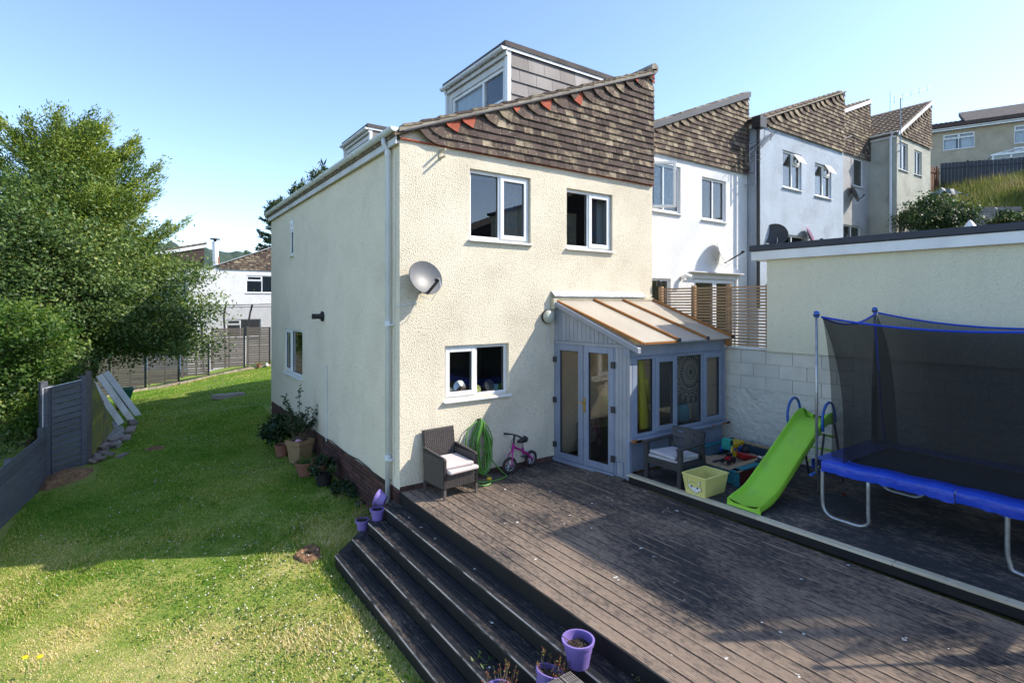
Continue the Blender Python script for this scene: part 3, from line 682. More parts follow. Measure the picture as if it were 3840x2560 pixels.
# dormers
def dormer(x0, y0, y1, zt, lab, clad=True):
    xe = (zt-5.24)/((7.40-5.24)/HW)+.25
    D_ = MB(); DF = Frame((x0, y1), -90); W = y1-y0; zb = rz(x0)-.05
    wh = (.14, W-.14, zb+.22, zt-.26)
    wl = MB(DF); wall_holes(wl, 0, W, zb, zt-.02, [wh], .05)
    d = wl.build('dormer', 'fascia', H); d['label'] = lab
    bx = MB(); bx.poly([(x0, y0, zb), (xe, y0, zt), (x0, y0, zt)]); bx.poly([(x0, y1, zb), (x0, y1, zt), (xe, y1, zt)]); bx.build('cheek', 'edge_d', d)
    MB(DF).room(.1, W-.1, .1, .9, zb, zt-.1).build('room_recess', 'room', d)
    f = MB(DF); frame_boxes(f, *wh, .06, .03, .10); f.box(wh[0]+(wh[1]-wh[0])*.62-.03, wh[0]+(wh[1]-wh[0])*.62+.03, .03, .10, wh[2]+.06, wh[3]-.06); f.build('frame', 'upvc', d, bevel=.005)
    MB(DF).box(wh[0]+.06, wh[1]-.06, .06, .07, wh[2]+.06, wh[3]-.06).build('pane', 'glass', d)
    MB(DF).box(wh[0]+.05, wh[0]+W*.5, .11, .115, wh[2]+.05, wh[3]-.05).build('blind', 'curtain', d)
    MB().box(x0-.025, x0+.05, y0-.03, y0+.06, zb, zt-.05).build('corner_post', 'upvc', d); MB().box(x0-.025, x0+.05, y1-.06, y1+.03, zb, zt-.05).build('corner_post', 'upvc', d)
    MB().box(x0-.10, xe+.1, y0-.07, y1+.07, zt, zt+.09).build('flat_roof', 'felt', d)
    MB().box(x0-.06, xe-.1, y0-.052, y0-.036, zt-.055, zt-.004).build('trim', 'upvc', d); MB().box(x0-.06, x0-.03, y0-.04, y1+.04, zt-.14, zt-.004).build('fascia', 'fascia', d)
    gutter(d, (x0-.12, y0-.05, zt-.02), (x0-.12, y1+.06, zt-.02), .052, 'pipe', 4)
    MB().tube([(x0-.10, y1-.02, zt-.07), (x0-.05, y1-.02, zt-.18), (x0-.05, y1-.02, zb)], .03, 8).build('downpipe', 'pipe', d)
    if clad:
        g = .235; wd = .37; k = 0; z = zt-.06-g
        while z > zb-.3:
            x = x0+.055-(wd/2 if k % 2 else 0)
            while x < xe:
                pl_ = [(x, z-.02), (x+wd-.006, z-.02), (x+wd-.006, z+g), (x, z+g)]
                pl_ = clip(pl_, lambda p: p[0]-x0-.05); pl_ = clip(pl_, lambda p: zt-.06-p[1]) if pl_ else pl_; pl_ = clip(pl_, lambda p: p[1]-(rz(p[0])-.06)) if pl_ else pl_
                if len(pl_) > 2:
                    MB().prism([(p[0], y0-.034+.02*((p[1]-z)/g), p[1]) for p in pl_], (0, .010, 0)).build('slate', 'slate', d)
                x += wd
            z -= g; k += 1
    return d
dormer(2.2, .45, 2.62, 7.16, 'grey slate clad dormer with wide window nearest the gable')
dormer(2.05, 6.72, 9.2-.45, 7.42, 'second dormer showing above the eaves gutter', True)
# small fittings
mb = MB(); mb.box(.63, .67, -.012, 0, 4.88, 5.03); mb.bar((.65, -.01, 5.0), (.65, -.17, 5.0), .02, .03); mb.bar((.65, -.01, 4.9), (.65, -.17, 4.9), .02, .03); mb.build('wall_bracket', 'plank', H)
MB().tube([(.0, 3.84, 2.46), (-.03, 3.84, 2.46), (-.035, 3.84, 2.46), (-.12, 3.84, 2.46), (-.125, 3.84, 2.46), (-.21, 3.84, 2.46)], [.105, .105, .065, .045, .055, .055], 14).build('flue_vent', 'black', H)
MB().tube([(-.02, 3.55, 1.5), (-.02, 3.55, .0)], .012, 6).build('conduit', 'pipe', H)
cb = [(-.01, .30, .1), (-.015, .6, -.02), (-.018, 1.2, .05)] + [(-.016, 1.2+.5*i, .05+.02*math.sin(i*2)) for i in range(1, 14)]
MB().tube(cb, .008, 5).build('cable', 'black', H)
MB().tube([(-.012, .12, 4.9), (-.012, .15, 2.78), (-.012, .16, 2.4), (-.012, .17, .2)], .005, 5).build('cable', 'fascia', H)
MB().tube([(-.012, .15, 2.66), (-.015, .0, 2.68), (.1, -.012, 2.70), (.28, -.012, 2.72)], .006, 5).build('cable', 'pipe', H)
# weeds in the gutter
P = []
for yc, n, s in ((3.4, 60, .10), (3.9, 140, .16), (5.0, 90, .12), (5.6, 130, .16), (7.3, 120, .2), (8.2, 260, .3)):
    for i in range(n): P.append((-.12+random.gauss(0, .05), yc+random.gauss(0, s), 5.22+abs(random.gauss(0, .09))))
P = np.array(P); ax = rng.normal(size=P.shape); ax[:, 2] += 1.2
o = leaves('gutter_weed', P, .16, .03, 'hleaf', None, rng.uniform(0, .9, len(P)), up=0, axis=ax); o['kind'] = 'stuff'; tag(o, 'weeds and moss growing out of the eaves gutter', 'weeds')

# satellite dish on the front wall
def dish(label, base, face, r=.30, ang=-20, m='dish', arm=.36, group=None, flat=.94, rim=None):
    t = thing('satellite_dish', label, 'satellite dish', base, 0, group); base = Vector(base)
    n = Vector(face).normalized(); c = base+n*.0
    R = n.to_track_quat('Z', 'Y').to_matrix()
    ctr = base+Vector((-.02, 0, .16))+n*.16
    prof = [(r*k/7, .20*r*(k/7)**2) for k in range(8)]
    prof2 = prof+[(r*k/7+.004*(k > 0), .20*r*(k/7)**2-.012) for k in range(7, -1, -1)]
    mb = MB()
    mb.lathe(prof2, ctr, 28, R @ Matrix.Diagonal((1, flat, 1)), cap=False); mb.build('reflector', m, t, smooth='auto')
    if rim: MB().tube([ctr+R @ Vector((r*math.cos(2*math.pi*k/28), flat*r*math.sin(2*math.pi*k/28), .20*r)) for k in range(28)], .022, 6, closed=True).build('rim', rim, t)
    dwn = (R @ Vector((0, -1, 0))); 
    if dwn.z > 0: dwn = -dwn
    foot = ctr+dwn*r*.86; tip = ctr+n*arm+dwn*r*.55
    MB().bar(foot, tip, .03, .03).build('feed_arm', 'black', t)
    MB().tube([tip-n*.02, tip-n*.05, tip-n*.09+Vector((0, 0, .02))], [.028, .034, .026], 10).build('receiver', 'black', t)
    MB().tube([base, base+Vector((0, 0, .12)) + n*.06, ctr-n*.02], .02, 8).build('wall_mount', 'steel', t)
    MB().tube([tip, tip+Vector((.02, 0, -.1)), foot+Vector((.1, .06, -.10)), base+Vector((0, 0, -.03))], .005, 5).build('cable', 'pipe', t)
    return t
dish('grey satellite dish on the cream front wall beside the downpipe', (.31, -.02, 2.86), (.10, -.90, .32), .27)
# round bulkhead wall light
t = thing('wall_light', 'round pale green bulkhead light on the wall beside the lean-to', 'wall light', (2.70, -.0, 2.49))
R = Matrix.Rotation(rad(90), 3, 'X')
MB().lathe([(.115, 0), (.12, .02), (.12, .05)], (2.70, 0, 2.49), 24, R).build('base', 'char', t, smooth='auto')
MB().lathe([(.112, .05), (.112, .075), (.10, .10), (.06, .118), (.0, .123)], (2.70, 0, 2.49), 24, R).build('diffuser', 'lamp', t, smooth=True)
MB().tube([(2.73, -.01, 2.37), (2.73, -.01, 1.9)], .008, 5).build('cable', 'fascia', t)
# things on the kitchen sill
def sill_thing(name, label, cat, mb, m): o = mb.build(name, m, None, smooth='auto'); return tag(o, label, cat)
Rt = Matrix.Rotation(rad(76), 3, 'X')
sill_thing('dish', 'speckled oval dish leaning inside the kitchen window', 'dish', MB().lathe([(0, 0), (.06, .004), (.075, .02), (.08, .022), (.06, .012)], (.90, .20, 1.33), 18, Rt), 'ceram')
sill_thing('pan_lid', 'dark pan lid standing behind the copper bowl on the kitchen sill', 'pan lid', MB().lathe([(0, .03), (.07, .02), (.105, .0), (.112, .0), (.112, .008), (.10, .012)], (1.13, .26, 1.37), 20, Rt), 'silver')
sill_thing('bowl', 'copper coloured bowl tipped up inside the kitchen window', 'bowl', MB().lathe([(0, .05), (.05, .045), (.085, .0), (.092, 0), (.06, .06), (0, .07)], (1.14, .20, 1.31), 20, Rt), 'copper')
sill_thing('plate', 'small pale yellow plate leaning against the kitchen window', 'plate', MB().lathe([(0, 0), (.05, .003), (.062, .012), (.066, .012), (.05, -.004)], (1.42, .20, 1.33), 18, Rt), 'tub')
sill_thing('clock', 'dark round kitchen clock standing on the sill', 'clock', MB().lathe([(0, .045), (.09, .045), (.105, .03), (.105, -.02), (.09, -.02)], (1.65, .22, 1.36), 22, Rt), 'char')
sill_thing('tin', 'pale blue tin on the kitchen sill by the frame', 'tin', MB().box(1.74, 1.83, .19, .26, 1.25, 1.38), 'bluecup')

# ------------------------------------------------------------------ lean-to conservatory
CV = thing('conservatory', 'grey blue lean-to conservatory with double doors and a milky roof', 'conservatory', (3.0, -.8, 0))
O = Vector((2.88, 0)); E_ = Vector((3.085, -1.56)); Ld = (O-E_).length
CD = Frame((2.88, 0), math.degrees(math.atan2(E_.y, E_.x-2.88)))      # door side: a runs from the wall out, d runs into the room
CWd = 2.40
CWF = Frame((3.085, -1.56), 0)                                         # window side: a to the right
def door_leaf(a0, a1, z0, z1, lab):
    d = MB(CD); frame_boxes(d, a0, a1, z0, z1, .105, -.02, .05); o = d.build('door', 'grey_paint', CV, bevel=.006); o['label'] = lab
    MB(CD).box(a0+.105, a1-.105, .012, .028, z0+.105, z1-.105).build('pane', 'glass_d', o)
    g = MB(CD); frame_boxes(g, a0+.10, a1-.10, z0+.10, z1-.10, .014, -.004, .012); g.build('gasket', 'black', o)
    return o
d1 = door_leaf(.035, .655, .055, 2.02, 'left door leaf beside the house wall'); d2 = door_leaf(.665, 1.275, .055, 2.02, 'right door leaf with brass handle')
h = MB(CD); h.box(.675, .715, -.032, -.02, .93, 1.16); h.build('handle_plate', 'brass', d2); h = MB(CD); h.tube([(.695, -.03, 1.08), (.695, -.07, 1.08), (.61, -.075, 1.085)], .012, 8); h.build('handle', 'brass', d2)
for z in (.28, 1.05, 1.75):
    MB(CD).box(.0, .07, -.045, -.018, z-.045, z+.045).build('hinge', 'char', d1); MB(CD).box(1.24, 1.31, -.045, -.018, z-.05, z+.05).build('hinge', 'char', d2)
MB(CD).box(0, .033, -.01, .06, 0, 2.06).build('jamb', 'grey_paint', CV); MB(CD).box(1.277, 1.30, -.01, .06, 0, 2.06).build('jamb', 'grey_paint', CV)
MB(CD).box(.033, Ld, -.022, .06, 2.022, 2.075).build('lintel', 'grey_pale', CV); MB(CD).box(0, 1.30, -.05, .06, 0, .052).build('threshold', 'grey_paint', CV)
for i in range(3):      # boards between door and corner post
    MB(CD).box(1.302+i*.072, 1.302+i*.072+.069, -.008, .05, .30 if i else .30, 2.02).build('board', 'grey_pale', CV, bevel=.004)
MB(CD).box(1.302, 1.515, -.006, .05, .0, .297).build('board', 'grey_pale', CV)
ct = MB(CD); frame_boxes(ct, 1.315, 1.47, .04, .27, .018, -.022, -.006); ct.build('cat_flap', 'grey_paint', CV)
MB(CD).box(1.52, Ld+.01, -.03, .06, 0, .61).build('corner_plinth', 'grey_paint', CV, bevel=.01); MB(CD).box(1.52, Ld+.004, -.012, .06, .612, 2.02).build('corner_post', 'grey_pale', CV, bevel=.004)
ztop = lambda a: 2.74-(2.74-2.085)*a/Ld
k = 0; a = .0
while a < Ld-.03:          # gable cladding, vertical boards cut to the slope
    b = min(a+.085, Ld)
    MB(CD).prism([(a, -.006, 2.078), (b, -.006, 2.078), (b, -.006, max(2.082, ztop(b)-.03)), (a, -.006, max(2.084, ztop(a)-.03))], (0, .04, 0)).build('board', 'grey_pale', CV, bevel=.004)
    a += .089
MB(CD).prism([(-.0, -.07, ztop(0)+.04), (Ld+.19, -.07, ztop(Ld+.19)+.04), (Ld+.19, -.07, ztop(Ld+.19)-.05), (-.0, -.07, ztop(0)-.05)], (0, .09, 0)).build('bargeboard', 'grey_pale', CV, bevel=.008)
# window side
MB(CWF).box(.062, CWd, .02, .14, .12, .60).build('base_wall', 'grey_paint', CV)
MB(CWF).box(-.02, CWd+.03, -.11, .10, .602, .632).build('sill', 'grey_paint', CV, bevel=.006)
fl = MB(CWF)
for k in range(14):
    a = random.choice([random.uniform(-.02, .12), random.uniform(2.1, 2.4), random.uniform(0, 2.4)]); fl.box(a, a+random.uniform(.02, .12), -.113, -.1095, .600, .633); 
fl.box(-.024, .09, -.112, -.05, .6, .6335); fl.build('peeling_sill_edge', 'oak', CV)
lights = [(.0, .56, 'fixed'), (.56, 1.10, 'sash'), (1.10, 1.80, 'fixed'), (1.80, 2.38, 'sash')]
wf_ = MB(CWF); frame_boxes(wf_, 0, 2.38, .634, 1.90, .06, .0, .07)
for l in lights[1:]: wf_.box(l[0]-.035, l[0]+.035, 0, .07, .694, 1.84)
wf_.box(.06, .17, .0, .07, .694, 1.84)
cw = wf_.build('window', 'grey_paint', CV, bevel=.006)
for i, (p0, p1, k) in enumerate(lights):
    a0 = p0+(.17 if i == 0 else .035); a1 = p1-(.06 if i == 3 else .035)
    if k == 'sash':
        s = MB(CWF); frame_boxes(s, a0-.02, a1+.02, .674, 1.86, .085, -.025, .05); s.build('sash', 'grey_paint', cw, bevel=.008)
        MB(CWF).box(a0+.065, a1-.065, .01, .02, .76, 1.775).build('pane', 'glass_d', cw)
        g = MB(CWF); frame_boxes(g, a0+.06, a1-.06, .755, 1.78, .012, -.01, .01); g.build('gasket', 'black', cw)
    else:
        MB(CWF).box(a0, a1, .03, .04, .694, 1.84).build('pane', 'glass_d', cw)
        g = MB(CWF); frame_boxes(g, a0, a1, .694, 1.84, .012, .012, .03); g.build('gasket', 'black', cw)
MB(CWF).box(-.03, CWd+.0, -.02, .09, 1.902, 2.07).build('head_board', 'grey_paint', CV)
MB(CWF).box(2.382, 2.45, .0, .12, .634, 1.90).build('corner_post', 'grey_paint', CV)
# roof
xr0, xr1 = 2.86, 5.50; yo = -1.76
zr_ = lambda y: 2.765+(y+.02)*(2.765-2.105)/1.74
cor = [2.90, 3.76, 4.52, 5.38]; bot = [3.16, 3.98, 4.72, 5.44]
for i in range(3):
    P = [(cor[i], -.03), (cor[i+1], -.03), (bot[i+1], yo), (bot[i], yo)]
    MB().prism([(x, y, zr_(y)) for x, y in P], (0, 0, .022)).build('roof_sheet', 'poly', CV)
MB().prism([(2.86, -.05, zr_(-.05)-.005), (2.90, -.05, zr_(-.05)-.005), (3.16, yo, zr_(yo)-.005), (3.12, yo, zr_(yo)-.005)], (0, 0, .035)).build('roof_bar', 'oak', CV)
for i in (1, 2, 3):
    MB().bar((cor[i], -.06, zr_(-.06)+.035), (bot[i], yo-.02, zr_(yo-.02)+.035), .062, .05).build('roof_bar', 'oak', CV, bevel=.008)
    MB().box(bot[i]-.033, bot[i]+.033, yo-.035, yo-.02, zr_(yo)-.0, zr_(yo)+.06).build('end_cap', 'char', CV)
MB().box(2.84, 5.40, -.075, -.01, 2.775, 2.83).build('wall_bar', 'plank', CV, bevel=.008)
for x0, x1 in ((2.80, 3.93), (3.925, 5.14)): MB().add([(x0, -.012, 2.93), (x1, -.012, 2.93), (x1, -.10, 2.835), (x0, -.10, 2.835), (x0, 0, 2.94), (x1, 0, 2.94), (x1, -.10, 2.85), (x0, -.10, 2.85)], BOXF).build('flashing', 'lead', CV)
MB().box(3.16, 3.95, yo-.012, yo+.0, zr_(yo)-.012, zr_(yo)+.02).build('sheet_edge', 'oak', CV); MB().tube([(3.98, yo-.01, zr_(yo)+.0), (4.72, yo-.01, zr_(yo)+.0)], .022, 8).build('edge_strip', 'steel', CV)
MB().box(2.78, 2.88, -.09, -.012, 2.62, 2.80).build('beam_end', 'plank', CV, bevel=.01)
MB().tube([(5.36, yo+.03, 2.06), (5.36, yo+.03, 1.97)], [.04, .02], 8).build('beam_end', 'oak', CV)
MB().box(2.95, 5.45, -1.5, -.02, .005, .02).build('floor', 'wood_in', CV)
# inside the conservatory
tp = thing('wall_hanging', 'dark wall hanging with a pale mandala print inside the conservatory', 'wall hanging', (4.8, -1.35, 1.5))
MB().box(3.95, 5.30, -1.35, -1.335, .98, 1.95).build('cloth', 'tapestry', tp)
ring = MB(); cxm, czm = 4.84, 1.52
for r_, w_ in ((.07, .02), (.16, .022), (.30, .02), (.345, .012)):
    n = 40
    vs_ = [(cxm+(r_+s_*w_/2)*math.cos(2*math.pi*k/n), -1.352, czm+(r_+s_*w_/2)*math.sin(2*math.pi*k/n)) for k in range(n) for s_ in (-1, 1)]
    ring.add(vs_, [(2*k, 2*k+1, (2*k+3) % (2*n), (2*k+2) % (2*n)) for k in range(n)])
for k in range(28):
    a = 2*math.pi*k/28; c, s = math.cos(a), math.sin(a)
    for r0, r1, w_ in ((.10, .14, .008), (.18, .28, .012)): ring.prism([(cxm+c*r0-s*w_, -1.353, czm+s*r0+c*w_), (cxm+c*r1, -1.353, czm+s*r1), (cxm+c*r0+s*w_, -1.353, czm+s*r0-c*w_)], (0, .002, 0))
for k in range(20):
    a = 2*math.pi*(k+.5)/20
    for f in (0, 1):
        q = .52-.10*f; b = a
        pts = [(cxm+.37*math.cos(b-.15), czm+.37*math.sin(b-.15)), (cxm+q*math.cos(b), czm+q*math.sin(b)), (cxm+.37*math.cos(b+.15), czm+.37*math.sin(b+.15))]
        for i in range(2):
            p_, q_ = pts[i], pts[i+1]; ring.bar((p_[0], -1.353, p_[1]), (q_[0], -1.353, q_[1]), .004, .014, up=(0, 1, 0))
ring.build('mandala_print', 'tapline', tp)
mb = MB(); n = 12; vs_ = []
for z, w_ in ((1.86, .05), (1.78, .10), (1.45, .13), (1.1, .17), (.72, .20)):
    for i in range(n): vs_.append((3.47+(1.86-z)*.09+w_*.62*math.cos(2*math.pi*i/n)*(1+.2*math.sin(3*i)), -1.42+.03*math.sin(2*math.pi*i/n), z))
mb.add(vs_, [(j*n+i, j*n+(i+1) % n, (j+1)*n+(i+1) % n, (j+1)*n+i) for j in range(4) for i in range(n)]); mb.tube([(3.60, -1.42, 1.5), (3.68, -1.42, 1.25), (3.72, -1.42, 1.12)], [.045, .05, .04], 8)
tag(mb.build('raincoat', 'yellowcloth', None, smooth=True), 'yellow raincoat hanging behind the first conservatory pane', 'raincoat')
tag(MB().box(3.3, 5.3, -.62, -.1, .02, .62).build('bench', 'room', None, bevel=.01), 'dark bench along the house wall inside the conservatory', 'bench')
tag(MB().lathe([(.09, 0), (.13, .05), (.12, .25), (.03, .42)], (4.75, -1.25, .66), 10).build('bag', 'bluebag', None, smooth=True), 'pale blue bag on the sill inside the conservatory', 'bag')
tag(MB().lathe([(.045, 0), (.05, .1), (.045, .1), (.0, .09)], (3.90, -1.38, .66), 14).build('pot', 'white', None, smooth='auto'), 'small white pot on the conservatory window ledge', 'pot')
tag(MB().box(3.1, 5.4, -1.46, -1.2, .63, .655).build('ledge', 'dark', None), 'inner window ledge board in the conservatory', 'ledge')
tag(MB().tube([(5.15, -1.3, .66), (5.12, -1.28, 1.1), (5.2, -1.28, 1.45), (5.12, -1.29, 1.75)], [.13, .12, .09, .03], 9).build('sunshade', 'curtain', None, smooth=True), 'pale folded cloth standing in the last conservatory pane', 'cloth')
# ------------------------------------------------------------------ timber deck, steps, raised deck
M['edgew'] = mat('worn_sunlit_edge', (.30, .215, .15), (.07, .055, .045), scale=1.4, lo=.42, hi=.56, detail=6, stretch=(3, 2.2, 3), rough=.8)  # pale chamfers carry the sunlit gap faces as well as worn edges
M['nose'] = mat('worn_sunlit_nosing', (.62, .50, .40), (.06, .052, .048), scale=1.6, lo=.48, hi=.62, detail=6, stretch=(2, 2, 2), rough=.8)  # pale tread edges stand for sun on the nosing as well as wear
def board_mesh(name, x0, x1, y0, y1, zt, th, m, m2, grooves=0, ch=.006, gd=.004):
    pr = [(x0, zt-th), (x0, zt-ch), (x0+ch, zt)]; mats = [0, 1]
    if grooves:
        w = (x1-x0-2*ch)/grooves
        for i in range(grooves):
            a = x0+ch+i*w
            if i: pr += [(a-.0, zt), (a+w*.12, zt-gd), (a+w*.36, zt-gd), (a+w*.48, zt)]; mats += [0, 0, 0, 0]
    pr += [(x1-ch, zt), (x1, zt-ch), (x1, zt-th)]; mats += [0, 1, 0, 0]
    n = len(pr); vs_ = [(x, y0, z) for x, z in pr]+[(x, y1, z) for x, z in pr]
    fs = [(i, i+n, (i+1) % n+n, (i+1) % n) for i in range(n)]+[tuple(range(n)), tuple(range(2*n-1, n-1, -1))]
    me = bpy.data.meshes.new(name); me.from_pydata(vs_, [], fs); me.materials.append(M[m]); me.materials.append(M[m2])
    for i, p_ in enumerate(me.polygons):
        if i < n: p_.material_index = mats[i] if i < len(mats) else 0
    me.update(); return me
def board(parent, *a, name='board', **k):
    o = link(bpy.data.objects.new(name, board_mesh(name, *a, **k))); o.parent = parent
    o.location = -wloc(parent)+Vector((0, 0, random.uniform(-.0015, .0015))); return o
DK = thing('timber_deck', 'worn dark stained timber deck in front of the cream house', 'deck', (1.5, -3, 0))
pitch = .1365
for i in range(22):
    x0 = .004+i*pitch; y1 = -.016; yend = -7.1
    if x0+pitch > 2.84: y1 = -1.62 if x0 > 2.98 else -.02
    cut = [y1]; y = y1-random.choice([1.9, 2.6, 3.3, 4.0, 4.5])
    while y > yend+.8: cut.append(y); y -= random.choice([2.4, 3.0, 3.6])
    cut.append(yend)
    for a, b in zip(cut[:-1], cut[1:]): board(DK, x0, x0+pitch-.0075, b+.0015, a-.0015, 0, .028, 'deck', 'edgew', grooves=6, gd=.0022)
MB().box(.0, 3.02, -7.1, -.02, -.14, -.034).build('joist_frame', 'riser', DK)
MB().box(-.006, .02, -7.1, .0, -.165, -.004).build('fascia_board', 'riser', DK)
RD = thing('raised_deck', 'blackened raised deck holding sandpit, slide and trampoline', 'deck', (4.3, -4, 0))
ZR = .12
for i in range(19):
    x0 = 3.16+i*.1365
    if x0 > 5.75: break
    cut = [-1.64 if x0 < 5.4 else -.3, -1.64-random.choice([1.2, 2.0, 2.8, 3.4]), -7.1]
    for a, b in zip(cut[:-1], cut[1:]): board(RD, x0, x0+.1365-.006, b+.0015, a-.0015, ZR, .028, 'deck2', 'deck2', grooves=6, gd=.003)
MB().box(3.16, 5.8, -7.1, -1.62, -.05, ZR-.03).build('joist_frame', 'riser', RD)
MB().prism([(3.015, -1.60, .0), (3.105, -7.1, .0), (3.13, -7.1, 0), (3.04, -1.60, 0)], (0, 0, .094)).build('fascia_board', 'riser', RD)
for y0, y1 in ((-1.57, -3.62), (-3.624, -5.06), (-5.064, -7.1)):
    x0 = 3.0+(-1.57-y0)*.0163; x1 = 3.0+(-1.57-y1)*.0163; q = MB().prism([(x0, y0, .096), (x1, y1, .096), (x1+.105, y1, .096), (x0+.105, y0, .096)], (0, 0, .028)).build('edging_board', 'plank', RD, bevel=.003); q['label'] = 'pale new edging board along the raised deck'
sc_ = MB()
for k in range(13):
    y = -1.7-k*.42
    for dx in (.025, .08): sc_.lathe([(.0, .1245), (.006, .1245)], (3.0+(-1.57-y)*.0163+dx, y+random.uniform(-.03, .03), 0), 8)
sc_.build('screw', 'char', RD)
ST = thing('deck_steps', 'four black grooved timber steps down from the deck to the lawn', 'steps', (-.5, -2, -.5))
TR, RS = .23, .165; yN = -4.28
for n in range(1, 5):
    z = -RS*n; xo = -TR*n; xi = -TR*(n-1)
    y0 = -7.0
    board(ST, xo-.012, xo+.112, y0, -.002, z, .03, 'tread', 'nose', grooves=7, ch=.009, name='tread_board')
    board(ST, xo+.120, xi-.003, y0, -.002, z, .03, 'tread', 'tread', grooves=6, name='tread_board')
    MB().prism([(xo-.012, .0, z-.03), (-.004, TR*n+.008, z-.03), (-.004, TR*(n-1)+.004, z-.03), (xi-.006, .0, z-.03)], (0, 0, .03)).build('end_board', 'tread', ST, bevel=.004)
    zb = z-RS if n < 4 else -1.05
    MB().box(xo, xo+.02, y0, .0, zb, z-.032).build('riser', 'riser', ST)
    MB().prism([(xo, 0, zb), (-.006, TR*n-.006, zb), (-.006, TR*n-.03, zb), (xo+.02, 0, zb)], (0, 0, z-.032-zb)).build('riser', 'riser', ST)
# small landing block climbing to the terrace the picture is taken from
LS = thing('landing_step', 'weathered grooved step block at the near end of the black steps', 'step', (-.8, -4.6, 0))
for i in range(5):
    o = board(LS, -.49-.118*(i+1), -.49-.118*i-.006, -5.2, -4.283, 0, .03, 'tread_g', 'tread_g', grooves=6, name='tread_board')
MB().box(-1.09, -.50, -5.2, -4.29, -1.0, -.032).build('riser', 'riser', LS)
TE = thing('terrace', 'timber terrace platform the photographer stands on', 'terrace', (-3, -7.6, 0))
MB().box(-5.5, 2.4, -10.5, -6.75, .98, 1.08).build('platform', 'deck2', TE)
for x in (-5.4, -2.5, 0, 2.3):
    MB().box(x-.05, x+.05, -6.9, -6.8, -1.2, .98).build('leg', 'riser', TE)
# droppings and flecks of white on the boards
mb = MB()
for k in range(46):
    x, y = random.uniform(.1, 2.95), random.uniform(-5.8, -.6); z = .0032
    if k > 38: n = random.choice([1, 2, 3]); x = -TR*(n-.5); y = random.uniform(-3.9, -.5); z = -RS*n+.003
    for _ in range(random.choice([1, 1, 2, 3])):
        r = random.uniform(.004, .016); c = (x+random.gauss(0, .012), y+random.gauss(0, .012))
        mb.poly([(c[0]+r*random.uniform(.6, 1.3)*math.cos(2*math.pi*i/7), c[1]+r*random.uniform(.6, 1.5)*math.sin(2*math.pi*i/7), z) for i in range(7)])
o = mb.build('droppings', 'plastwh', None, kind='stuff'); tag(o, 'white bird droppings spotted over deck and steps', 'droppings')

# ------------------------------------------------------------------ side wall with the flat roofed building on it
wa = math.degrees(math.atan2(-1, .055)); BWF = Frame((5.55, 0), wa)       # a runs towards the camera, d away
BW = thing('outbuilding', 'flat roofed cream outbuilding on a painted block wall', 'building', (6, -3, 0))
MB(BWF).box(0, 7.6, .03, .3, -.3, 1.92).build('wall', 'block_r', BW)
MB(BWF).box(0, 7.6, .014, .04, -.3, 1.235).build('wall', 'block_r', BW)
mb = MB(BWF); mb.box(0, 7.6, .020, .035, 1.235, 1.905); mb.build('mortar_bed', 'joint', BW)
bmh = mesh_of(MB().box(.004, .441, -.004, .022, .005, .217), 'block', 'block')
for k in range(3):
    for j in range(17):
        a = .02+j*.445-(.22 if k % 2 else 0)
        if a < 0: continue
        o = link(bpy.data.objects.new('block', bmh)); o.parent = BW; o.location = BWF.pt(a, .010+random.uniform(-.003, .003), 1.238+k*.222)-wloc(BW); o.rotation_euler = (0, 0, BWF.ang)
MB(BWF).box(2.28, 7.6, -.03, .3, 1.906, 3.46).build('wall', 'slab_r', BW)
MB(BWF).box(2.28, 7.6, .3, 4.0, 1.0, 3.46).build('wall', 'slab_r', BW)
MB(BWF).box(2.06, 7.75, -.13, 4.2, 3.45, 3.60).build('fascia', 'upvc', BW, bevel=.004); MB(BWF).box(2.03, 7.78, -.16, 4.23, 3.603, 3.705).build('roof_edge', 'edge_d', BW, bevel=.012)
MB(BWF).box(0, 2.27, -.02, .12, 1.922, 1.955).build('wall_coping', 'whiteboard', BW)
SC = thing('slatted_screen', 'cedar slatted privacy screen standing on the block wall', 'screen', (5.6, -1, 1.95))
for a in (.03, .78, 1.50):
    MB(BWF).box(a, a+.075, .03, .105, 1.955, 3.06).build('post', 'slat', SC, bevel=.004)
MB(BWF).box(2.235, 2.27, .02, .07, 1.955, 3.05).build('post', 'slat', SC)
sl_ = {}
for a0, a1 in ((.106, .78), (.856, 1.50), (1.576, 2.234)):
    for k in range(20):
        z = 1.975+k*.0535
        MB(BWF).box(a0-.03, a1+.03 if a1 < 2 else a1, .012, .028, z, z+.030).build('slat', 'slat', SC)
tag(MB().lathe([(.05, 0), (.055, .09), (.03, .12), (0, .12)], (5.56, -.06, 3.07), 12).build('post_cap', 'black', None, smooth='auto'), 'black lamp cap on the first screen post by the house', 'lamp')

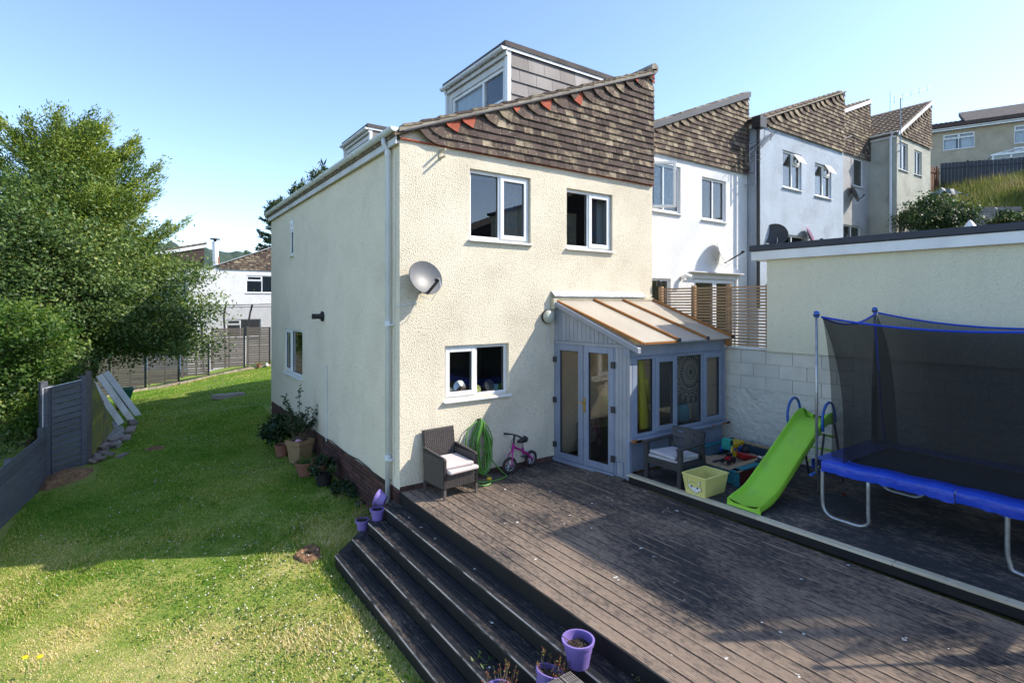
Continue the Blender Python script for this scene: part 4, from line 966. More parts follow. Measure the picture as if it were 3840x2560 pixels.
# ------------------------------------------------------------------ terrace of neighbouring houses
def terrace_house(label, fr, w, depth, zb, ze, zr, wm, wins, barge, roof_rows=False, red=0, pal=(.42, .36, .22), tiles=True, gm='pipe', rdtop=.0):
    h = thing('terraced_house', label, 'house', tuple(fr.pt(w/2, depth/2, 0)), 0, 'terrace of houses stepping up the hill')
    m_ = MB(fr); wall_holes(m_, 0, w, zb-1.5, ze+.02, [x[0] for x in wins], .10); m_.build('wall', wm, h)
    m_ = MB(fr); m_.prism([(0, .03, ze-.01), (w, .03, ze-.01), (w, .03, zr-.05), (0, .03, ze+.10)], (0, .05, 0))
    m_.quad((0, 0, zb-1.5), (0, depth, zb-1.5), (0, depth, ze+.1), (0, 0, ze+.1)); m_.quad((w, 0, zb-1.5), (w, 0, zr-.05), (w, depth, zr-.05), (w, depth, zb-1.5)); m_.poly([(0, depth, zb-1.5), (0, depth, ze+.1), (w, depth, zr-.05), (w, depth, zb-1.5)])
    m_.build('wall', wm, h)
    sl = (zr-ze-.13)/w; zz = lambda a: ze+.13+sl*a
    m_ = MB(fr); m_.prism([(-.12, -.06, zz(-.12)-.09), (w+.02, -.06, zz(w+.02)-.09), (w+.02, -.06, zz(w+.02)-.015), (-.12, -.06, zz(-.12)-.015)], (0, depth+.1, 0)); m_.build('roof', 'tile_d', h)
    if roof_rows:
        m_ = MB(fr); nr = int(w/.30)
        for k in range(nr):
            a0 = -.14+k*.30; a1 = a0+.32; nd_ = int((depth)/.28)
            for j in range(nd_):
                d0 = -.08+j*.28
                m_.prism([(a0, d0, zz(a0)+.035), (a1, d0, zz(a1)+.004), (a1, d0+.03, zz(a1)+.045), (a0, d0+.03, zz(a0)+.08)], (0, 0, -.02)) if j % 1 == 0 and j < 12 else None
                m_.prism([(a0, d0+.03, zz(a0)+.05), (a1, d0+.03, zz(a1)+.01), (a1, d0+.28, zz(a1)+.01), (a0, d0+.28, zz(a0)+.05)], (0, 0, -.02)) if j < 12 else None
        m_.build('roof_tiles', 'tile_m', h, kind='stuff')
    else:
        for k in range(int(w/.29)):
            a0 = .0+k*.29
            MB(fr).prism([(a0, -.09, zz(a0)+.03), (a0+.30, -.09, zz(a0+.30)+.004), (a0+.30, -.09, zz(a0+.3)-.03), (a0, -.09, zz(a0)-.01)], (0, .4, 0)).build('verge_tile', random.choice(['tile_m', 'tile_l', 'mortar']), h)
    bh = .17 if barge != 'mortar' else .06
    MB(fr).prism([(-.02, -.10, zz(0)-.02), (w+.02, -.10, zz(w+.02)-.02), (w+.02, -.10, zz(w+.02)-bh), (-.02, -.10, zz(0)-bh)], (0, .06, 0)).build('bargeboard', barge, h)
    if tiles: tile_gable(h, fr, 0, w, ze-.01, ze+.10, zz(w)-.03, red=red, pal=pal)
    MB(fr).box(-.07, -.045, 0, depth, ze-.10, ze+.12).build('fascia', gm if gm != 'black' else 'fascia', h)
    p = fr.pt(-.12, -.06, ze+.12); q = fr.pt(-.12, depth, ze+.12); gutter(h, p, q, .06, gm, 4, outv=tuple(-fr.u))
    for x in wins:
        window(h, fr, *x[0], x[1], rd=.05, **(x[2] if len(x) > 2 else {}))
    return h
F2 = Frame((5.45, 1.2), 0)
h2 = terrace_house('white rendered terraced house with brown tile hung gable next to the cream one', F2, 5.30, 9, .9, 6.28, 8.56, 'white_r',
    [((1.25, 2.42, 4.92, 6.06), [(0, .5, 'fixed'), (.5, 1, 'fixed')]), ((3.27, 4.30, 4.88, 5.96), [(0, .5, 'fixed'), (.5, 1, 'fixed')], {'curtain': [(.02, .12, 'curtain')]}),
     ((1.2, 2.05, 2.5, 3.32), [(0, 1, 'fixed')]), ((2.95, 4.75, 1.0, 3.36), [(0, .5, 'sash'), (.5, 1, 'sash')])], 'edge_d', pal=(.30, .42, .28))
# open casement swung out from the first window
oc = MB(Frame((5.45+1.28, 1.2-.02), -38)); frame_boxes(oc, 0, .6, 4.96, 6.03, .06, -.02, .04); s = oc.build('sash', 'upvc', h2, bevel=.005); s['label'] = 'casement swung open'
MB(Frame((5.45+1.28, 1.2-.02), -38)).box(.06, .54, .0, .01, 5.02, 5.97).build('pane', 'glass', s)
MB(F2).box(2.75, 4.95, -.16, 0, 3.50, 3.53).build('door_canopy', 'fascia', h2)
F3 = Frame((10.80, .9), 0)
h3 = terrace_house('pale blue terraced house with brown tile hung gable, third along', F3, 4.93, 9, 2.1, 7.62, 9.62, 'blue_r',
    [((1.24, 2.28, 6.06, 7.12), [(0, .55, 'fixed'), (.55, 1, 'fan')]), ((3.08, 4.12, 6.03, 7.03), [(0, .55, 'fixed'), (.55, 1, 'fan')]), ((1.0, 2.6, 3.2, 4.72), [(0, .5, 'fixed'), (.5, 1, 'fixed')])], 'mortar', roof_rows=True, pal=(.25, .40, .35), gm='black')
for a, z in ((1.24+.60, 6.06), (3.08+.60, 6.03)):      # top lights propped open
    s = MB(F3); zt = z+1.0; s.add([(a, -.02, zt), (a+.42, -.02, zt), (a+.42, -.17, zt-.24), (a, -.17, zt-.24), (a, .01, zt+.03), (a+.42, .01, zt+.03), (a+.42, -.14, zt-.22), (a, -.14, zt-.22)], BOXF); s.build('top_light', 'upvc', h3)
MB().tube([(10.70, .82, 7.7), (10.72, .86, 7.4), (10.72, .86, 2.6)], .045, 8).build('downpipe', 'black', h3); MB().box(10.55, 10.85, .70, .95, 7.45, 7.75).build('hopper', 'black', h3)
F4 = Frame((15.75, 2.75), 0)
h4 = terrace_house('grey terraced house set back between pale blue and pale green ones', F4, 6.6, 9, 3.3, 8.75, 11.35, 'grey_r',
    [((5.15, 6.05, 7.55, 8.7), [(0, 1, 'fixed')]), ((3.3, 4.1, 7.5, 8.6), [(0, 1, 'fixed')]), ((4.2, 5.8, 4.4, 5.9), [(0, .5, 'fixed'), (.5, 1, 'fixed')])], 'upvc', roof_rows=True, pal=(.25, .42, .33))
F5 = Frame((22.36, 1.75), 0)
h5 = terrace_house('pale green grey terraced house at the top end of the row', F5, 3.66, 9, 4.6, 9.62, 11.8, 'green_r',
    [((.22, 1.12, 8.26, 9.4), [(0, .5, 'fixed'), (.5, 1, 'fixed')]), ((1.82, 2.64, 8.28, 9.32), [(0, .5, 'fixed'), (.5, 1, 'fixed')]), ((.2, .8, 5.6, 6.5), [(0, 1, 'fixed')])], 'upvc', roof_rows=True, pal=(.3, .42, .28))
MB().tube([(22.26, 1.85, 9.7), (22.30, 1.95, 9.5), (22.30, 1.95, 4.6)], .05, 8).build('downpipe', 'pipe', h5)
dish('dark round dish seen edge on, on the pale blue house above the flat roof', (11.55, .88, 4.42), (-.75, -.6, .25), .33, m='char', arm=.3)
dish('dark dish with a pink rim on the pale blue house', (13.2, .88, 4.45), (.30, -.8, .36), .33, m='char', arm=.3, rim='pinkst')
dish('grey mesh dish high on the grey set back house', (20.4, 2.72, 6.9), (.45, -.8, .36), .38, m='dish')
dish('small grey dish low on the grey set back house', (18.9, 2.72, 5.2), (.45, -.8, .36), .32, m='dish')
dish('white round dish low on the white terraced house', (9.25, 1.18, 3.85), (.30, -.9, .3), .36, m='white', arm=.55)
tg = thing('security_light', 'white security light with sensor on the white house', 'security light', (7.9, 1.15, 3.35))
MB().tube([(7.9, 1.19, 3.36), (7.9, 1.08, 3.40), (8.02, 1.0, 3.38)], [.05, .06, .05], 10).build('lamp_head', 'white', tg, smooth=True); MB().lathe([(.0, 0), (.045, .02), (.0, .06)], (7.84, 1.05, 3.28), 10).build('sensor', 'white', tg)
def yagi(label, base, mast, boom, L, el, n=9, vertical=False, wall=None):
    t = thing('tv_aerial', label, 'aerial', base); b = Vector(base); top = b+Vector((0, 0, mast)); d = Vector(boom).normalized()
    MB().tube([b, top], .022, 6).build('mast', 'aerial', t)
    if wall: w = MB(); [w.bar(b+Vector((0, 0, z)), b+Vector((0, 0, z))+Vector(wall), .03, .03) for z in (.05, .35)]; w.build('bracket', 'aerial', t)
    p, q = top-d*L*.25, top+d*L*.75; MB().tube([p, q], .013, 5).build('boom', 'aerial', t)
    cr = Vector((0, 0, 1)) if vertical else d.cross(Vector((0, 0, 1))).normalized()
    m_ = MB()
    for i in range(n):
        c = p+(q-p)*(i+.5)/n; l = el*(1-.4*i/n); m_.tube([c-cr*l, c+cr*l], .008, 4)
    for s in (-.25, -.12, .12, .25): m_.tube([p+Vector((0, 0, s))-cr*el*1.1, p+Vector((0, 0, s))+cr*el*1.1], .009, 4)
    m_.tube([p-Vector((0, 0, .3)), p+Vector((0, 0, .3))], .01, 4)
    m_.build('elements', 'aerial', t); return t
yagi('many barred TV aerial between the white and pale blue houses', (10.55, .85, 5.9), 1.0, (.75, -.2, .62), 1.0, .36, 11, False, (.0, .30, 0))
yagi('TV aerial on a pole bracketed to the grey set back house', (19.3, 2.55, 8.3), .75, (.85, -.2, .35), .9, .30, 8, False, (0, .2, 0))
yagi('tall thin TV aerial mast on the corner of the top terraced house', (22.45, 1.65, 8.9), 2.2, (.9, -.25, .36), 2.6, .16, 5, True, (0, .12, 0))
o = MB().tube([(11.15, .86, 7.6), (11.25, .80, 7.45), (11.2, .78, 7.2)], .012, 5).build('cable', 'black', h3)

# upper house on the hill
FU = Frame((45.0, 8.6), -67)
UH = thing('hillside_house', 'tan rendered house above the dark fence at the top of the hill', 'house', tuple(FU.pt(4, 4, 0)))
uw = [((1.65, 3.45, 14.0, 15.15), [(0, .5, 'fan'), (.5, 1, 'fan')], {'curtain': [(.02, .42, 'lace'), (.58, .98, 'lace')]}), ((5.55, 7.6, 13.9, 15.15), [(0, .35, 'fan'), (.35, 1, 'fixed')], {'curtain': [(.38, .98, 'lace'), (.02, .3, 'lace')]})]
m_ = MB(FU); wall_holes(m_, .65, 12, 9, 15.45, [x[0] for x in uw], .1); m_.quad((.65, 0, 9), (.65, 0, 15.45), (.65, 8, 15.45), (.65, 8, 9)); m_.build('wall', 'tan_r', UH)
for x in uw: window(UH, FU, *x[0], x[1], rd=.04, **x[2])
m_ = MB(FU); m_.add([(.3, -.35, 15.45), (12, -.35, 15.45), (12, 4, 16.9), (.3, 4, 16.9), (.3, -.35, 15.58), (12, -.35, 15.58), (12, 4, 17.05), (.3, 4, 17.05)], BOXF); m_.build('roof', 'tile_m', UH)
m_ = MB(FU)
for k in range(14):
    t0 = k/14
    for j in range(39):
        a = .3+j*.3; d = -.37+t0*4.37; z = 15.59+t0*1.47
        m_.prism([(a, d, z+.05), (a+.15, d, z+.09), (a+.3, d, z+.05), (a+.3, d+.32, z+.12), (a, d+.32, z+.12)], (0, 0, -.04))
m_.build('roof_tiles', 'tile_d', UH, kind='stuff')
MB(FU).box(.3, 12, -.42, -.33, 15.38, 15.5).build('fascia', 'upvc', UH); gutter(UH, FU.pt(.3, -.46, 15.5), FU.pt(12, -.46, 15.5), .07, 'pipe', 5, outv=tuple(-FU.w))
MB().tube([FU.pt(.75, -.4, 15.4), FU.pt(.75, -.08, 15.2), FU.pt(.75, -.08, 10)], .05, 8).build('downpipe', 'pipe', UH)
MB(FU).add([(3.2, 2, 16.1), (12, 2, 16.1), (12, 5, 17.7), (3.2, 5, 17.7), (3.2, 2, 16.5), (12, 2, 16.5), (12, 5, 18.0), (3.2, 5, 18.0)], BOXF).build('rear_roof', 'felt', UH)
# its conservatory
UC = thing('glass_conservatory', 'white framed conservatory with glazed roof in front of the tan house', 'conservatory', tuple(FU.pt(6.5, -1.5, 11)))
m_ = MB(FU); a0, a1 = 4.0, 9.5
for i in range(7):
    a = a0+(a1-a0)*i/6; m_.box(a-.05, a+.05, -2.55, -2.45, 11, 12.75)
m_.box(a0-.1, a1+.1, -2.6, -2.4, 12.66, 12.80); m_.box(a0-.1, a1+.1, -2.56, -2.44, 11, 11.7)
for i in range(6): m_.bar(FU.pt(0, 0, 0)*0+Vector((a0+(a1-a0)*i/5, -2.5, 12.78)), Vector((a0+1.5+(a1-a0-2.2)*i/5, -.15, 13.5)), .07, .07)
m_.bar((a0-.05, -2.5, 12.78), (a0-.02, -.1, 12.8), .08, .08); m_.bar((a0+1.5, -.2, 13.52), (a1, -.2, 13.52), .1, .1)
m_.build('frame', 'upvc', UC)
MB(FU).add([(a0, -2.5, 12.76), (a1, -2.5, 12.76), (a1, -.15, 13.48), (a0+1.5, -.15, 13.48)], [(0, 1, 2, 3)]).build('roof_glass', 'glass', UC)
MB(FU).box(a0, a1, -2.5, -2.48, 11.7, 12.66).build('pane', 'glass', UC)
# fences of the hillside garden
def board_fence(label, p, q, zb, ht, m, n, rails=True, cat='fence', posts=3):
    p = Vector(p); q = Vector(q); L = (q-p).length; f = Frame((p.x, p.y), math.degrees(math.atan2(q.y-p.y, q.x-p.x))); L = math.hypot(q.x-p.x, q.y-p.y)
    t = thing('fence', label, cat, (p.x, p.y, zb))
    me = mesh_of(MB().box(.004, L/n-.004, -.012, .012, 0, ht), 'board', m)
    for i in range(n):
        o = link(bpy.data.objects.new('board', me)); o.parent = t; o.location = f.pt(i*L/n, random.uniform(-.006, .006), zb+(q.z-p.z)*i/n+random.uniform(-.02, .02))-wloc(t); o.rotation_euler = (0, 0, f.ang)
    for z in (.25, ht-.3): MB(f).bar((0, -.035, zb+z), (L, -.035, zb+z+(q.z-p.z)), .04, .09).build('rail', m, t)
    for i in range(posts):
        a = L*(i+.5)/posts; MB(f).box(a-.05, a+.05, -.14, -.06, zb-.3+(q.z-p.z)*(i+.5)/posts, zb+ht+.05+(q.z-p.z)*(i+.5)/posts).build('post', m, t)
    return t
board_fence('dark blue stained close board fence below the tan house', (37.3, 4.75, 0), (39.6, -2.5, -.5), 9.6, 1.72, 'edge_d', 44)
board_fence('red brown open board fence beside the top terraced house', (34.0, 4.6, 0), (37.2, 4.8, .25), 9.0, 1.75, 'brownf', 12, posts=2)
# hillside garden: long grass, bushes, a low block wall, a tarpaulin heap
def scatter_blades(name, P, L, W, m, var, lean=.35, kind='stuff', parent=None):
    n = len(P); h = L*rng.uniform(.5, 1.2, n); a = rng.uniform(0, 2*np.pi, n); d = np.c_[np.cos(a), np.sin(a), np.zeros(n)]; b = np.c_[-np.sin(a), np.cos(a), np.zeros(n)]
    ln = (rng.uniform(.0, 1, n)*lean*h)[:, None]; w = (W*rng.uniform(.6, 1.4, n))[:, None]
    V = np.stack([P-b*w, P+b*w, P+d*ln+np.c_[np.zeros(n), np.zeros(n), h]], 1).reshape(-1, 3)
    return fast_mesh(name, V, np.arange(3*n).reshape(n, 3), m, parent, np.repeat(np.clip(var, 0, 1), 3), kind)
n = 26000; X = rng.uniform(26.5, 38, n); Y = rng.uniform(-4, 5.2, n); Z = terr(X, Y)
o = scatter_blades('long_grass', np.c_[X, Y, Z], .62, .014, 'dryleaf', np.clip(.38+.25*np.sin(X*1.3)*np.sin(Y*1.7)+rng.normal(0, .22, n)+(Z-7.5)*.09, 0, 1), .55); tag(o, 'tall dry seeding grass on the hillside below the fence', 'long grass')
def bush(label, c, r, n, m, size, cat='bush', name='bush', group=None, trunk=True, dens=.5):
    t = thing(name, label, cat, (c[0], c[1], c[2]-r[2]), 0, group); K = max(12, n//170)
    u = unit(rng.normal(size=(K, 3))); u[:, 2] = np.abs(u[:, 2])*1.3-.35; cc = u*rng.uniform(dens, .95, (K, 1))*np.array(r)+np.array(c)
    ci = rng.integers(0, K, n); P = cc[ci]+rng.normal(size=(n, 3))*np.array(r)*.17
    hgt = (P[:, 2]-c[2])/r[2]; v = .35+rng.normal(0, .18, n)+.18*rng.normal(size=K)[ci]+.12*hgt
    leaves('foliage', P, size, size*.6, m, t, v, .6, unit(P-np.array(c)), .8)
    if trunk:
        for i in range(3): MB().tube([(c[0]+random.uniform(-.1, .1), c[1], c[2]-r[2]), (c[0]+random.gauss(0, r[0]*.3), c[1]+random.gauss(0, r[1]*.3), c[2])], [.03, .012], 6).build('stem', 'bark', t)
    return t
bush('dark rounded hedge bush showing above the flat roof', (22.2, .35, 5.95), (1.75, 1.2, .95), 9000, 'hleaf', .11)
bush('low trailing bush right of the block wall above the flat roof', (24.9, -1.4, 5.95), (1.5, .8, .36), 3500, 'hleaf', .11)
bush('weedy green shrub at the foot of the long grass', (25.8, .9, 6.6), (1.9, .8, .55), 3500, 'leaf2', .12)
bush('dark shrub at the right end of the dark blue fence', (34, -1.6, 9.4), (1.6, 1.2, 1.0), 3500, 'hleaf', .13)
GW = thing('garden_wall', 'low pale block retaining wall in the hillside garden', 'wall', (27.0, .2, 6.2)); f = Frame((25.6, 1.0), -40)
for k in range(4):
    for j in range(6):
        MB(f).box(j*.46+(.2 if k % 2 else 0), j*.46+.45+(.2 if k % 2 else 0), 0, .2, 6.0+k*.22, 6.21+k*.22).build('block', 'conc', GW)
mb = MB(); n = 9; vs_ = [(29.5+i*.16+random.gauss(0, .04), 2.4-i*.1+j*.22, 8.15+.35*math.sin(i/8*math.pi)*math.sin(j/4*math.pi)+random.gauss(0, .07)) for i in range(n) for j in range(5)]
mb.add(vs_, [(i*5+j, i*5+j+1, (i+1)*5+j+1, (i+1)*5+j) for i in range(n-1) for j in range(4)]); M['tarp'] = mat('dull_tarpaulin', (.07, .12, .12), (.16, .19, .20), scale=6, rough=.6)
tag(mb.build('tarpaulin', 'tarp', None), 'crumpled teal tarpaulin heap in the hillside grass', 'tarpaulin')
t = thing('parasol', 'folded white parasol tip showing above the flat roof', 'parasol', (19.7, -1.3, 3.6)); MB().lathe([(.34, 1.35), (.35, 1.38), (.20, 1.66), (.05, 1.88), (0, 1.92)], (19.7, -1.3, 3.6), 8).build('canopy', 'white', t); MB().tube([(19.7, -1.3, 3.6), (19.7, -1.3, 5.45)], .025, 8).build('pole', 'steel', t)
# ------------------------------------------------------------------ furniture and toys
def weave(mb, o, u, v, n, nu, nv, amp=.009, wid=.9):
    """basket weave: alternating bulged strand crossings on a panel o + u*s + v*t"""
    o, u, v, n = Vector(o), Vector(u), Vector(v), Vector(n).normalized()
    for i in range(nu):
        for j in range(nv):
            off = .5 if j % 2 else 0
            s0, s1 = (i+.06+off*.5)/nu, (i+.94+off*.5)/nu; t0, t1 = (j+.10)/nv, (j+.90)/nv
            if s1 > 1: continue
            P = [o+u*s0+v*t0, o+u*((s0+s1)/2)+v*t0+n*amp, o+u*s1+v*t0, o+u*s1+v*t1, o+u*((s0+s1)/2)+v*t1+n*amp, o+u*s0+v*t1]
            mb.add(P, [(0, 1, 4, 5), (1, 2, 3, 4)])
wc = thing('wicker_armchair', 'dark brown wicker armchair standing against the cream wall', 'armchair', (.62, -.38, 0), rad(4))
def P_(name, m, fn, **k):
    mb = MB(); fn(mb); return mb.build(name, m, wc, local=True, **k)
wx, wy = .265, .27
for sx_ in (-1, 1):
    for sy in (-1, 1): P_('leg', 'wicker', lambda b: b.box(sx_*wx-.016, sx_*wx+.016, sy*wy-.016, sy*wy+.016, 0, .56 if sy < 0 else .62))
    def side(b):
        x = sx_*wx
        xx = x+.022*sx_*ow; weave(b, (xx, -wy, .16), (0, 2*wy, 0), (0, .0, .40), (sx_*ow, 0, 0), 18, 17)
    P_('panel', 'black', lambda b: b.prism([(sx_*wx-.02, -wy-.016, .14), (sx_*wx-.02, wy, .14), (sx_*wx-.02, wy+.01, .60), (sx_*wx-.02, -wy-.016, .55)], (.04, 0, 0)))
    for ow in (-1, 1): P_('arm', 'wicker', side, kind='stuff')
def back(b):
    weave(b, (-wx+.005, wy-.024, .32), (2*wx-.01, 0, 0), (0, .08, .53), (0, -1, .1), 16, 18); b.tube([(-wx, wy, .32), (-wx, wy+.08, .85), (wx, wy+.08, .85), (wx, wy, .32)], .014, 6)
P_('panel', 'black', lambda b: b.prism([(-wx, wy-.02, .30), (-wx, wy+.02, .30), (-wx, wy+.10, .845), (-wx, wy+.06, .845)], (2*wx, 0, 0))); P_('backrest', 'wicker', back)
P_('panel', 'black', lambda b: b.box(-wx, wx, -wy, -wy+.03, .15, .36))
def front(b): weave(b, (-wx+.01, -wy-.003, .16), (2*wx-.02, 0, 0), (0, 0, .2), (0, -1, 0), 16, 7)
P_('front_panel', 'wicker', front); P_('seat', 'wicker', lambda b: b.box(-wx+.02, wx-.02, -wy+.03, wy-.0, .33, .365)); P_('seat_rim', 'wicker', lambda b: b.tube([(-wx, -wy, .565), (wx*-1, wy, .615)], .016, 6).tube([(wx, -wy, .565), (wx, wy, .615)], .016, 6))
def cushion(label, c, rz_, sx_, sy, h, m):
    o = MB().box(-sx_, sx_, -sy, sy, 0, h).build('seat_cushion', m, None); o.location = c; o.rotation_euler = rz_
    b = o.modifiers.new('b', 'BEVEL'); b.width = h*.42; b.segments = 3; tag(o, label, 'cushion'); return o
cushion('lower pale pink cushion on the wicker armchair', (.635, -.46, .367), (rad(3), 0, rad(6)), .25, .27, .055, 'cush'); cushion('upper pale pink cushion on top of another on the wicker armchair', (.61, -.42, .424), (rad(2), 0, rad(1)), .235, .25, .05, 'cush')
# hose
hk = thing('garden_hose', 'coiled green garden hose hanging on the cream wall above the deck', 'hose', (1.32, -.06, 0))
MB().box(1.30, 1.34, -.05, 0, .80, .90).build('hose_hook', 'black', hk)
mb = MB()
for k in range(17):
    a = random.uniform(-.19, -.05); b = random.uniform(.05, .19); low = random.uniform(.03, .20); y = -.03-random.uniform(0, .10); top = .89+random.uniform(-.03, .02); pts = []
    for i in range(28):
        t = 2*math.pi*i/28; w = (abs(a) if math.sin(t) < 0 else b)*(.55+.45*math.cos(math.pi*(.5*math.cos(t)-.1)))
        z = (top+low)/2+(top-low)/2*math.cos(t); q = 1-.75*max(0, math.cos(t))**2
        pts.append((1.32+math.sin(t)*(abs(a) if math.sin(t) < 0 else b)*q+.012*math.sin(k+i*.5), y-.02*math.sin(t*2+k)-.04*(1-math.cos(t))/2, z))
    mb.tube(pts, .0105, 6, closed=True)
mb.build('hose_coil', 'hose', hk, smooth=True)
mb = MB()
def sm(pts, n=6):
    pts = [Vector(p) for p in pts]; out = []
    for i in range(len(pts)-1):
        p0 = pts[max(i-1, 0)]; p1 = pts[i]; p2 = pts[i+1]; p3 = pts[min(i+2, len(pts)-1)]
        for k in range(n):
            t = k/n; out.append(.5*((2*p1)+(-p0+p2)*t+(2*p0-5*p1+4*p2-p3)*t*t+(-p0+3*p1-3*p2+p3)*t**3))
    return out+[pts[-1]]
mb.tube(sm([(1.20, -.14, .06), (1.07, -.32, .015), (1.10, -.47, .013), (1.24, -.47, .013), (1.33, -.33, .014), (1.36, -.2, .05)]), .011, 7)
mb.tube(sm([(1.42, -.08, .42), (1.52, -.09, .24), (1.68, -.16, .03), (1.66, -.30, .013), (1.45, -.38, .013), (1.22, -.36, .013), (1.10, -.26, .03), (1.14, -.14, .12)]), .011, 7)
mb.tube(sm([(1.34, -.10, .75), (1.22, -.13, .60), (1.36, -.16, .42), (1.50, -.12, .33), (1.46, -.10, .22), (1.38, -.1, .16)]), .011, 7)
mb.tube(sm([(1.27, -.05, .87), (1.10, -.06, .75), (1.04, -.08, .45), (1.03, -.08, .38)]), .011, 7)
mb.build('hose_tail', 'hose', hk, smooth=True)
MB().tube([(1.30, -.30, .03), (1.36, -.33, .03)], .022, 10).build('connector', 'yel', hk); MB().tube([(1.36, -.33, .03), (1.44, -.36, .03)], .018, 10).build('connector', 'char', hk)
# balance bike leaning on the wall
bk = thing('balance_bike', 'small magenta balance bike with black tyres by the hose', 'balance bike', (2.03, -.14, 0), rad(10))
def B(name, m, fn, par=None, **k):
    mb = MB(); fn(mb); o = mb.build(name, m, par or bk, local=True, **k); return o
Rx = Matrix.Rotation(rad(90), 3, 'X')
def wheel(x, y, yaw):
    w = link(bpy.data.objects.new('wheel', None)); w.parent = bk; w.location = (x, y, .135); w.rotation_euler = (0, 0, yaw); w.empty_display_size = .05
    ring = [(.112*math.cos(2*math.pi*k/22), 0, .112*math.sin(2*math.pi*k/22)) for k in range(22)]; B('tyre', 'rub', lambda b: b.tube(ring, .024, 9, closed=True), w, smooth=True)
    def rim(b):
        b.tube([(.088*math.cos(2*math.pi*k/18), 0, .088*math.sin(2*math.pi*k/18)) for k in range(18)], .008, 5, closed=True); b.tube([(0, -.03, 0), (0, .03, 0)], .018, 8)
        for k in range(9): a = 2*math.pi*k/9; b.tube([(0, 0, 0), (.088*math.cos(a), 0, .088*math.sin(a))], .006, 4)
    B('rim', 'silver', rim, w)
wheel(-.26, -.03, rad(-12)); wheel(.27, 0, 0)
B('fork', 'pink', lambda b: b.tube([(-.26, -.075, .135), (-.235, -.07, .30), (-.20, -.03, .36)], .012, 7).tube([(-.26, .015, .135), (-.235, .02, .30), (-.20, -.03, .36)], .012, 7).tube([(-.20, -.03, .33), (-.175, -.03, .47)], .022, 8))
B('frame', 'pink', lambda b: b.tube([(-.18, -.03, .42), (.06, -.01, .30), (.17, 0, .24), (.27, -.035, .135)], .018, 8).tube([(.15, 0, .245), (.27, .035, .135)], .012, 7).tube([(.07, -.01, .25), (.06, -.01, .36)], .018, 8))
B('seat_post', 'silver', lambda b: b.tube([(.07, -.01, .18), (.055, -.01, .46)], .014, 8)); B('stem', 'black', lambda b: b.tube([(-.175, -.03, .46), (-.155, -.03, .60)], .016, 8))
def hb(b): b.tube([(-.19, -.22, .595), (-.155, -.10, .605), (-.155, .04, .605), (-.19, .16, .595)], .011, 7)
B('handlebar', 'black', hb); 
for y0, y1 in ((-.23, -.13), (.07, .17)): B('grip', 'char', lambda b: b.tube([(-.192, y0, .595), (-.165, y1 if y0 < 0 else y0, .60)] if y0 < 0 else [(-.165, y0, .60), (-.192, y1, .595)], .017, 8))
B('saddle', 'black', lambda b: b.tube([(-.05, -.01, .47), (.03, -.01, .475), (.12, -.01, .485), (.16, -.01, .49)], [.022, .04, .058, .03], 10), smooth=True)
B('brake_cable', 'black', lambda b: b.tube(sm([(-.165, -.1, .60), (-.27, -.09, .55), (-.28, -.07, .44), (-.22, -.05, .38)]), .004, 5)); B('footrest', 'black', lambda b: b.box(.05, .16, -.045, .03, .20, .215))
# charcoal plastic armchair, faces the steps
pc = thing('plastic_armchair', 'charcoal plastic garden armchair in front of the conservatory window', 'armchair', (3.42, -2.15, ZR), rad(-90))
def C_(name, m, fn, **k):
    mb = MB(); fn(mb); return mb.build(name, m, pc, local=True, **k)
for sx_ in (-1, 1):      # local -y is the front
    C_('leg', 'char', lambda b: b.prism([(sx_*.30-.035, -.32, 0), (sx_*.30+.035, -.32, 0), (sx_*.30+.035, -.25, .0), (sx_*.30-.035, -.25, 0)], (0, 0, .53)), bevel=.01)
    C_('leg', 'char', lambda b: b.add([(sx_*.28-.03, .26, 0), (sx_*.28+.03, .26, 0), (sx_*.28+.03, .33, 0), (sx_*.28-.03, .33, 0), (sx_*.28-.03, .20, .55), (sx_*.28+.03, .20, .55), (sx_*.28+.03, .27, .55), (sx_*.28-.03, .27, .55)], BOXF), bevel=.01)
    C_('arm', 'char', lambda b: b.add([(sx_*.30-.04, -.335, .525), (sx_*.30+.04, -.335, .525), (sx_*.29+.035, .27, .545), (sx_*.29-.035, .27, .545), (sx_*.30-.04, -.335, .56), (sx_*.30+.04, -.335, .56), (sx_*.29+.035, .27, .58), (sx_*.29-.035, .27, .58)], BOXF), bevel=.012, seg=2)
    C_('side_rail', 'char', lambda b: b.box(sx_*.295-.02, sx_*.295+.02, -.26, .26, .25, .32))
C_('front_rail', 'char', lambda b: b.box(-.27, .27, -.31, -.27, .23, .33), bevel=.006); C_('seat', 'char', lambda b: b.box(-.275, .275, -.28, .24, .295, .325))
def cb_(b):      # curved slatted back with slots
    for i in range(8):
        x0, x1 = -.29+i*.0725, -.29+(i+1)*.0725; c0, c1 = .05*(1-(x0/.29)**2), .05*(1-(x1/.29)**2)
        for z0, z1 in ((.33, .42), (.445, .535), (.56, .62), (.645, .70)):
            if i in (1, 2, 5, 6) or True:
                y0, y1 = .19+(z0-.33)*.27, .19+(z1-.33)*.27
                b.add([(x0, y0+c0, z0), (x1, y0+c1, z0), (x1, y0+c1+.025, z0), (x0, y0+c0+.025, z0), (x0, y1+c0, z1), (x1, y1+c1, z1), (x1, y1+c1+.025, z1), (x0, y1+c0+.025, z1)], BOXF)
        if i in (0, 3, 4, 7):
            z0, z1 = .33, .70; y0, y1 = .192+0, .192+(z1-z0)*.27
            b.add([(x0, y0+c0, z0), (x1, y0+c1, z0), (x1, y0+c1+.02, z0), (x0, y0+c0+.02, z0), (x0, y1+c0, z1), (x1, y1+c1, z1), (x1, y1+c1+.02, z1), (x0, y1+c0+.02, z1)], BOXF)
C_('backrest', 'char', cb_)
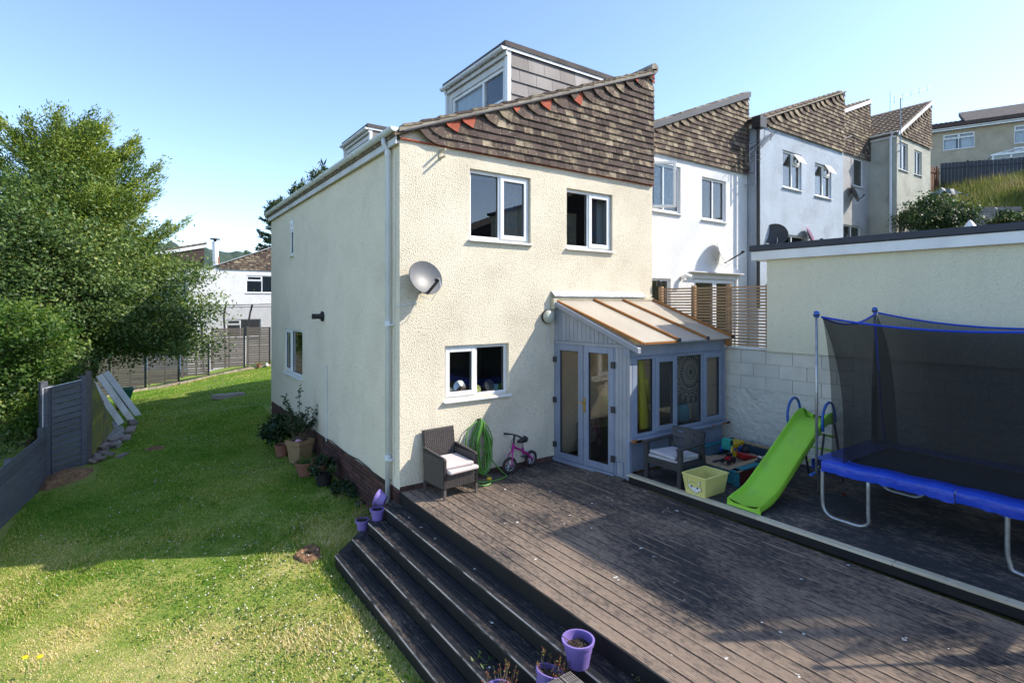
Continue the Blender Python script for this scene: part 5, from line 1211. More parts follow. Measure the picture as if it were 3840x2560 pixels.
c = cushion('lower grey cushion on the charcoal plastic armchair', (3.38, -2.14, ZR+.327), (0, rad(1), rad(3)), .26, .26, .045, 'cush_g'); cushion('upper grey cushion on the charcoal plastic armchair', (3.36, -2.16, ZR+.374), (0, rad(2), rad(-5)), .25, .25, .05, 'cush_g')
# yellow storage tub with a fox face print
tb = thing('storage_tub', 'pale yellow plastic storage tub with a printed fox face', 'tub', (3.30, -2.72, ZR))
x0, x1, y0, y1 = 3.085, 3.525, -2.885, -2.585; z0, z1 = ZR+.004, ZR+.262; fl_ = .035
mb = MB(); A = [(x0, y0, z0), (x1, y0, z0), (x1, y1, z0), (x0, y1, z0)]; Bq = [(x0-fl_, y0-fl_, z1), (x1+fl_, y0-fl_, z1), (x1+fl_, y1+fl_, z1), (x0-fl_, y1+fl_, z1)]
ii = .008; A2 = [(x0+ii, y0+ii, z0+ii), (x1-ii, y0+ii, z0+ii), (x1-ii, y1-ii, z0+ii), (x0+ii, y1-ii, z0+ii)]; B2 = [(x0-fl_+ii, y0-fl_+ii, z1), (x1+fl_-ii, y0-fl_+ii, z1), (x1+fl_-ii, y1+fl_-ii, z1), (x0-fl_+ii, y1+fl_-ii, z1)]
mb.add(A+Bq+A2+B2, [(0, 3, 2, 1), (0, 1, 5, 4), (1, 2, 6, 5), (2, 3, 7, 6), (3, 0, 4, 7), (8, 9, 10, 11), (9, 8, 12, 13), (10, 9, 13, 14), (11, 10, 14, 15), (8, 11, 15, 12)]); mb.build('body', 'tub', tb)
mb = MB()
for p_, q_ in zip(Bq, Bq[1:]+Bq[:1]): mb.bar((p_[0], p_[1], z1+.004), (q_[0], q_[1], z1+.004), .026, .02)
mb.build('rim', 'tub', tb, bevel=.004)
def onface(s, t, e): # s along -y (left to right seen from the steps side), t up
    k = t; y = y1+(fl_*k)-s*((y1-y0)+2*fl_*k); return (x0-fl_*k-e, y, z0+(z1-z0)*k)
def fp(pts, e, m, nm):
    mb = MB(); mb.poly([onface(s, t, e) for s, t in pts]); return mb.build(nm, m, tb)
fox = [(.18, .86), (.28, .62), (.36, .66), (.48, .70), (.60, .66), (.78, .84), (.76, .56), (.84, .42), (.82, .30), (.72, .26), (.62, .16), (.52, .10), (.40, .18), (.28, .30), (.16, .40), (.24, .46), (.12, .60), (.22, .60)]
fp([(.5+(s-.5)*1.06, .46+(t-.46)*1.06) for s, t in fox], .0012, 'black', 'fox_outline'); fp(fox, .0020, 'tub', 'fox_face')
fp([(.22, .50), (.36, .52), (.46, .40), (.52, .40), (.60, .50), (.74, .46), (.80, .34), (.70, .28), (.60, .18), (.52, .12), (.42, .20), (.30, .32), (.20, .40)], .0026, 'white', 'fox_cheeks')
fp([(.21, .80), (.28, .66), (.24, .64)], .0026, 'white', 'fox_ear'); fp([(.75, .78), (.64, .66), (.70, .62)], .0026, 'white', 'fox_ear')
for s, t in ((.36, .44), (.64, .42)): fp([(s+.05*math.cos(k*.8), t+.06*math.sin(k*.8)) for k in range(8)], .0032, 'black', 'fox_eye')
fp([(.49, .26), (.55, .26), (.52, .20)], .0032, 'black', 'fox_nose')
for i, (x, y, m) in enumerate(((3.22, -2.8, 'yel'), (3.34, -2.68, 'red'), (3.2, -2.66, 'bluep'))):
    tag(MB().box(x-.05, x+.05, y-.03, y+.03, z0+.012, z0+.09).build('toy_block', m, None, bevel=.01), ['yellow toy block lying inside the yellow tub', 'red toy block lying inside the yellow tub', 'blue toy block lying inside the yellow tub'][i], 'toy block')
# sandpit
sp = thing('sandpit', 'wooden sandpit with peeling teal and maroon paint', 'sandpit', (4.7, -2.2, ZR))
sx0, sx1, sy0, sy1, sh = 3.88, 5.50, -2.84, -1.70, .22
for nm, a, b in (('n', (sx0, sy0), (sx1, sy0)), ('s', (sx0, sy1), (sx1, sy1)), ('w', (sx0, sy0), (sx0, sy1)), ('e', (sx1, sy0), (sx1, sy1))):
    for k in range(2):
        zc = ZR+.06+k*.09; MB().bar((a[0], a[1], zc), (b[0], b[1], zc), .025, .083).build('side_board', 'maroon' if nm == 'n' else 'teal', sp)
for (a, b), m in ((((sx0-.05, sy0+.02), (sx1+.05, sy0+.02)), 'teal'), (((sx0+.02, sy0-.05), (sx0+.02, sy1+.05)), 'sbwood'), (((sx0-.05, sy1-.03), (sx1+.05, sy1-.03)), 'teal'), (((sx1-.06, sy0), (sx1-.06, sy1)), 'sbwood')):
    MB().bar((a[0], a[1], ZR+sh-.005), (b[0], b[1], ZR+sh-.005), .11, .022).build('rim_board', m, sp, bevel=.004)
MB().bar((sx0+.1, sy0+.14, ZR+sh-.003), (sx1-.1, sy0+.14, ZR+sh-.003), .10, .02).build('rim_board', 'sbwood', sp, bevel=.004); MB().box(sx0+.02, sx1-.02, sy0-.022, sy0-.012, ZR, ZR+.2).build('end_panel', 'maroon', sp)
for x, y in ((sx0, sy0), (sx0, sy1), (sx0+.0, -2.55)): MB().box(x-.022, x+.002, y-.05, y+.05, ZR, ZR+sh-.02).build('corner_board', 'teal', sp)
gx = np.linspace(sx0+.03, sx1-.03, 40); gy = np.linspace(sy0+.03, sy1-.03, 30); X, Y = np.meshgrid(gx, gy); Z = ZR+.10+.03*np.sin(X*6)*np.cos(Y*7)+.006*rng.normal(size=X.shape); ix = np.arange(X.size).reshape(X.shape)
fast_mesh('sand', np.c_[X.ravel(), Y.ravel(), Z.ravel()], np.stack([ix[:-1, :-1], ix[:-1, 1:], ix[1:, 1:], ix[1:, :-1]], -1).reshape(-1, 4), 'sand', sp, kind='stuff')
mb = MB(); n = 40
vs_ = []
for i in range(n):
    x = sx0+.05+(sx1-sx0-.1)*i/(n-1)
    for j in range(4): vs_.append((x, sy1-.05-j*.05-random.uniform(0, .03), ZR+.21-j*.03+random.uniform(-.012, .012)))
mb.add(vs_, [(i*4+j, i*4+j+1, (i+1)*4+j+1, (i+1)*4+j) for i in range(n-1) for j in range(3)]); mb.build('liner', 'liner', sp)
MB().box(sx1-.16, sx1-.11, sy0+.2, sy1-.1, ZR+.08, ZR+.20).build('liner', 'liner', sp)
# toys
zt = ZR+.13
tk = thing('toy_truck', 'turquoise and yellow toy dumper truck with blue wheels in the sandpit', 'toy truck', (4.98, -2.02, zt))
MB().prism([(4.84, -2.10, zt+.06), (4.96, -2.10, zt+.06), (4.96, -2.10, zt+.17), (4.94, -2.10, zt+.24), (4.86, -2.10, zt+.24), (4.84, -2.10, zt+.15)], (0, .15, 0)).build('cab', 'turq', tk, bevel=.012); MB().box(4.872, 4.935, -2.104, -2.10, zt+.15, zt+.215).build('window', 'black', tk)
MB().add([(4.97, -2.10, zt+.07), (5.22, -2.10, zt+.07), (5.22, -1.95, zt+.07), (4.97, -1.95, zt+.07), (4.96, -2.12, zt+.155), (5.26, -2.12, zt+.17), (5.26, -1.93, zt+.17), (4.96, -1.93, zt+.155)], BOXF).build('dump_body', 'yel', tk, bevel=.01)
for x in (4.90, 5.15):
    for y in (-2.12, -1.93): MB().lathe([(.0, -.02), (.055, -.02), (.055, .02), (.02, .028), (0, .028)], (x, y, zt+.05), 14, Rx).build('wheel', 'bluep', tk)
tr_ = thing('toy_tractor', 'small red toy tractor with black wheels and yellow digger arm in the sandpit', 'toy tractor', (4.44, -2.34, zt)); MB().box(4.38, 4.50, -2.38, -2.31, zt+.04, zt+.09).build('body', 'red', tr_, bevel=.008); MB().box(4.44, 4.50, -2.375, -2.315, zt+.09, zt+.14).build('cab', 'black', tr_)
for x, r in ((4.37, .035), (4.49, .05)):
    for y in (-2.40, -2.29): MB().lathe([(0, -.015), (r, -.015), (r, .015), (0, .015)], (x, y, zt+r-.01), 12, Rx).build('wheel', 'black', tr_)
MB().bar((4.52, -2.34, zt+.08), (4.60, -2.3, zt+.2), .02, .02).bar((4.60, -2.3, zt+.2), (4.70, -2.28, zt+.10), .02, .02).bar((4.70, -2.28, zt+.1), (4.72, -2.28, zt+.04), .05, .03).build('digger_arm', 'yel', tr_)
sc2 = MB(); xx, yy = 4.86, -2.36
sc2.add([(xx-.12, yy-.06, zt), (xx+.10, yy-.14, zt), (xx+.14, yy+.05, zt), (xx-.08, yy+.10, zt), (xx-.16, yy-.09, zt+.10), (xx+.12, yy-.19, zt+.03), (xx+.19, yy+.07, zt+.03), (xx-.11, yy+.14, zt+.10)], [(0, 1, 2, 3), (0, 4, 5, 1), (2, 6, 7, 3), (3, 7, 4, 0), (4, 7, 6, 5)])
tag(sc2.build('toy_scoop', 'red', None, bevel=.008), 'big red toy scoop lying in the sand beside the tractor', 'toy scoop')
t = thing('toy_car', 'tiny black and white toy car on the sandpit rim near the slide', 'toy car', (4.55, -2.80, ZR+sh)); MB().tube([(4.48, -2.82, ZR+sh+.03), (4.54, -2.80, ZR+sh+.045), (4.62, -2.77, ZR+sh+.03)], [.02, .034, .02], 8).build('body', 'black', t, smooth=True); MB().box(4.53, 4.57, -2.825, -2.775, ZR+sh+.06, ZR+sh+.085).build('roof', 'white', t, bevel=.006)
for x in (4.50, 4.60): MB().lathe([(0, -.04), (.016, -.04), (.016, .04), (0, .04)], (x, -2.795, ZR+sh+.016), 10, Rx).build('wheel', 'char', t)
tag(MB().lathe([(0, -.04), (.04, 0), (0, .04)], (5.30, -2.05, zt+.02), 12).build('toy_ball', 'red', None, smooth=True), 'small red ball behind the toy truck in the sandpit', 'toy ball')
tag(MB().lathe([(0, -.03), (.035, 0), (0, .03)], (4.70, -3.9, ZR+.03), 12).build('toy_ball', 'maroon', None, smooth=True), 'small dull red ball on the deck between slide and trampoline', 'toy ball')
mb = MB(); mb.tube([(4.25, -2.2, zt+.0), (4.33, -2.26, zt+.03), (4.40, -2.24, zt)], .02, 6); tag(mb.build('toy_spade', 'char', None), 'small dark toy lying in the sand at the left of the tractor', 'toy')
tag(MB().tube([(5.08, -2.25, zt+.03), (5.10, -2.22, zt+.06), (5.16, -2.2, zt+.03)], [.05, .07, .04], 9).build('toy_helmet', 'black', None, smooth=True), 'black toy between the truck and the red scoop', 'toy')
# slide
sd_ = thing('slide', 'lime green plastic garden slide with blue looped handles', 'slide', (4.1, -3.4, ZR))
def sec(x, z, zr_, w0=.17, w1=.225): return [(x, -w1, z+zr_), (x, -w1+.02, z+zr_+.006), (x, -w0, z+.012), (x, -w0+.05, z), (x, w0-.05, z), (x, w0, z+.012), (x, w1-.02, z+zr_+.006), (x, w1, z+zr_), (x, w1+.005, z-.05), (x, w0-.02, z-.045), (x, -w0+.02, z-.045), (x, -w1-.005, z-.05)]
prof = [(3.14, ZR+.055, .04), (3.22, ZR+.06, .07), (3.40, ZR+.075, .085), (3.55, ZR+.12, .09), (3.75, ZR+.235, .09), (4.1, ZR+.445, .09), (4.45, ZR+.655, .09), (4.72, ZR+.815, .10), (4.84, ZR+.875, .12), (4.98, ZR+.905, .14), (5.10, ZR+.905, .13)]
vs_ = []; N = 12
for x, z, r in prof: vs_ += [(px, -3.405+py+(x-3.1)*.015, pz) for px, py, pz in sec(x, z, r)]
fs = [(i*N+k, i*N+(k+1) % N, (i+1)*N+(k+1) % N, (i+1)*N+k) for i in range(len(prof)-1) for k in range(N)]+[tuple(range(N)), tuple(range(len(prof)*N-1, (len(prof)-1)*N-1, -1))]
o = MB().add(vs_, fs).build('chute', 'slide', sd_, smooth=True); sb_ = o.modifiers.new('s', 'SUBSURF'); sb_.levels = 1; sb_.render_levels = 2
for s in (-1, 1):
    y = -3.38+s*.245
    MB().tube(sm([(4.72, y, ZR+.82), (4.70, y, ZR+.98), (4.76, y, ZR+1.13), (4.88, y, ZR+1.20), (5.00, y, ZR+1.15), (5.06, y, ZR+1.02), (5.08, y, ZR+.9)]), .018, 10).build('handle', 'bluep', sd_, smooth=True)
    MB().tube([(5.05, y*1+.0, ZR+.88), (5.32, y, ZR)], .018, 8).build('ladder_rail', 'char', sd_)
    MB().tube([(4.75, y, ZR+.78), (4.55, y, ZR)], .016, 8).build('strut', 'char', sd_)
for k in range(3): MB().tube([(5.11+k*.075, -3.60, ZR+.68-k*.23), (5.11+k*.075, -3.15, ZR+.68-k*.23)], .016, 8).build('rung', 'slide', sd_)
# trampoline
tp = thing('trampoline', 'blue edged rectangular trampoline with a black safety net', 'trampoline', (4.55, -5.5, ZR))
tx0, tx1, ty1, ty0, tz = 3.70, 5.42, -3.98, -7.0, .80
def loop(x0, x1, y0, y1, z): return [(x0, y0, z), (x1, y0, z), (x1, y1, z), (x0, y1, z)]
fq = MB(); lp = loop(tx0+.08, tx1-.08, ty0+.08, ty1-.08, tz-.07)
fq.tube([Vector(lp[0]).lerp(Vector(lp[1]), .03), Vector(lp[0]).lerp(Vector(lp[1]), .97), Vector(lp[1]).lerp(Vector(lp[2]), .02), Vector(lp[1]).lerp(Vector(lp[2]), .98), Vector(lp[2]).lerp(Vector(lp[3]), .03), Vector(lp[2]).lerp(Vector(lp[3]), .97), Vector(lp[3]).lerp(Vector(lp[0]), .02), Vector(lp[3]).lerp(Vector(lp[0]), .98)], .024, 8, closed=True).build('frame', 'steel', tp)
def pad(name, x0, x1, y0, y1, skirt):
    n = 26; mb = MB(); lx = (x1-x0) > (y1-y0); vs_ = []
    for i in range(n+1):
        t = i/n
        for k, (e, dz) in enumerate(((0, 0), (.5, .012), (1, .003), (1.02, -.02), (1.02, -.075), (1.0, -.12))):
            wob = random.uniform(-.007, .007) if k > 2 else random.uniform(-.003, .003)
            if skirt == 'x0': vs_.append((x1+(x0-x1)*e+wob, y0+(y1-y0)*t, tz+dz+wob+.006*math.sin(t*17)))
            elif skirt == 'x1': vs_.append((x0+(x1-x0)*e, y0+(y1-y0)*t, tz+dz+wob))
            elif skirt == 'y1': vs_.append((x0+(x1-x0)*t, y0+(y1-y0)*e, tz+dz+wob))
            else: vs_.append((x0+(x1-x0)*t, y1+(y0-y1)*e, tz+dz+wob))
    fs = [(i*6+k, i*6+k+1, (i+1)*6+k+1, (i+1)*6+k) for i in range(n) for k in range(5)]
    return mb.add(vs_, fs).build(name, 'pad', tp, smooth=True)
pad('edge_pad', tx0, tx0+.27, ty1-.10, ty1-1.40, 'x0'); pad('edge_pad', tx0, tx0+.27, ty1-1.41, ty0, 'x0'); pad('edge_pad', tx1-.27, tx1, ty0, ty1-.1, 'x1'); pad('edge_pad', tx0+.02, tx1-.02, ty1-.30, ty1+.02, 'y1'); pad('edge_pad', tx0, tx1, ty0, ty0+.3, 'y0')
mb = MB(); n = 12; vs_ = [(tx0+.25+(tx1-tx0-.5)*i/n, ty0+.25+(ty1-ty0-.5)*j/n, tz-.03-.05*math.sin(math.pi*i/n)*math.sin(math.pi*j/n)) for i in range(n+1) for j in range(n+1)]
mb.add(vs_, [(i*(n+1)+j, i*(n+1)+j+1, (i+1)*(n+1)+j+1, (i+1)*(n+1)+j) for i in range(n) for j in range(n)]); mb.build('jump_mat', 'jump', tp, smooth=True)
def uleg(x, ya, yb): MB().tube(sm([(x, ya, tz-.10), (x, ya, .52), (x, ya, .36), (x, ya-.02, .22), (x, ya-.11, .15), (x, yb+.22, .142), (x, yb+.08, .145), (x, yb+.0, .20), (x, yb, .32), (x, yb, tz-.10)], 4), .022, 9).build('leg', 'steel', tp, smooth=True)
for x in (tx0+.03, tx1-.05): uleg(x, ty1-.10, ty1-.60); uleg(x, ty1-1.80, ty1-2.75)
ptop = {}
for nm, x, y, zt_ in (('a', tx0+.03, ty1-.03, 2.56), ('b', tx1-.04, ty1-.03, 2.60), ('c', tx0+.03, ty0+.03, 2.58), ('d', tx1-.04, ty0+.03, 2.6)):
    p = MB().tube([(x, y, .62), (x, y, zt_)], .017 if nm in 'ac' else .019, 9).build('pole', 'steel', tp, smooth=True); ptop[nm] = (x, y, zt_)
    MB().lathe([(0, -.045), (.03, -.035), (.036, 0), (.03, .035), (0, .045)], (x, y, zt_+.02), 12).build('pole_cap', 'bluep', p, smooth=True); MB().lathe([(.037, -.008), (.037, .008)], (x, y, zt_+.01), 12).build('cap_band', 'black', p)
    MB().tube([(x, y, .85), (x, y, 1.55)], .034, 8).build('pole_sleeve', 'black', p) if nm in 'bd' else None
def netwall(p, q, inset, sag, name, zb=tz+.01):
    p = Vector(p); q = Vector(q); n = 22; m_ = 14; vs_ = []; top = []
    ins = Vector(inset)
    for i in range(n+1):
        t = i/n; b = p.lerp(q, t); zt_ = b.z-sag*4*t*(1-t)*(1 if sag else 0)-.02
        edge = min(t, 1-t)*2
        for j in range(m_+1):
            s = j/m_; z = zb+(zt_-zb)*s; pull = (1-s**3)
            off = ins*(pull)+ins.normalized()*(.02*math.sin(t*40+s*3)*(1-s))*(.4+.6*(1-edge))
            vs_.append((b.x+off.x, b.y+off.y, z))
        top.append(Vector(vs_[-1])+Vector((0, 0, .005)))
    o = MB().add(vs_, [(i*(m_+1)+j, i*(m_+1)+j+1, (i+1)*(m_+1)+j+1, (i+1)*(m_+1)+j) for i in range(n) for j in range(m_)]).build(name, 'net', tp, smooth=True)
    MB().tube(top, .013, 6).build('net_binding', 'pad', o); return o
a, b, c, d = (Vector(ptop[k]) for k in 'abcd')
netwall(a+Vector((.03, -.06, 0)), c+Vector((.03, .06, 0)), (.22, 0, 0), .13, 'net'); netwall(b+Vector((-.02, -.05, 0)), d+Vector((-.02, .05, 0)), (-.22, 0, 0), .17, 'net')
netwall(a+Vector((.05, -.04, 0)), b+Vector((-.05, -.04, 0)), (0, -.24, 0), .12, 'net'); netwall(c+Vector((.05, .04, 0)), d+Vector((-.05, .04, 0)), (0, .24, 0), .12, 'net')
MB().tube([(4.95, ty1-.20, 2.44), (4.93, ty1-.26, 1.6), (5.02, ty1-.27, 1.1), (5.08, ty1-.27, .85)], .013, 6).build('net_door_edge', 'pad', tp)
MB().tube([(3.6, -4.0, .63), (4.4, -3.96, .63)], .016, 6).build('brace', 'bluep', tp)
# ------------------------------------------------------------------ pots
def lathe_pot(name, label, c, rt, rb, h, m, tilt=None, lip=.012, soil=True, group=None, fill=.82):
    t = thing(name, label, 'pot', c, 0, group); t.rotation_euler = tilt or (0, 0, 0)
    MB().lathe([(rb, 0), (rt-.012, h-.03), (rt, h-.028), (rt+.004, h), (rt-lip, h), (rt-lip-.006, h*.6), (rb-.01, .012), (0, .012)], (0, 0, 0), 26).build('pot_body', m, t, local=True, smooth='auto')
    if soil:
        n = 16; vs_ = [(0, 0, h*fill+.012)]+[((rt-.02)*q*math.cos(2*math.pi*k/n), (rt-.02)*q*math.sin(2*math.pi*k/n), h*fill+random.uniform(-.008, .008)) for q in (.5, .97) for k in range(n)]
        MB().add(vs_, [(0, 1+k, 1+(k+1) % n) for k in range(n)]+[(1+k, 1+n+k, 1+n+(k+1) % n, 1+(k+1) % n) for k in range(n)]).build('potting_soil', 'soil', t, local=True)
    return t
def succulent(t, n, R, h, c=(0, 0, 0)):
    S = MB(); P = []
    for i in range(n):
        a = random.uniform(0, 6.28); r = random.uniform(.0, R*.7); tip = Vector((c[0]+math.cos(a)*(r+R*random.uniform(.1, .9)), c[1]+math.sin(a)*(r+R*random.uniform(.1, .9)), c[2]+h*random.uniform(.25, 1))); b = Vector((c[0]+math.cos(a)*r*.6, c[1]+math.sin(a)*r*.6, c[2]))
        md = b.lerp(tip, .55)+Vector((math.cos(a)*R*.2, math.sin(a)*R*.2, -.01)); S.tube([b, md, tip], [.004, .0035, .002], 5)
        for k in range(9): q = md.lerp(tip, random.random()**.6); P.append(tuple(q+Vector((random.gauss(0, .006), random.gauss(0, .006), random.gauss(0, .006)))))
    S.build('stem', 'twig', t, local=True); P = np.array(P)
    fast = leaves('foliage', P, .018, .010, 'succ', None, rng.uniform(0, 1, len(P)), .3); fast.parent = t
t = lathe_pot('plant_pot', 'purple plastic pot of bare soil on the top step beside the deck', (-.235, -4.075, -.165), .128, .085, .205, 'purple', fill=.70)
mb = MB()
for i in range(16): a = random.uniform(0, 6.28); r = random.uniform(.02, .09); q = Vector((r*math.cos(a), r*math.sin(a), .148)); mb.tube([q, q+Vector((random.gauss(0, .03), random.gauss(0, .03), random.uniform(.01, .05)))], .0022, 4)
mb.tube([(-.02, .05, .15), (-.09, .09, .215)], .004, 5); mb.build('dry_stalk', 'twig', t, local=True)
t = lathe_pot('plant_pot', 'purple pot with red tipped sedum leaning on the second black step', (-.535, -4.03, -.325), .112, .078, .19, 'purple', tilt=(rad(0), rad(16), 0)); succulent(t, 22, .13, .20, (0, 0, .14))
t = lathe_pot('plant_pot', 'purple pot with straggling sedum at the bottom edge of the picture', (-.80, -3.78, -.495), .115, .08, .19, 'purple'); succulent(t, 26, .15, .24, (0, 0, .13))
# stacked purple pots at the top end of the steps
lathe_pot('plant_pot', 'purple pot standing at the far end of the steps under a tipped one', (-.315, .045, -.33), .105, .075, .15, 'purple'); lathe_pot('plant_pot', 'purple pot half hidden behind its neighbours at the end of the steps', (-.47, .22, -.495), .10, .07, .14, 'purple')
t = lathe_pot('plant_pot', 'purple pot tipped on its side against the downpipe', (-.20, .05, -.10), .115, .075, .14, 'purple', tilt=(rad(-40), rad(-62), 0), soil=False)
t = thing('sedum', 'dry red and yellow sedum stalks beside the stacked purple pots', 'plant', (-.45, .25, -.40)); succulent(t, 14, .11, .32)
tag(lathe_pot('cup', 'small grey cup lying in the grass by the brick plinth', (-.10, 1.44, gz(-.1, 1.44)), .05, .04, .09, 'dish', soil=False), 'small grey cup standing in the grass by the brick plinth', 'cup')
# big tan square planter with evergreen shrub
t = thing('planter', 'square tan planter with a leggy dark evergreen against the shaded wall', 'planter', (-.34, 4.28, gz(-.34, 4.28)), rad(28))
mb = MB(); frame = [(.145, 0), (.185, .36), (.20, .36), (.205, .46), (.18, .46), (.175, .40)]
vs_ = [(sx_*r, sy*r, z) for r, z in frame for sx_, sy in ((-1, -1), (1, -1), (1, 1), (-1, 1))]
mb.add(vs_, [(i*4+k, i*4+(k+1) % 4, (i+1)*4+(k+1) % 4, (i+1)*4+k) for i in range(5) for k in range(4)]); mb.build('pot_body', 'tanpot', t, local=True, bevel=.008); MB().box(-.178, .178, -.178, .178, .40, .42).build('potting_soil', 'soil', t, local=True)
mb = MB(); P = []
for i in range(16):
    b = Vector((random.uniform(-.1, .1), random.uniform(-.1, .1), .42)); tip = b+Vector((random.gauss(0, .20), random.gauss(0, .20), random.uniform(.35, .75)))
    if i == 0: tip = Vector((.1, .1, 1.50))
    if i == 1: tip = Vector((-.42, .0, 1.42))
    if i == 2: tip = Vector((.30, -.25, 1.18))
    if i == 3: tip = Vector((-.2, .12, 1.25))
    md = b.lerp(tip, .5)+Vector((random.gauss(0, .03), random.gauss(0, .03), .03)); mb.tube([b, md, tip], [.010, .007, .003], 5)
    for k in range(46 if i < 4 else 34):
        q = (md.lerp(tip, random.uniform(-.1, 1)) if random.random() < .8 else b.lerp(md, .8)); P.append(tuple(q+Vector((random.gauss(0, .03), random.gauss(0, .03), random.gauss(0, .02)))))
mb.build('stem', 'twig', t, local=True); P = np.array(P); o = leaves('foliage', P, .085, .036, 'dleaf', None, np.clip(rng.normal(.4, .25, len(P)), 0, 1), .4); o.parent = t
o = MB().lathe([(0, -.02), (.07, 0), (.05, .03), (0, .04)], (-.40, 4.15, gz(-.34, 4.28)+.46), 12).build('stone', 'pinkst', None, smooth=True); tag(o, 'pink stone on the soil of the square tan planter', 'stone'); o.scale = (1, 1, 1)
t = lathe_pot('plant_pot', 'terracotta bowl pot of low weeds in front of the square planter', (-.45, 3.42, gz(-.45, 3.42)), .20, .12, .27, 'terra', lip=.025)
P = rng.normal(0, .085, (260, 3)); P[:, 2] = .25+np.abs(P[:, 2])*.5; leaves('foliage', P, .035, .022, 'leaf2', None, rng.uniform(0, .7, 260), .6).parent = t
lathe_pot('plant_pot', 'second terracotta pot tucked against the wall behind the bowl pot', (-.20, 3.35, gz(-.2, 3.35)+.02), .17, .11, .25, 'terra', lip=.02)
t = lathe_pot('plant_pot', 'terracotta pot half hidden under the dark grassy shrub', (-.55, 4.95, gz(-.55, 4.95)), .15, .11, .24, 'terra')
bush('dark weeping shrub left of the square planter', (-.50, 5.35, gz(-.5, 5.35)+.36), (.42, .45, .40), 2600, 'dleaf', .085, 'shrub', 'shrub')
t = lathe_pot('plant_pot', 'black pot with a dark green bushy plant beside the bowl pot', (-.30, 2.72, gz(-.3, 2.72)), .16, .12, .22, 'black'); bush('bushy dark green plant growing over the black pot', (-.28, 2.75, gz(-.3, 2.72)+.36), (.24, .26, .22), 900, 'dleaf', .06, 'plant', 'potted_plant', trunk=False)
bush('straggly plant on the ground along the brick plinth', (-.18, 1.9, gz(-.2, 1.9)+.12), (.17, .55, .16), 900, 'dleaf', .05, 'plant', 'ground_plant', trunk=False)
P = np.c_[rng.normal(-.12, .06, 420), rng.uniform(.5, 8.6, 420), np.zeros(420)]; P[:, 2] = ground_z(P[:, 0], P[:, 1]); o = scatter_blades('plinth_weeds', P, .22, .006, 'dryleaf', rng.uniform(0, .5, 420), .5); tag(o, 'thin weeds growing along the foot of the brick plinth', 'weeds')
# leaf sprig on the third step
P = np.array([(-.56+random.gauss(0, .05), -3.15+random.gauss(0, .07), -.492+random.uniform(.003, .03)) for _ in range(16)]); o = leaves('leaf_sprig', P, .05, .02, 'leaf2', None, rng.uniform(.3, .9, 16), 1.5); tag(o, 'sprig of green leaves lying on the third black step', 'leaves')
P = np.array([(-.02-random.uniform(0, .02), -4.55+random.gauss(0, .05), -.12+random.uniform(-.04, .04)) for _ in range(20)]); o = leaves('ground_plant', P, .025, .012, 'dryleaf', None, rng.uniform(.3, 1, 20), 1); tag(o, 'tiny weed sprouting from the black riser under the deck edge', 'plant')
# ------------------------------------------------------------------ left boundary
def slat_run(t, f, a0, a1, zb0, zb1, n, h, gap, m, th=.022, step=0):
    for k in range(n):
        z0 = zb0+k*(h+gap); z1 = zb1+k*(h+gap); e = random.uniform(-.003, .003)
        MB(f).prism([(a0, e, z0), (a1, e, z1), (a1, e, z1+h), (a0, e, z0+h)], (0, th, 0)).build('slat', m, t)
p0, p1 = (-5.00, 3.4), (-4.56, 6.86); fa = Frame(p0, math.degrees(math.atan2(p1[1]-p0[1], p1[0]-p0[0]))); La = math.hypot(p1[0]-p0[0], p1[1]-p0[1])
t = thing('low_fence', 'low blue grey board fence dropping along the left of the lawn', 'fence', (-4.8, 5, -.9))
slat_run(t, fa, -2.8, La-.02, gz(-5.2, 2)-.05, -.86, 7, .128, .019, 'fence'); MB(fa).box(La-.11, La+.0, .03, .12, -1.0, .26).build('post', 'fence', t); MB(fa).box(La-1.9, La-1.8, .03, .12, -1.0, .1).build('post', 'fence', t)
t = thing('slatted_fence', 'tall dark grey slatted panel turned across the end of the low fence', 'fence', (-4.3, 7.1, -.7))
fb = Frame((-4.60, 6.92), 26); MB(fb).box(-.06, .06, .0, .10, -.95, 1.16).build('post', 'fence', t, bevel=.004); MB(fb).box(.06, .16, .04, .10, -.9, 1.06).build('post', 'fence', t)
slat_run(t, fb, .12, .64, -.74, -.66, 14, .111, .017, 'fence'); MB(fb).box(.62, .72, -.02, .08, -.85, 1.20).build('post', 'fence', t, bevel=.004); MB(fb).tube([(-.03, -.01, 1.02), (-.03, -.012, -.3)], .010, 5).build('cable', 'pipe', t); MB(fb).tube([(-.03, -.01, 1.02), (.62, -.015, 1.12)], .007, 5).build('cable', 'pipe', t)
t = thing('mossy_fence', 'moss stained board fence leaning away behind the tall grey panel', 'fence', (-3.9, 8.5, -.5))
fc = Frame((-3.92, 7.28), 81); 
for k in range(13):
    z = -.62+k*.135; e0 = 2.3*(1-k/13.5)+.12; e1 = 2.3*(1-(k+1)/13.5)+.12; q = lambda a: z+.14*a/2.3
    MB(fc).prism([(.04, -.01, z), (e0, .0, q(e0)), (e1, .0, q(e1)+.125), (.04, -.01, z+.125)], (0, -.022, 0)).build('slat', 'moss', t)
MB(fc).box(-.06, .05, -.05, .05, -.8, 1.28).build('post', 'fence_b', t, bevel=.004)
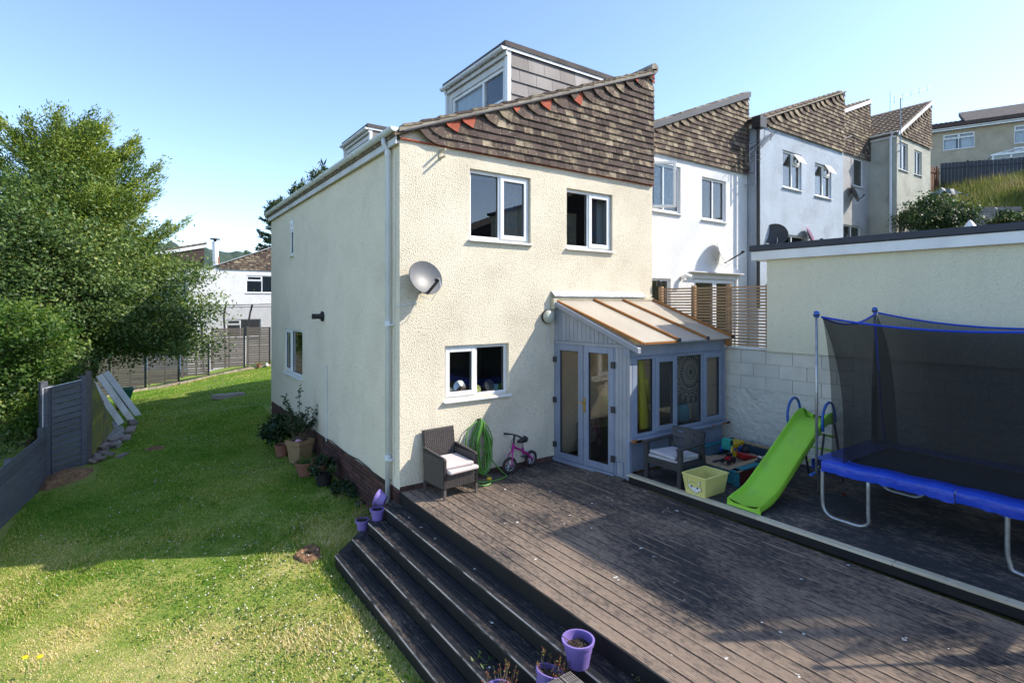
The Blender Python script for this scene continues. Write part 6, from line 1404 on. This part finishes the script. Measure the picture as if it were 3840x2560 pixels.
# planks leaning on it
def leaning(label, a, b, w, th, m): o = MB().bar(a, b, w, th, up=(.25, -1, .25)).build('plank', m, None, bevel=.004); tag(o, label, 'plank', None); return o
leaning('white painted plank leaning on the mossy fence, nearest of three', (-4.06, 9.7, .88), (-3.40, 9.95, gz(-3.3, 9.95)+.02), .15, .03, 'whiteboard'); leaning('white painted plank leaning behind the nearest one', (-3.86, 10.0, .90), (-3.18, 10.25, gz(-3.4, 10.2)+.02), .15, .03, 'whiteboard'); leaning('bluish plank leaning farthest along the mossy fence', (-3.74, 10.5, .92), (-3.02, 10.75, gz(-3.3, 10.7)+.02), .15, .03, 'pipe')
# green tub on a brown one
z = gz(-3.42, 12.9); t = thing('garden_tub', 'green rectangular tub stacked on a dark pot by the far fence', 'tub', (-3.42, 12.9, z))
mb = MB(); 
for i, (w, d, zz) in enumerate(((.20, .16, .30), (.28, .22, .58))): pass
A = [(-.20, -.15, .30), (.20, -.15, .30), (.20, .15, .30), (-.20, .15, .30), (-.29, -.21, .62), (.29, -.21, .62), (.29, .21, .62), (-.29, .21, .62)]; A2 = [(x*.93, y*.92, q+.02 if q < .5 else q) for x, y, q in A]
mb.add(A+A2, [(0, 3, 2, 1), (0, 1, 5, 4), (1, 2, 6, 5), (2, 3, 7, 6), (3, 0, 4, 7), (8, 9, 10, 11), (9, 8, 12, 13), (10, 9, 13, 14), (11, 10, 14, 15), (8, 11, 15, 12), (4, 5, 13, 12), (5, 6, 14, 13), (6, 7, 15, 14), (7, 4, 12, 15)]); mb.build('tub_body', 'greentub', t, local=True)
for p_, q_ in (((-.29, -.21), (.29, -.21)), ((.29, -.21), (.29, .21)), ((.29, .21), (-.29, .21)), ((-.29, .21), (-.29, -.21))): MB().bar((*p_, .62), (*q_, .62), .035, .03).build('rim', 'greentub', t, local=True)
o = lathe_pot('plant_pot', 'dark brown pot under the green tub by the far fence', (-3.42, 12.9, z), .19, .15, .30, 'brownf', soil=False)
# heap of broken pavers, brick edging, gravel strip, earth heap
G = 'broken paving pieces heaped beside the tall fence panel'
for i in range(20):
    x = random.uniform(-3.95, -3.30); y = random.uniform(7.05, 8.5)-(x+3.6)*.2; lvl = random.choice([0, 0, .05, .09]); w, l = random.uniform(.08, .16), random.uniform(.13, .28)
    o = MB().prism([(-w/2, -l/2, 0), (w/2, -l/2*random.uniform(.6, 1), 0), (w/2*random.uniform(.7, 1), l/2, 0), (-w/2, l/2*random.uniform(.7, 1), 0)], (0, 0, .05)).build('paver', 'pav', None, bevel=.005)
    o.location = (x, y, gz(x, y)+.0+lvl); o.rotation_euler = (random.gauss(0, .18), random.gauss(0, .18), random.uniform(0, 3)); tag(o, 'broken brown paver in the heap beside the tall grey fence panel', 'paver', G)
for i, (x, y, l, lab) in enumerate(((-3.20, 9.2, .55, 'brick edging slab nearest the white gravel strip'), (-3.28, 8.55, .42, 'tilted brown slab lying nearer the paver heap'), (-3.15, 9.85, .5, 'brown edging slab by the foot of the planks'))):
    o = MB().box(-.09, .09, -l/2, l/2, 0, .06).build('edging_slab', 'pav', None, bevel=.006); o.location = (x, y, gz(x, y)); o.rotation_euler = (.02, .05, .1*(i-1)); tag(o, lab, 'edging slab')
def patch(name, label, cat, cx0, cy0, rx, ry, h, m, kind, rot=0):
    n, k = 26, 9; vs_ = []
    for j in range(k):
        r = j/(k-1)
        for i in range(n):
            a = 2*math.pi*i/n; e = r*(1+.12*math.sin(3*a+cx0)+.1*math.sin(5*a)+(.05*random.random() if j == k-1 else 0)); x_ = e*rx*math.cos(a); y_ = e*ry*math.sin(a); x = cx0+x_*math.cos(rot)-y_*math.sin(rot); y = cy0+x_*math.sin(rot)+y_*math.cos(rot)
            vs_.append((x, y, gz(x, y)+.026+h*(1-r*r)+random.gauss(0, .006)*(r < .95)-(.05 if j == k-1 else 0)))
    o = MB().add(vs_, [(j*n+i, j*n+(i+1) % n, (j+1)*n+(i+1) % n, (j+1)*n+i) for j in range(k-1) for i in range(n)]).build(name, m, None, kind=kind, smooth=True); return tag(o, label, cat)
patch('gravel', 'white gravel strip between the mossy fence and the lawn', 'gravel', -3.60, 9.1, .28, 1.4, .02, 'gravel', 'stuff'); patch('cut_grass_heap', 'heap of dry brown grass cuttings at the foot of the fence panel', 'grass cuttings', -4.25, 6.7, .42, .40, .13, 'earth', 'stuff'); patch('bare_soil', 'bare reddish soil patch in the lawn by the step corner', 'soil', -1.12, .55, .17, .26, -.012, 'earth', 'stuff'); patch('bare_soil', 'small bare patch in the shaded lawn near the paver heap', 'soil', -2.75, 7.35, .20, .11, -.012, 'earth', 'stuff')
P = np.c_[rng.normal(-4.2, .22, 1600), rng.normal(6.65, .24, 1600), np.zeros(1600)]; rr = np.hypot((P[:, 0]+4.25)/.42, (P[:, 1]-6.7)/.4); P[:, 2] = ground_z(P[:, 0], P[:, 1])+.02+.13*np.clip(1-rr**2, 0, 1); o = leaves('cut_grass', P, .09, .004, 'dryleaf', None, rng.uniform(.75, 1, 1600), 2); o['kind'] = 'stuff'; tag(o, 'loose dry stalks on the grass cutting heap', 'grass cuttings')
o = MB().box(-.45, .45, -.16, .16, 0, .13).build('concrete_block', 'conc', None, bevel=.012); o.location = (-.70, 11.74, gz(-.7, 11.74)-.01); o.rotation_euler = (0, .03, rad(14)); tag(o, 'long weathered concrete block lying on the far lawn', 'concrete block')
# far fence: stepped panels
DP = [(3.35, 21.1, 1.95), (2.42, 21.15, 1.60), (1.30, 21.2, 1.58), (-.20, 21.2, 1.28), (-1.38, 21.3, 1.02), (-2.62, 21.5, .72), (-3.9, 21.75, .42), (-5.2, 22.0, .2)]
for i in range(len(DP)-1):
    (xa, ya, _), (xb, yb, top) = DP[i], DP[i+1]; f = Frame((xb, yb), math.degrees(math.atan2(ya-yb, xa-xb))); L = math.hypot(xa-xb, ya-yb); top = DP[i][2] if i else 1.75
    t = thing('slatted_fence', ['slatted brown grey panel mostly behind the house corner at the far end of the lawn', 'tallest visible slatted panel of the far fence beside the house', 'slatted far fence panel second from the house', 'slatted far fence panel third from the house', 'slatted far fence panel fourth from the house in part tree shade', 'low slatted far fence panel under the tree branches', 'lowest slatted far fence panel hidden in the tree shade'][i], 'fence', (xb, yb, top-1.8), 0, 'slatted panels of the stepped far fence')
    me = mesh_of(MB().box(.05, L-.14, -.012, .012, 0, .088), 'slat', 'fence_b')
    for k in range(17):
        o = link(bpy.data.objects.new('slat', me)); o.parent = t; o.location = f.pt(0, random.uniform(-.004, .004), top-.09-k*.108+random.uniform(-.004, .004))-wloc(t); o.rotation_euler = (0, random.uniform(-.004, .004), f.ang)
    MB(f).box(.0, .09, -.04, .04, top-1.9, top+.04).build('post', 'fence_b', t); MB(f).box(L-.14, L-.06, .02, .08, top-1.9, top+.0).build('post', 'edge_d', t); MB(f).box(L*.5-.03, L*.5+.03, .014, .05, top-1.85, top).build('batten', 'fence_b', t)
kb = thing('kerb', 'pale stone kerb along the foot of the far fence', 'kerb', (-.5, 21, -.6))
kme = mesh_of(MB().box(-.14, .14, -.07, .07, -.1, .09), 'kerb_stone', 'pale_stone')
for i in range(24):
    x = -3.9+i*.29; y = 20.95-.07*x+(.12 if x < -1.3 else 0); o = link(bpy.data.objects.new('kerb_stone', kme)); o.parent = kb; o.location = Vector((x, y, gz(x, y)))-wloc(kb); o.rotation_euler = (0, -.22+random.gauss(0, .03), -.07+random.gauss(0, .05))
t = lathe_pot('plant_pot', 'small orange pot lying by the far kerb', (1.75, 20.75, gz(1.75, 20.75)+.05), .10, .07, .16, 'terra', soil=False)
tag(MB().lathe([(0, -.10), (.10, 0), (0, .10)], (2.1, 20.7, gz(2.1, 20.7)+.1), 12).build('ball', 'white', None, smooth=True), 'white ball by the far kerb near the house corner', 'ball')
# houses beyond the far fence
FW = Frame((1.15, 32.0), 0)
def back_house():
    f = FW; h = thing('white_house', 'white rendered house with a tile hung gable beyond the far fence', 'house', tuple(f.pt(3, 3, 0)))
    ws = [((1.80, 4.1, 3.48, 4.63), [(0, .42, 'fan'), (.42, 1, 'fixed')]), ((.64, 2.7, .55, 1.74), [(0, .40, 'fan'), (.40, 1, 'fixed')])]
    m_ = MB(f); wall_holes(m_, -1.5, 5.4, -3, 4.98, [x[0] for x in ws], .1); m_.quad((-1.5, 0, -3), (-1.5, 0, 4.98), (-1.5, 8, 4.98), (-1.5, 8, -3)); m_.build('wall', 'white_r', h)
    for x in ws: window(h, f, *x[0], x[1], rd=.05)
    m_ = MB(f); m_.prism([(-.4, .03, 4.97), (5.4, .03, 4.97), (5.4, .03, 7.1), (-.4, .03, 5.05)], (0, .05, 0)); m_.build('wall', 'white_r', h)
    tile_gable(h, f, -.2, 5.4, 4.97, 5.12, 7.40, tw=.2, g=.14, pal=(.30, .5, .2))
    for k in range(13): a = -.5+k*.46; z = 5.06+(a+.2)*.407; MB(f).bar(f.pt(0, 0, 0)*0+Vector((a, -.03, z+.06)), Vector((a+.45, -.03, z+.06+.183)), .22, .05).build('ridge_tile', 'lead', h)
    m_ = MB(f); m_.add([(-.5, -.05, 4.92), (5.4, -.05, 7.33), (5.4, 8, 7.33), (-.5, 8, 4.92), (-.5, -.05, 5.0), (5.4, -.05, 7.40), (5.4, 8, 7.40), (-.5, 8, 5.0)], BOXF); m_.build('roof', 'tile_d', h)
    return h
back_house()
t = thing('enclosure_frame', 'curved black poles of a net enclosure in front of the white house', 'frame', tuple(FW.pt(2.5, -3, -1)))
for a, ln in ((.15, -.1), (1.55, .1), (4.05, .35), (-1.1, -.2), (5.0, .5)): MB(FW).tube(sm([(a-ln, -2.6, -1.2), (a-ln*.6, -2.7, 1.0), (a, -2.85, 2.0), (a+ln*.2+.1, -3.1, 2.7)]), .055, 7).build('pole', 'black', t, smooth=True)
MB(FW).tube([(-1.2, -3.0, 2.62), (5.2, -3.0, 2.78)], .03, 5).build('rail', 'dish', t); MB(FW).tube([(-1.2, -3.0, 2.5), (5.2, -3.0, 2.62)], .02, 5).build('rail', 'dish', t)
M['thin_net'] = veil_mat('thin_grey_net', (.10, .10, .10), .34)
MB(FW).quad((-1.1, -2.9, -1.2), (5.2, -2.9, -1.2), (5.2, -3.0, 2.68), (-1.1, -3.0, 2.58)).build('net', 'thin_net', t)
f = Frame((-1.1, 38.5), 0); t = thing('far_house', 'brown roofed house end with white bargeboard behind the tree', 'house', tuple(f.pt(1, 1, 0)))
MB(f).prism([(-1.5, 0, 5.4), (2.25, 0, 5.4), (2.25, 0, 6.85), (-1.5, 0, 5.9)], (0, 5, 0)).build('gable', 'tile_d', t); MB(f).prism([(-1.5, -.1, 5.95), (2.35, -.1, 6.92), (2.35, -.1, 7.16), (-1.5, -.1, 6.2)], (0, .1, 0)).build('bargeboard', 'upvc', t); MB(f).box(-1.5, 2.25, .05, 5, -2, 5.4).build('wall', 'white_r', t); MB(f).prism([(-1.5, -.12, 6.2), (2.4, -.12, 7.16), (2.4, -.12, 7.3), (-1.5, -.12, 6.34)], (0, 5, 0)).build('roof', 'tile_m', t)
t = thing('flue_pipe', 'tall white and rusty flue pipe rising beside the white house roof', 'flue', (1.62, 35.3, 4)); MB().tube([(1.62, 35.3, 3.5), (1.50, 35.3, 7.05)], .19, 12).build('pipe', 'white', t, smooth='auto'); MB().tube([(1.50, 35.3, 7.05), (1.50, 35.3, 7.2)], .10, 10).build('neck', 'char', t); MB().lathe([(.34, 0), (.30, .07), (0, .12)], (1.50, 35.3, 7.2), 14).build('cowl', 'char', t); MB().tube([(1.73, 35.28, 3.5), (1.66, 35.24, 6.0)], .10, 8).build('rust_streak', 'terra', t)
# ------------------------------------------------------------------ trees
def broad_tree(label, base, c, r, n, leaf, lm, group, K=90, low=-.55, clump=.135, lobes=0):
    t = thing('broadleaf_tree', label, 'tree', base, 0, group); base = Vector(base); c = np.array(c, float); r = np.array(r, float)
    tr = MB(); top = Vector(c)+Vector((0, 0, r[2]*.35)); tr.tube([base, base.lerp(top, .3)+Vector((.1, .05, 0)), base.lerp(top, .6), top], [.16, .12, .09, .03], 8); tr.build('trunk', 'bark', t, smooth=True)
    u = unit(rng.normal(size=(K, 3))); u[:, 2] = np.clip(u[:, 2], low, 1); rr = rng.uniform(.45, 1.0, (K, 1)); cc = c+u*rr*r
    br = MB()
    for i in range(0, K, 3):
        p = base.lerp(top, random.uniform(.35, .9)); q = Vector(cc[i]); br.tube([p, p.lerp(q, .5)+Vector((0, 0, .12)), q], [.04, .022, .007], 5)
    br.build('branch', 'bark', t)
    ci = rng.integers(0, K, n); k2 = clump*r.mean()*rng.uniform(.7, 1.5, (K, 1))
    d = rng.normal(size=(n, 3)); d[:, 2] *= .62; P = cc[ci]+d*k2[ci]
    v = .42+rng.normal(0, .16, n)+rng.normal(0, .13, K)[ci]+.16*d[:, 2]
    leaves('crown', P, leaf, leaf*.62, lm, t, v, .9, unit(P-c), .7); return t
gG = 'trees along the left boundary'
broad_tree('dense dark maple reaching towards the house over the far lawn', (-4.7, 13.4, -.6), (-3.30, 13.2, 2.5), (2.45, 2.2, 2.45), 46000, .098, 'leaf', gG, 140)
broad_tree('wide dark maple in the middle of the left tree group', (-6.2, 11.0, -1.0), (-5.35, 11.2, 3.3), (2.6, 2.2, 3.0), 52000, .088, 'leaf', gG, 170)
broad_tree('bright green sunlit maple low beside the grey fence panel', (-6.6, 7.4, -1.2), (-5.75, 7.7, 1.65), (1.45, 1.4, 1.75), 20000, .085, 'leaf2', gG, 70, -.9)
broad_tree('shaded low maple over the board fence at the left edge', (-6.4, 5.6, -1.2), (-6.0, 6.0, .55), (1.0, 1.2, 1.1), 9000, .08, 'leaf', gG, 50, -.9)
def conifer(label, base, H_, n_limb, Lmax, m, needle, per, group=None, sweep=(.35, .30), cat='tree', bias=None, low=.12, ex=.75):
    t = thing('conifer_tree', label, cat, base, 0, group); b = Vector(base)
    MB().tube([b, b+Vector((.1, 0, H_*.5)), b+Vector((.25, .1, H_*.97))], [.22, .14, .02], 8).build('trunk', 'bark', t, smooth=True)
    lm_ = MB(); P = []; A = []; V = []
    for i in range(n_limb):
        s = low+(1-low)*((i+.5)/n_limb); az = random.uniform(0, 2*math.pi) if bias is None or random.random() < .45 else random.gauss(bias, .9)
        L = Lmax*(1-s)**ex*random.uniform(.6, 1.2)*(1.25 if bias is not None and math.cos(az-bias) > .5 else 1)+.3; el = sweep[0]+sweep[1]*s+random.gauss(0, .10)
        p = b+Vector((.1*s*2, 0, H_*s)); d = Vector((math.cos(az)*math.cos(el), math.sin(az)*math.cos(el), math.sin(el))); pts = [p+d*(L*k/5)+Vector((0, 0, .10*L*(k/5)**2-.16*L*(k/5)*(1-k/5))) for k in range(6)]
        lm_.tube(pts, [.04*(1-k/5)+.004 for k in range(6)], 4)
        vv = random.gauss(.5, .16)
        for k in range(int(per*L)):
            u_ = random.random()**.75; idx_ = min(int(u_*5), 4); q = pts[idx_].lerp(pts[idx_+1], u_*5-idx_); side = Vector((-d.y, d.x, 0)).normalized()*random.gauss(0, .23*L*(1-u_*.8))+Vector((0, 0, random.gauss(-.05, .07)))
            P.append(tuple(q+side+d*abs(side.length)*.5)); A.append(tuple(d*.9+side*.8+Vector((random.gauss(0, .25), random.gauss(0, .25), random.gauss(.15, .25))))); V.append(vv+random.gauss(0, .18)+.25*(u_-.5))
    lm_.build('branch', 'bark', t)
    P = np.array(P); leaves('crown', P, needle, needle*.26, m, t, np.array(V), .9, axis=np.array(A)); return t
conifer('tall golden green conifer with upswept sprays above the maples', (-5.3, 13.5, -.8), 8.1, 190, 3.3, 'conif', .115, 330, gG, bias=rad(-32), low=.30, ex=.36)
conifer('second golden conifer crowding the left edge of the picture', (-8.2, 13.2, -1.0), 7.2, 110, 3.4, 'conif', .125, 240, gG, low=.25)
conifer('dark drooping conifer behind the white house roof', (5.4, 36.2, 1.0), 9.3, 90, 2.6, 'dleaf', .30, 90, None, sweep=(-.1, .3), low=.2)
broad_tree('dark shaded undergrowth tree filling the gap below the maples', (-5.2, 9.8, -1.0), (-5.1, 9.9, .75), (1.25, 1.6, 1.25), 16000, .09, 'leaf', gG, 70, -.95)
# ------------------------------------------------------------------ grass
def dens_pts(n, x0, x1, y0, y1): return rng.uniform(x0, x1, n), rng.uniform(y0, y1, n)
XS, YS = [], []
for n, x0, x1, y0, y1 in ((95000, -4.9, -.02, -4.3, 1.2), (95000, -5.0, -.05, 1.2, 5.5), (70000, -4.8, -.02, 5.5, 10), (60000, -4.4, 3, 10, 21)):
    a, b = dens_pts(n, x0, x1, y0, y1); XS.append(a); YS.append(b)
X, Y = np.concatenate(XS), np.concatenate(YS)
ok = ~((X > -.93) & (Y < .0) & (X > -.95)) & ~((X+Y*-1 > -.93) & (Y >= 0) & (Y < .93) & (X > -.93)) & ~((X > -.02) & (Y < 8.9)) & ~((X < -3.35) & (Y > 7) & (Y < 10.4)) & ~((X < -3.75) & (Y > 6.1) & (Y < 7.2)) & ~((X < -4.75) & (Y < 7)) & (Y < 20.9-.07*X)
ok &= ~(np.hypot((X+1.12)/.16, (Y-.55)/.25) < 1) & ~(np.hypot((X+.7)/.5, (Y-11.74)/.2) < 1)
X, Y = X[ok], Y[ok]; Z = ground_z(X, Y)+.02*np.sin(X*2.1+Y*1.3)-.004
def fbm(x, y, s, seed):
    r = np.random.default_rng(seed); v = 0
    for o in range(5):
        a = r.uniform(0, 6.28, 4); k = s*1.9**o; v = v+(np.sin(x*k*1.0+a[0]+1.3*np.sin(y*k*.7+a[1]))*np.sin(y*k*1.1+a[2]+1.1*np.sin(x*k*.8+a[3])))*.62**o
    return v
dryv = fbm(X, Y, 1.1, 3); nearf = np.clip((4.5-Y)/4.5, 0, 1)
v = .31+.26*nearf+dryv*(.12+.24*nearf)+rng.normal(0, .19, len(X)); v = np.where(rng.random(len(X)) < .10+.25*nearf, v+.3, v)  # blades at the sunlit open end are painted drier and lighter too
M['blade'] = leaf_mat('grass_blade', [(0, (.075, .205, .022)), (.35, (.17, .32, .035)), (.6, (.38, .40, .08)), (.8, (.62, .54, .22)), (1, (.68, .58, .34))], .45, .7)
h = .027+.014*np.clip(fbm(X, Y, 2.3, 9), -.6, 1.6); edge = (X > -1.25) & (Y < 1.5); h = h*np.where(edge, 1.7, 1)
o = scatter_blades('grass', np.c_[X, Y, Z], h*1.02, .0065+.0006*np.clip(Y, 0, 20), 'blade', v, 1.3); tag(o, 'mown grass blades covering the sloping lawn, partly dried out', 'grass')
# clover heads and leaf rosettes
CX, CY = [], []
for cx0, cy0, sx_, sy, n in ((-1.9, .3, .6, .5, 110), (-1.5, -.9, .35, .5, 90), (-1.3, -2.0, .2, .3, 45), (-3.0, -1.3, .4, .4, 40), (-1.6, 1.6, .6, .4, 60), (-2.3, 5.0, .5, .3, 30), (-2.0, 7.4, .5, .3, 30), (-1.2, 4.2, .3, .2, 18), (-.9, 13.5, .7, 1.5, 120), (-1.4, 9.8, .7, .7, 50), (-3, 3.4, .6, .4, 20), (-2.4, -2.4, .8, .5, 40), (-.3, 16, .6, 2, 70), (-3.4, 2.4, .8, .6, 14)):
    CX.append(rng.normal(cx0, sx_, n)); CY.append(rng.normal(cy0, sy, n))
CX, CY = np.concatenate(CX), np.concatenate(CY); k = ~((CX > -1.0) & (CY < .9)) & ~((CX > -.1) & (CY < 9)); CX, CY = CX[k], CY[k]
oc_ = np.array([(1, 0, 0), (-1, 0, 0), (0, 1, 0), (0, -1, 0), (0, 0, 1), (0, 0, -1)], float); of = np.array([(0, 2, 4), (2, 1, 4), (1, 3, 4), (3, 0, 4), (2, 0, 5), (1, 2, 5), (3, 1, 5), (0, 3, 5)])
Cc = np.c_[CX, CY, ground_z(CX, CY)+rng.uniform(.035, .06, len(CX))]; R_ = rng.uniform(.006, .0125, (len(CX), 1, 1))
o = fast_mesh('clover_flowers', (Cc[:, None, :]+oc_[None]*R_).reshape(-1, 3), (of[None]+6*np.arange(len(CX))[:, None, None]).reshape(-1, 3), 'clover', kind='stuff'); tag(o, 'white clover heads dotted through the lawn', 'clover')
n = 2600; a = rng.integers(0, len(CX), n); P = np.c_[CX[a]+rng.normal(0, .12, n), CY[a]+rng.normal(0, .12, n), np.zeros(n)]; P = P[~((P[:, 0] > -1.0) & (P[:, 1] < .9))]; P[:, 2] = ground_z(P[:, 0], P[:, 1])+.035; o = leaves('clover_leaves', P, .035, .03, 'leaf2', None, rng.uniform(0, .6, len(P)), 2.5); o['kind'] = 'stuff'; tag(o, 'dark green clover and weed leaves in patches of the lawn', 'clover')
for i, (x, y, lab) in enumerate(((-4.02, -.16, 'left one of two yellow dandelions in the near lawn corner'), (-3.90, -.24, 'right one of two yellow dandelions in the near lawn corner'))):
    z = gz(x, y); t = thing('dandelion', lab, 'dandelion', (x, y, z)); MB().tube([(x, y, z), (x+.01, y, z+.10), (x, y+.01, z+.20)], .004, 5).build('stem', 'hose', t); MB().lathe([(.0, -.012), (.028, 0), (.024, .010), (0, .014)], (x, y+.01, z+.20), 12).build('flower_head', 'flower', t)
# ------------------------------------------------------------------ out of frame: they shade and are mirrored in the panes
t = thing('timber_railing', 'timber railing and post on the terrace beside the photographer', 'railing', (4.2, -7.2, 0))
for z in (1.30, 1.62, 1.95): MB().box(4.15, 6.6, -7.30, -7.26, z, z+.16).build('rail', 'slat', t)
for x in (4.15, 6.5): MB().box(x-.05, x+.05, -7.26, -7.16, .1, 2.2).build('post', 'slat', t)
MB().box(4.35, 4.45, -6.95, -6.85, .1, 3.55).build('post', 'slat', t)
t = thing('neighbour_house', 'dark roofed house opposite, behind the photographer', 'house', (2, -26, 0))
f = Frame((34, -22), 180); MB(f).box(0, 20, 0, 8, -1, 7.2).build('wall', 'char', t); MB(f).prism([(20.2, -.2, 7.2), (-.2, -.2, 7.2), (-.2, -.2, 14.2), (6, -.2, 11.9), (6, -.2, 12.6)], (0, 8.4, 0)).build('roof', 'tile_d', t)
f = Frame((8.5, -24), 180); t2 = thing('neighbour_house', 'white house with raking roof opposite, behind the photographer', 'house', (0, -26, 0)); MB(f).box(0, 7, 0, 8, -1, 4.6).build('wall', 'white_r', t2); MB(f).prism([(-.2, -.2, 4.6), (7.2, -.2, 4.6), (7.2, -.2, 7.6)], (0, 8.4, 0)).build('roof', 'tile_d', t2)
t3 = thing('shade_block', 'unseen rendered block added to shade the deck', 'building', (8, -7.2, 0)); MB().box(7.0, 9, -8.25, -6.1, 0, 5.75).build('wall', 'slab_r', t3); MB().box(6.9, 9.1, -8.35, -6.0, 5.753, 5.85).build('roof', 'edge_d', t3)  # added block out of view, sized so its shadow darkens the deck
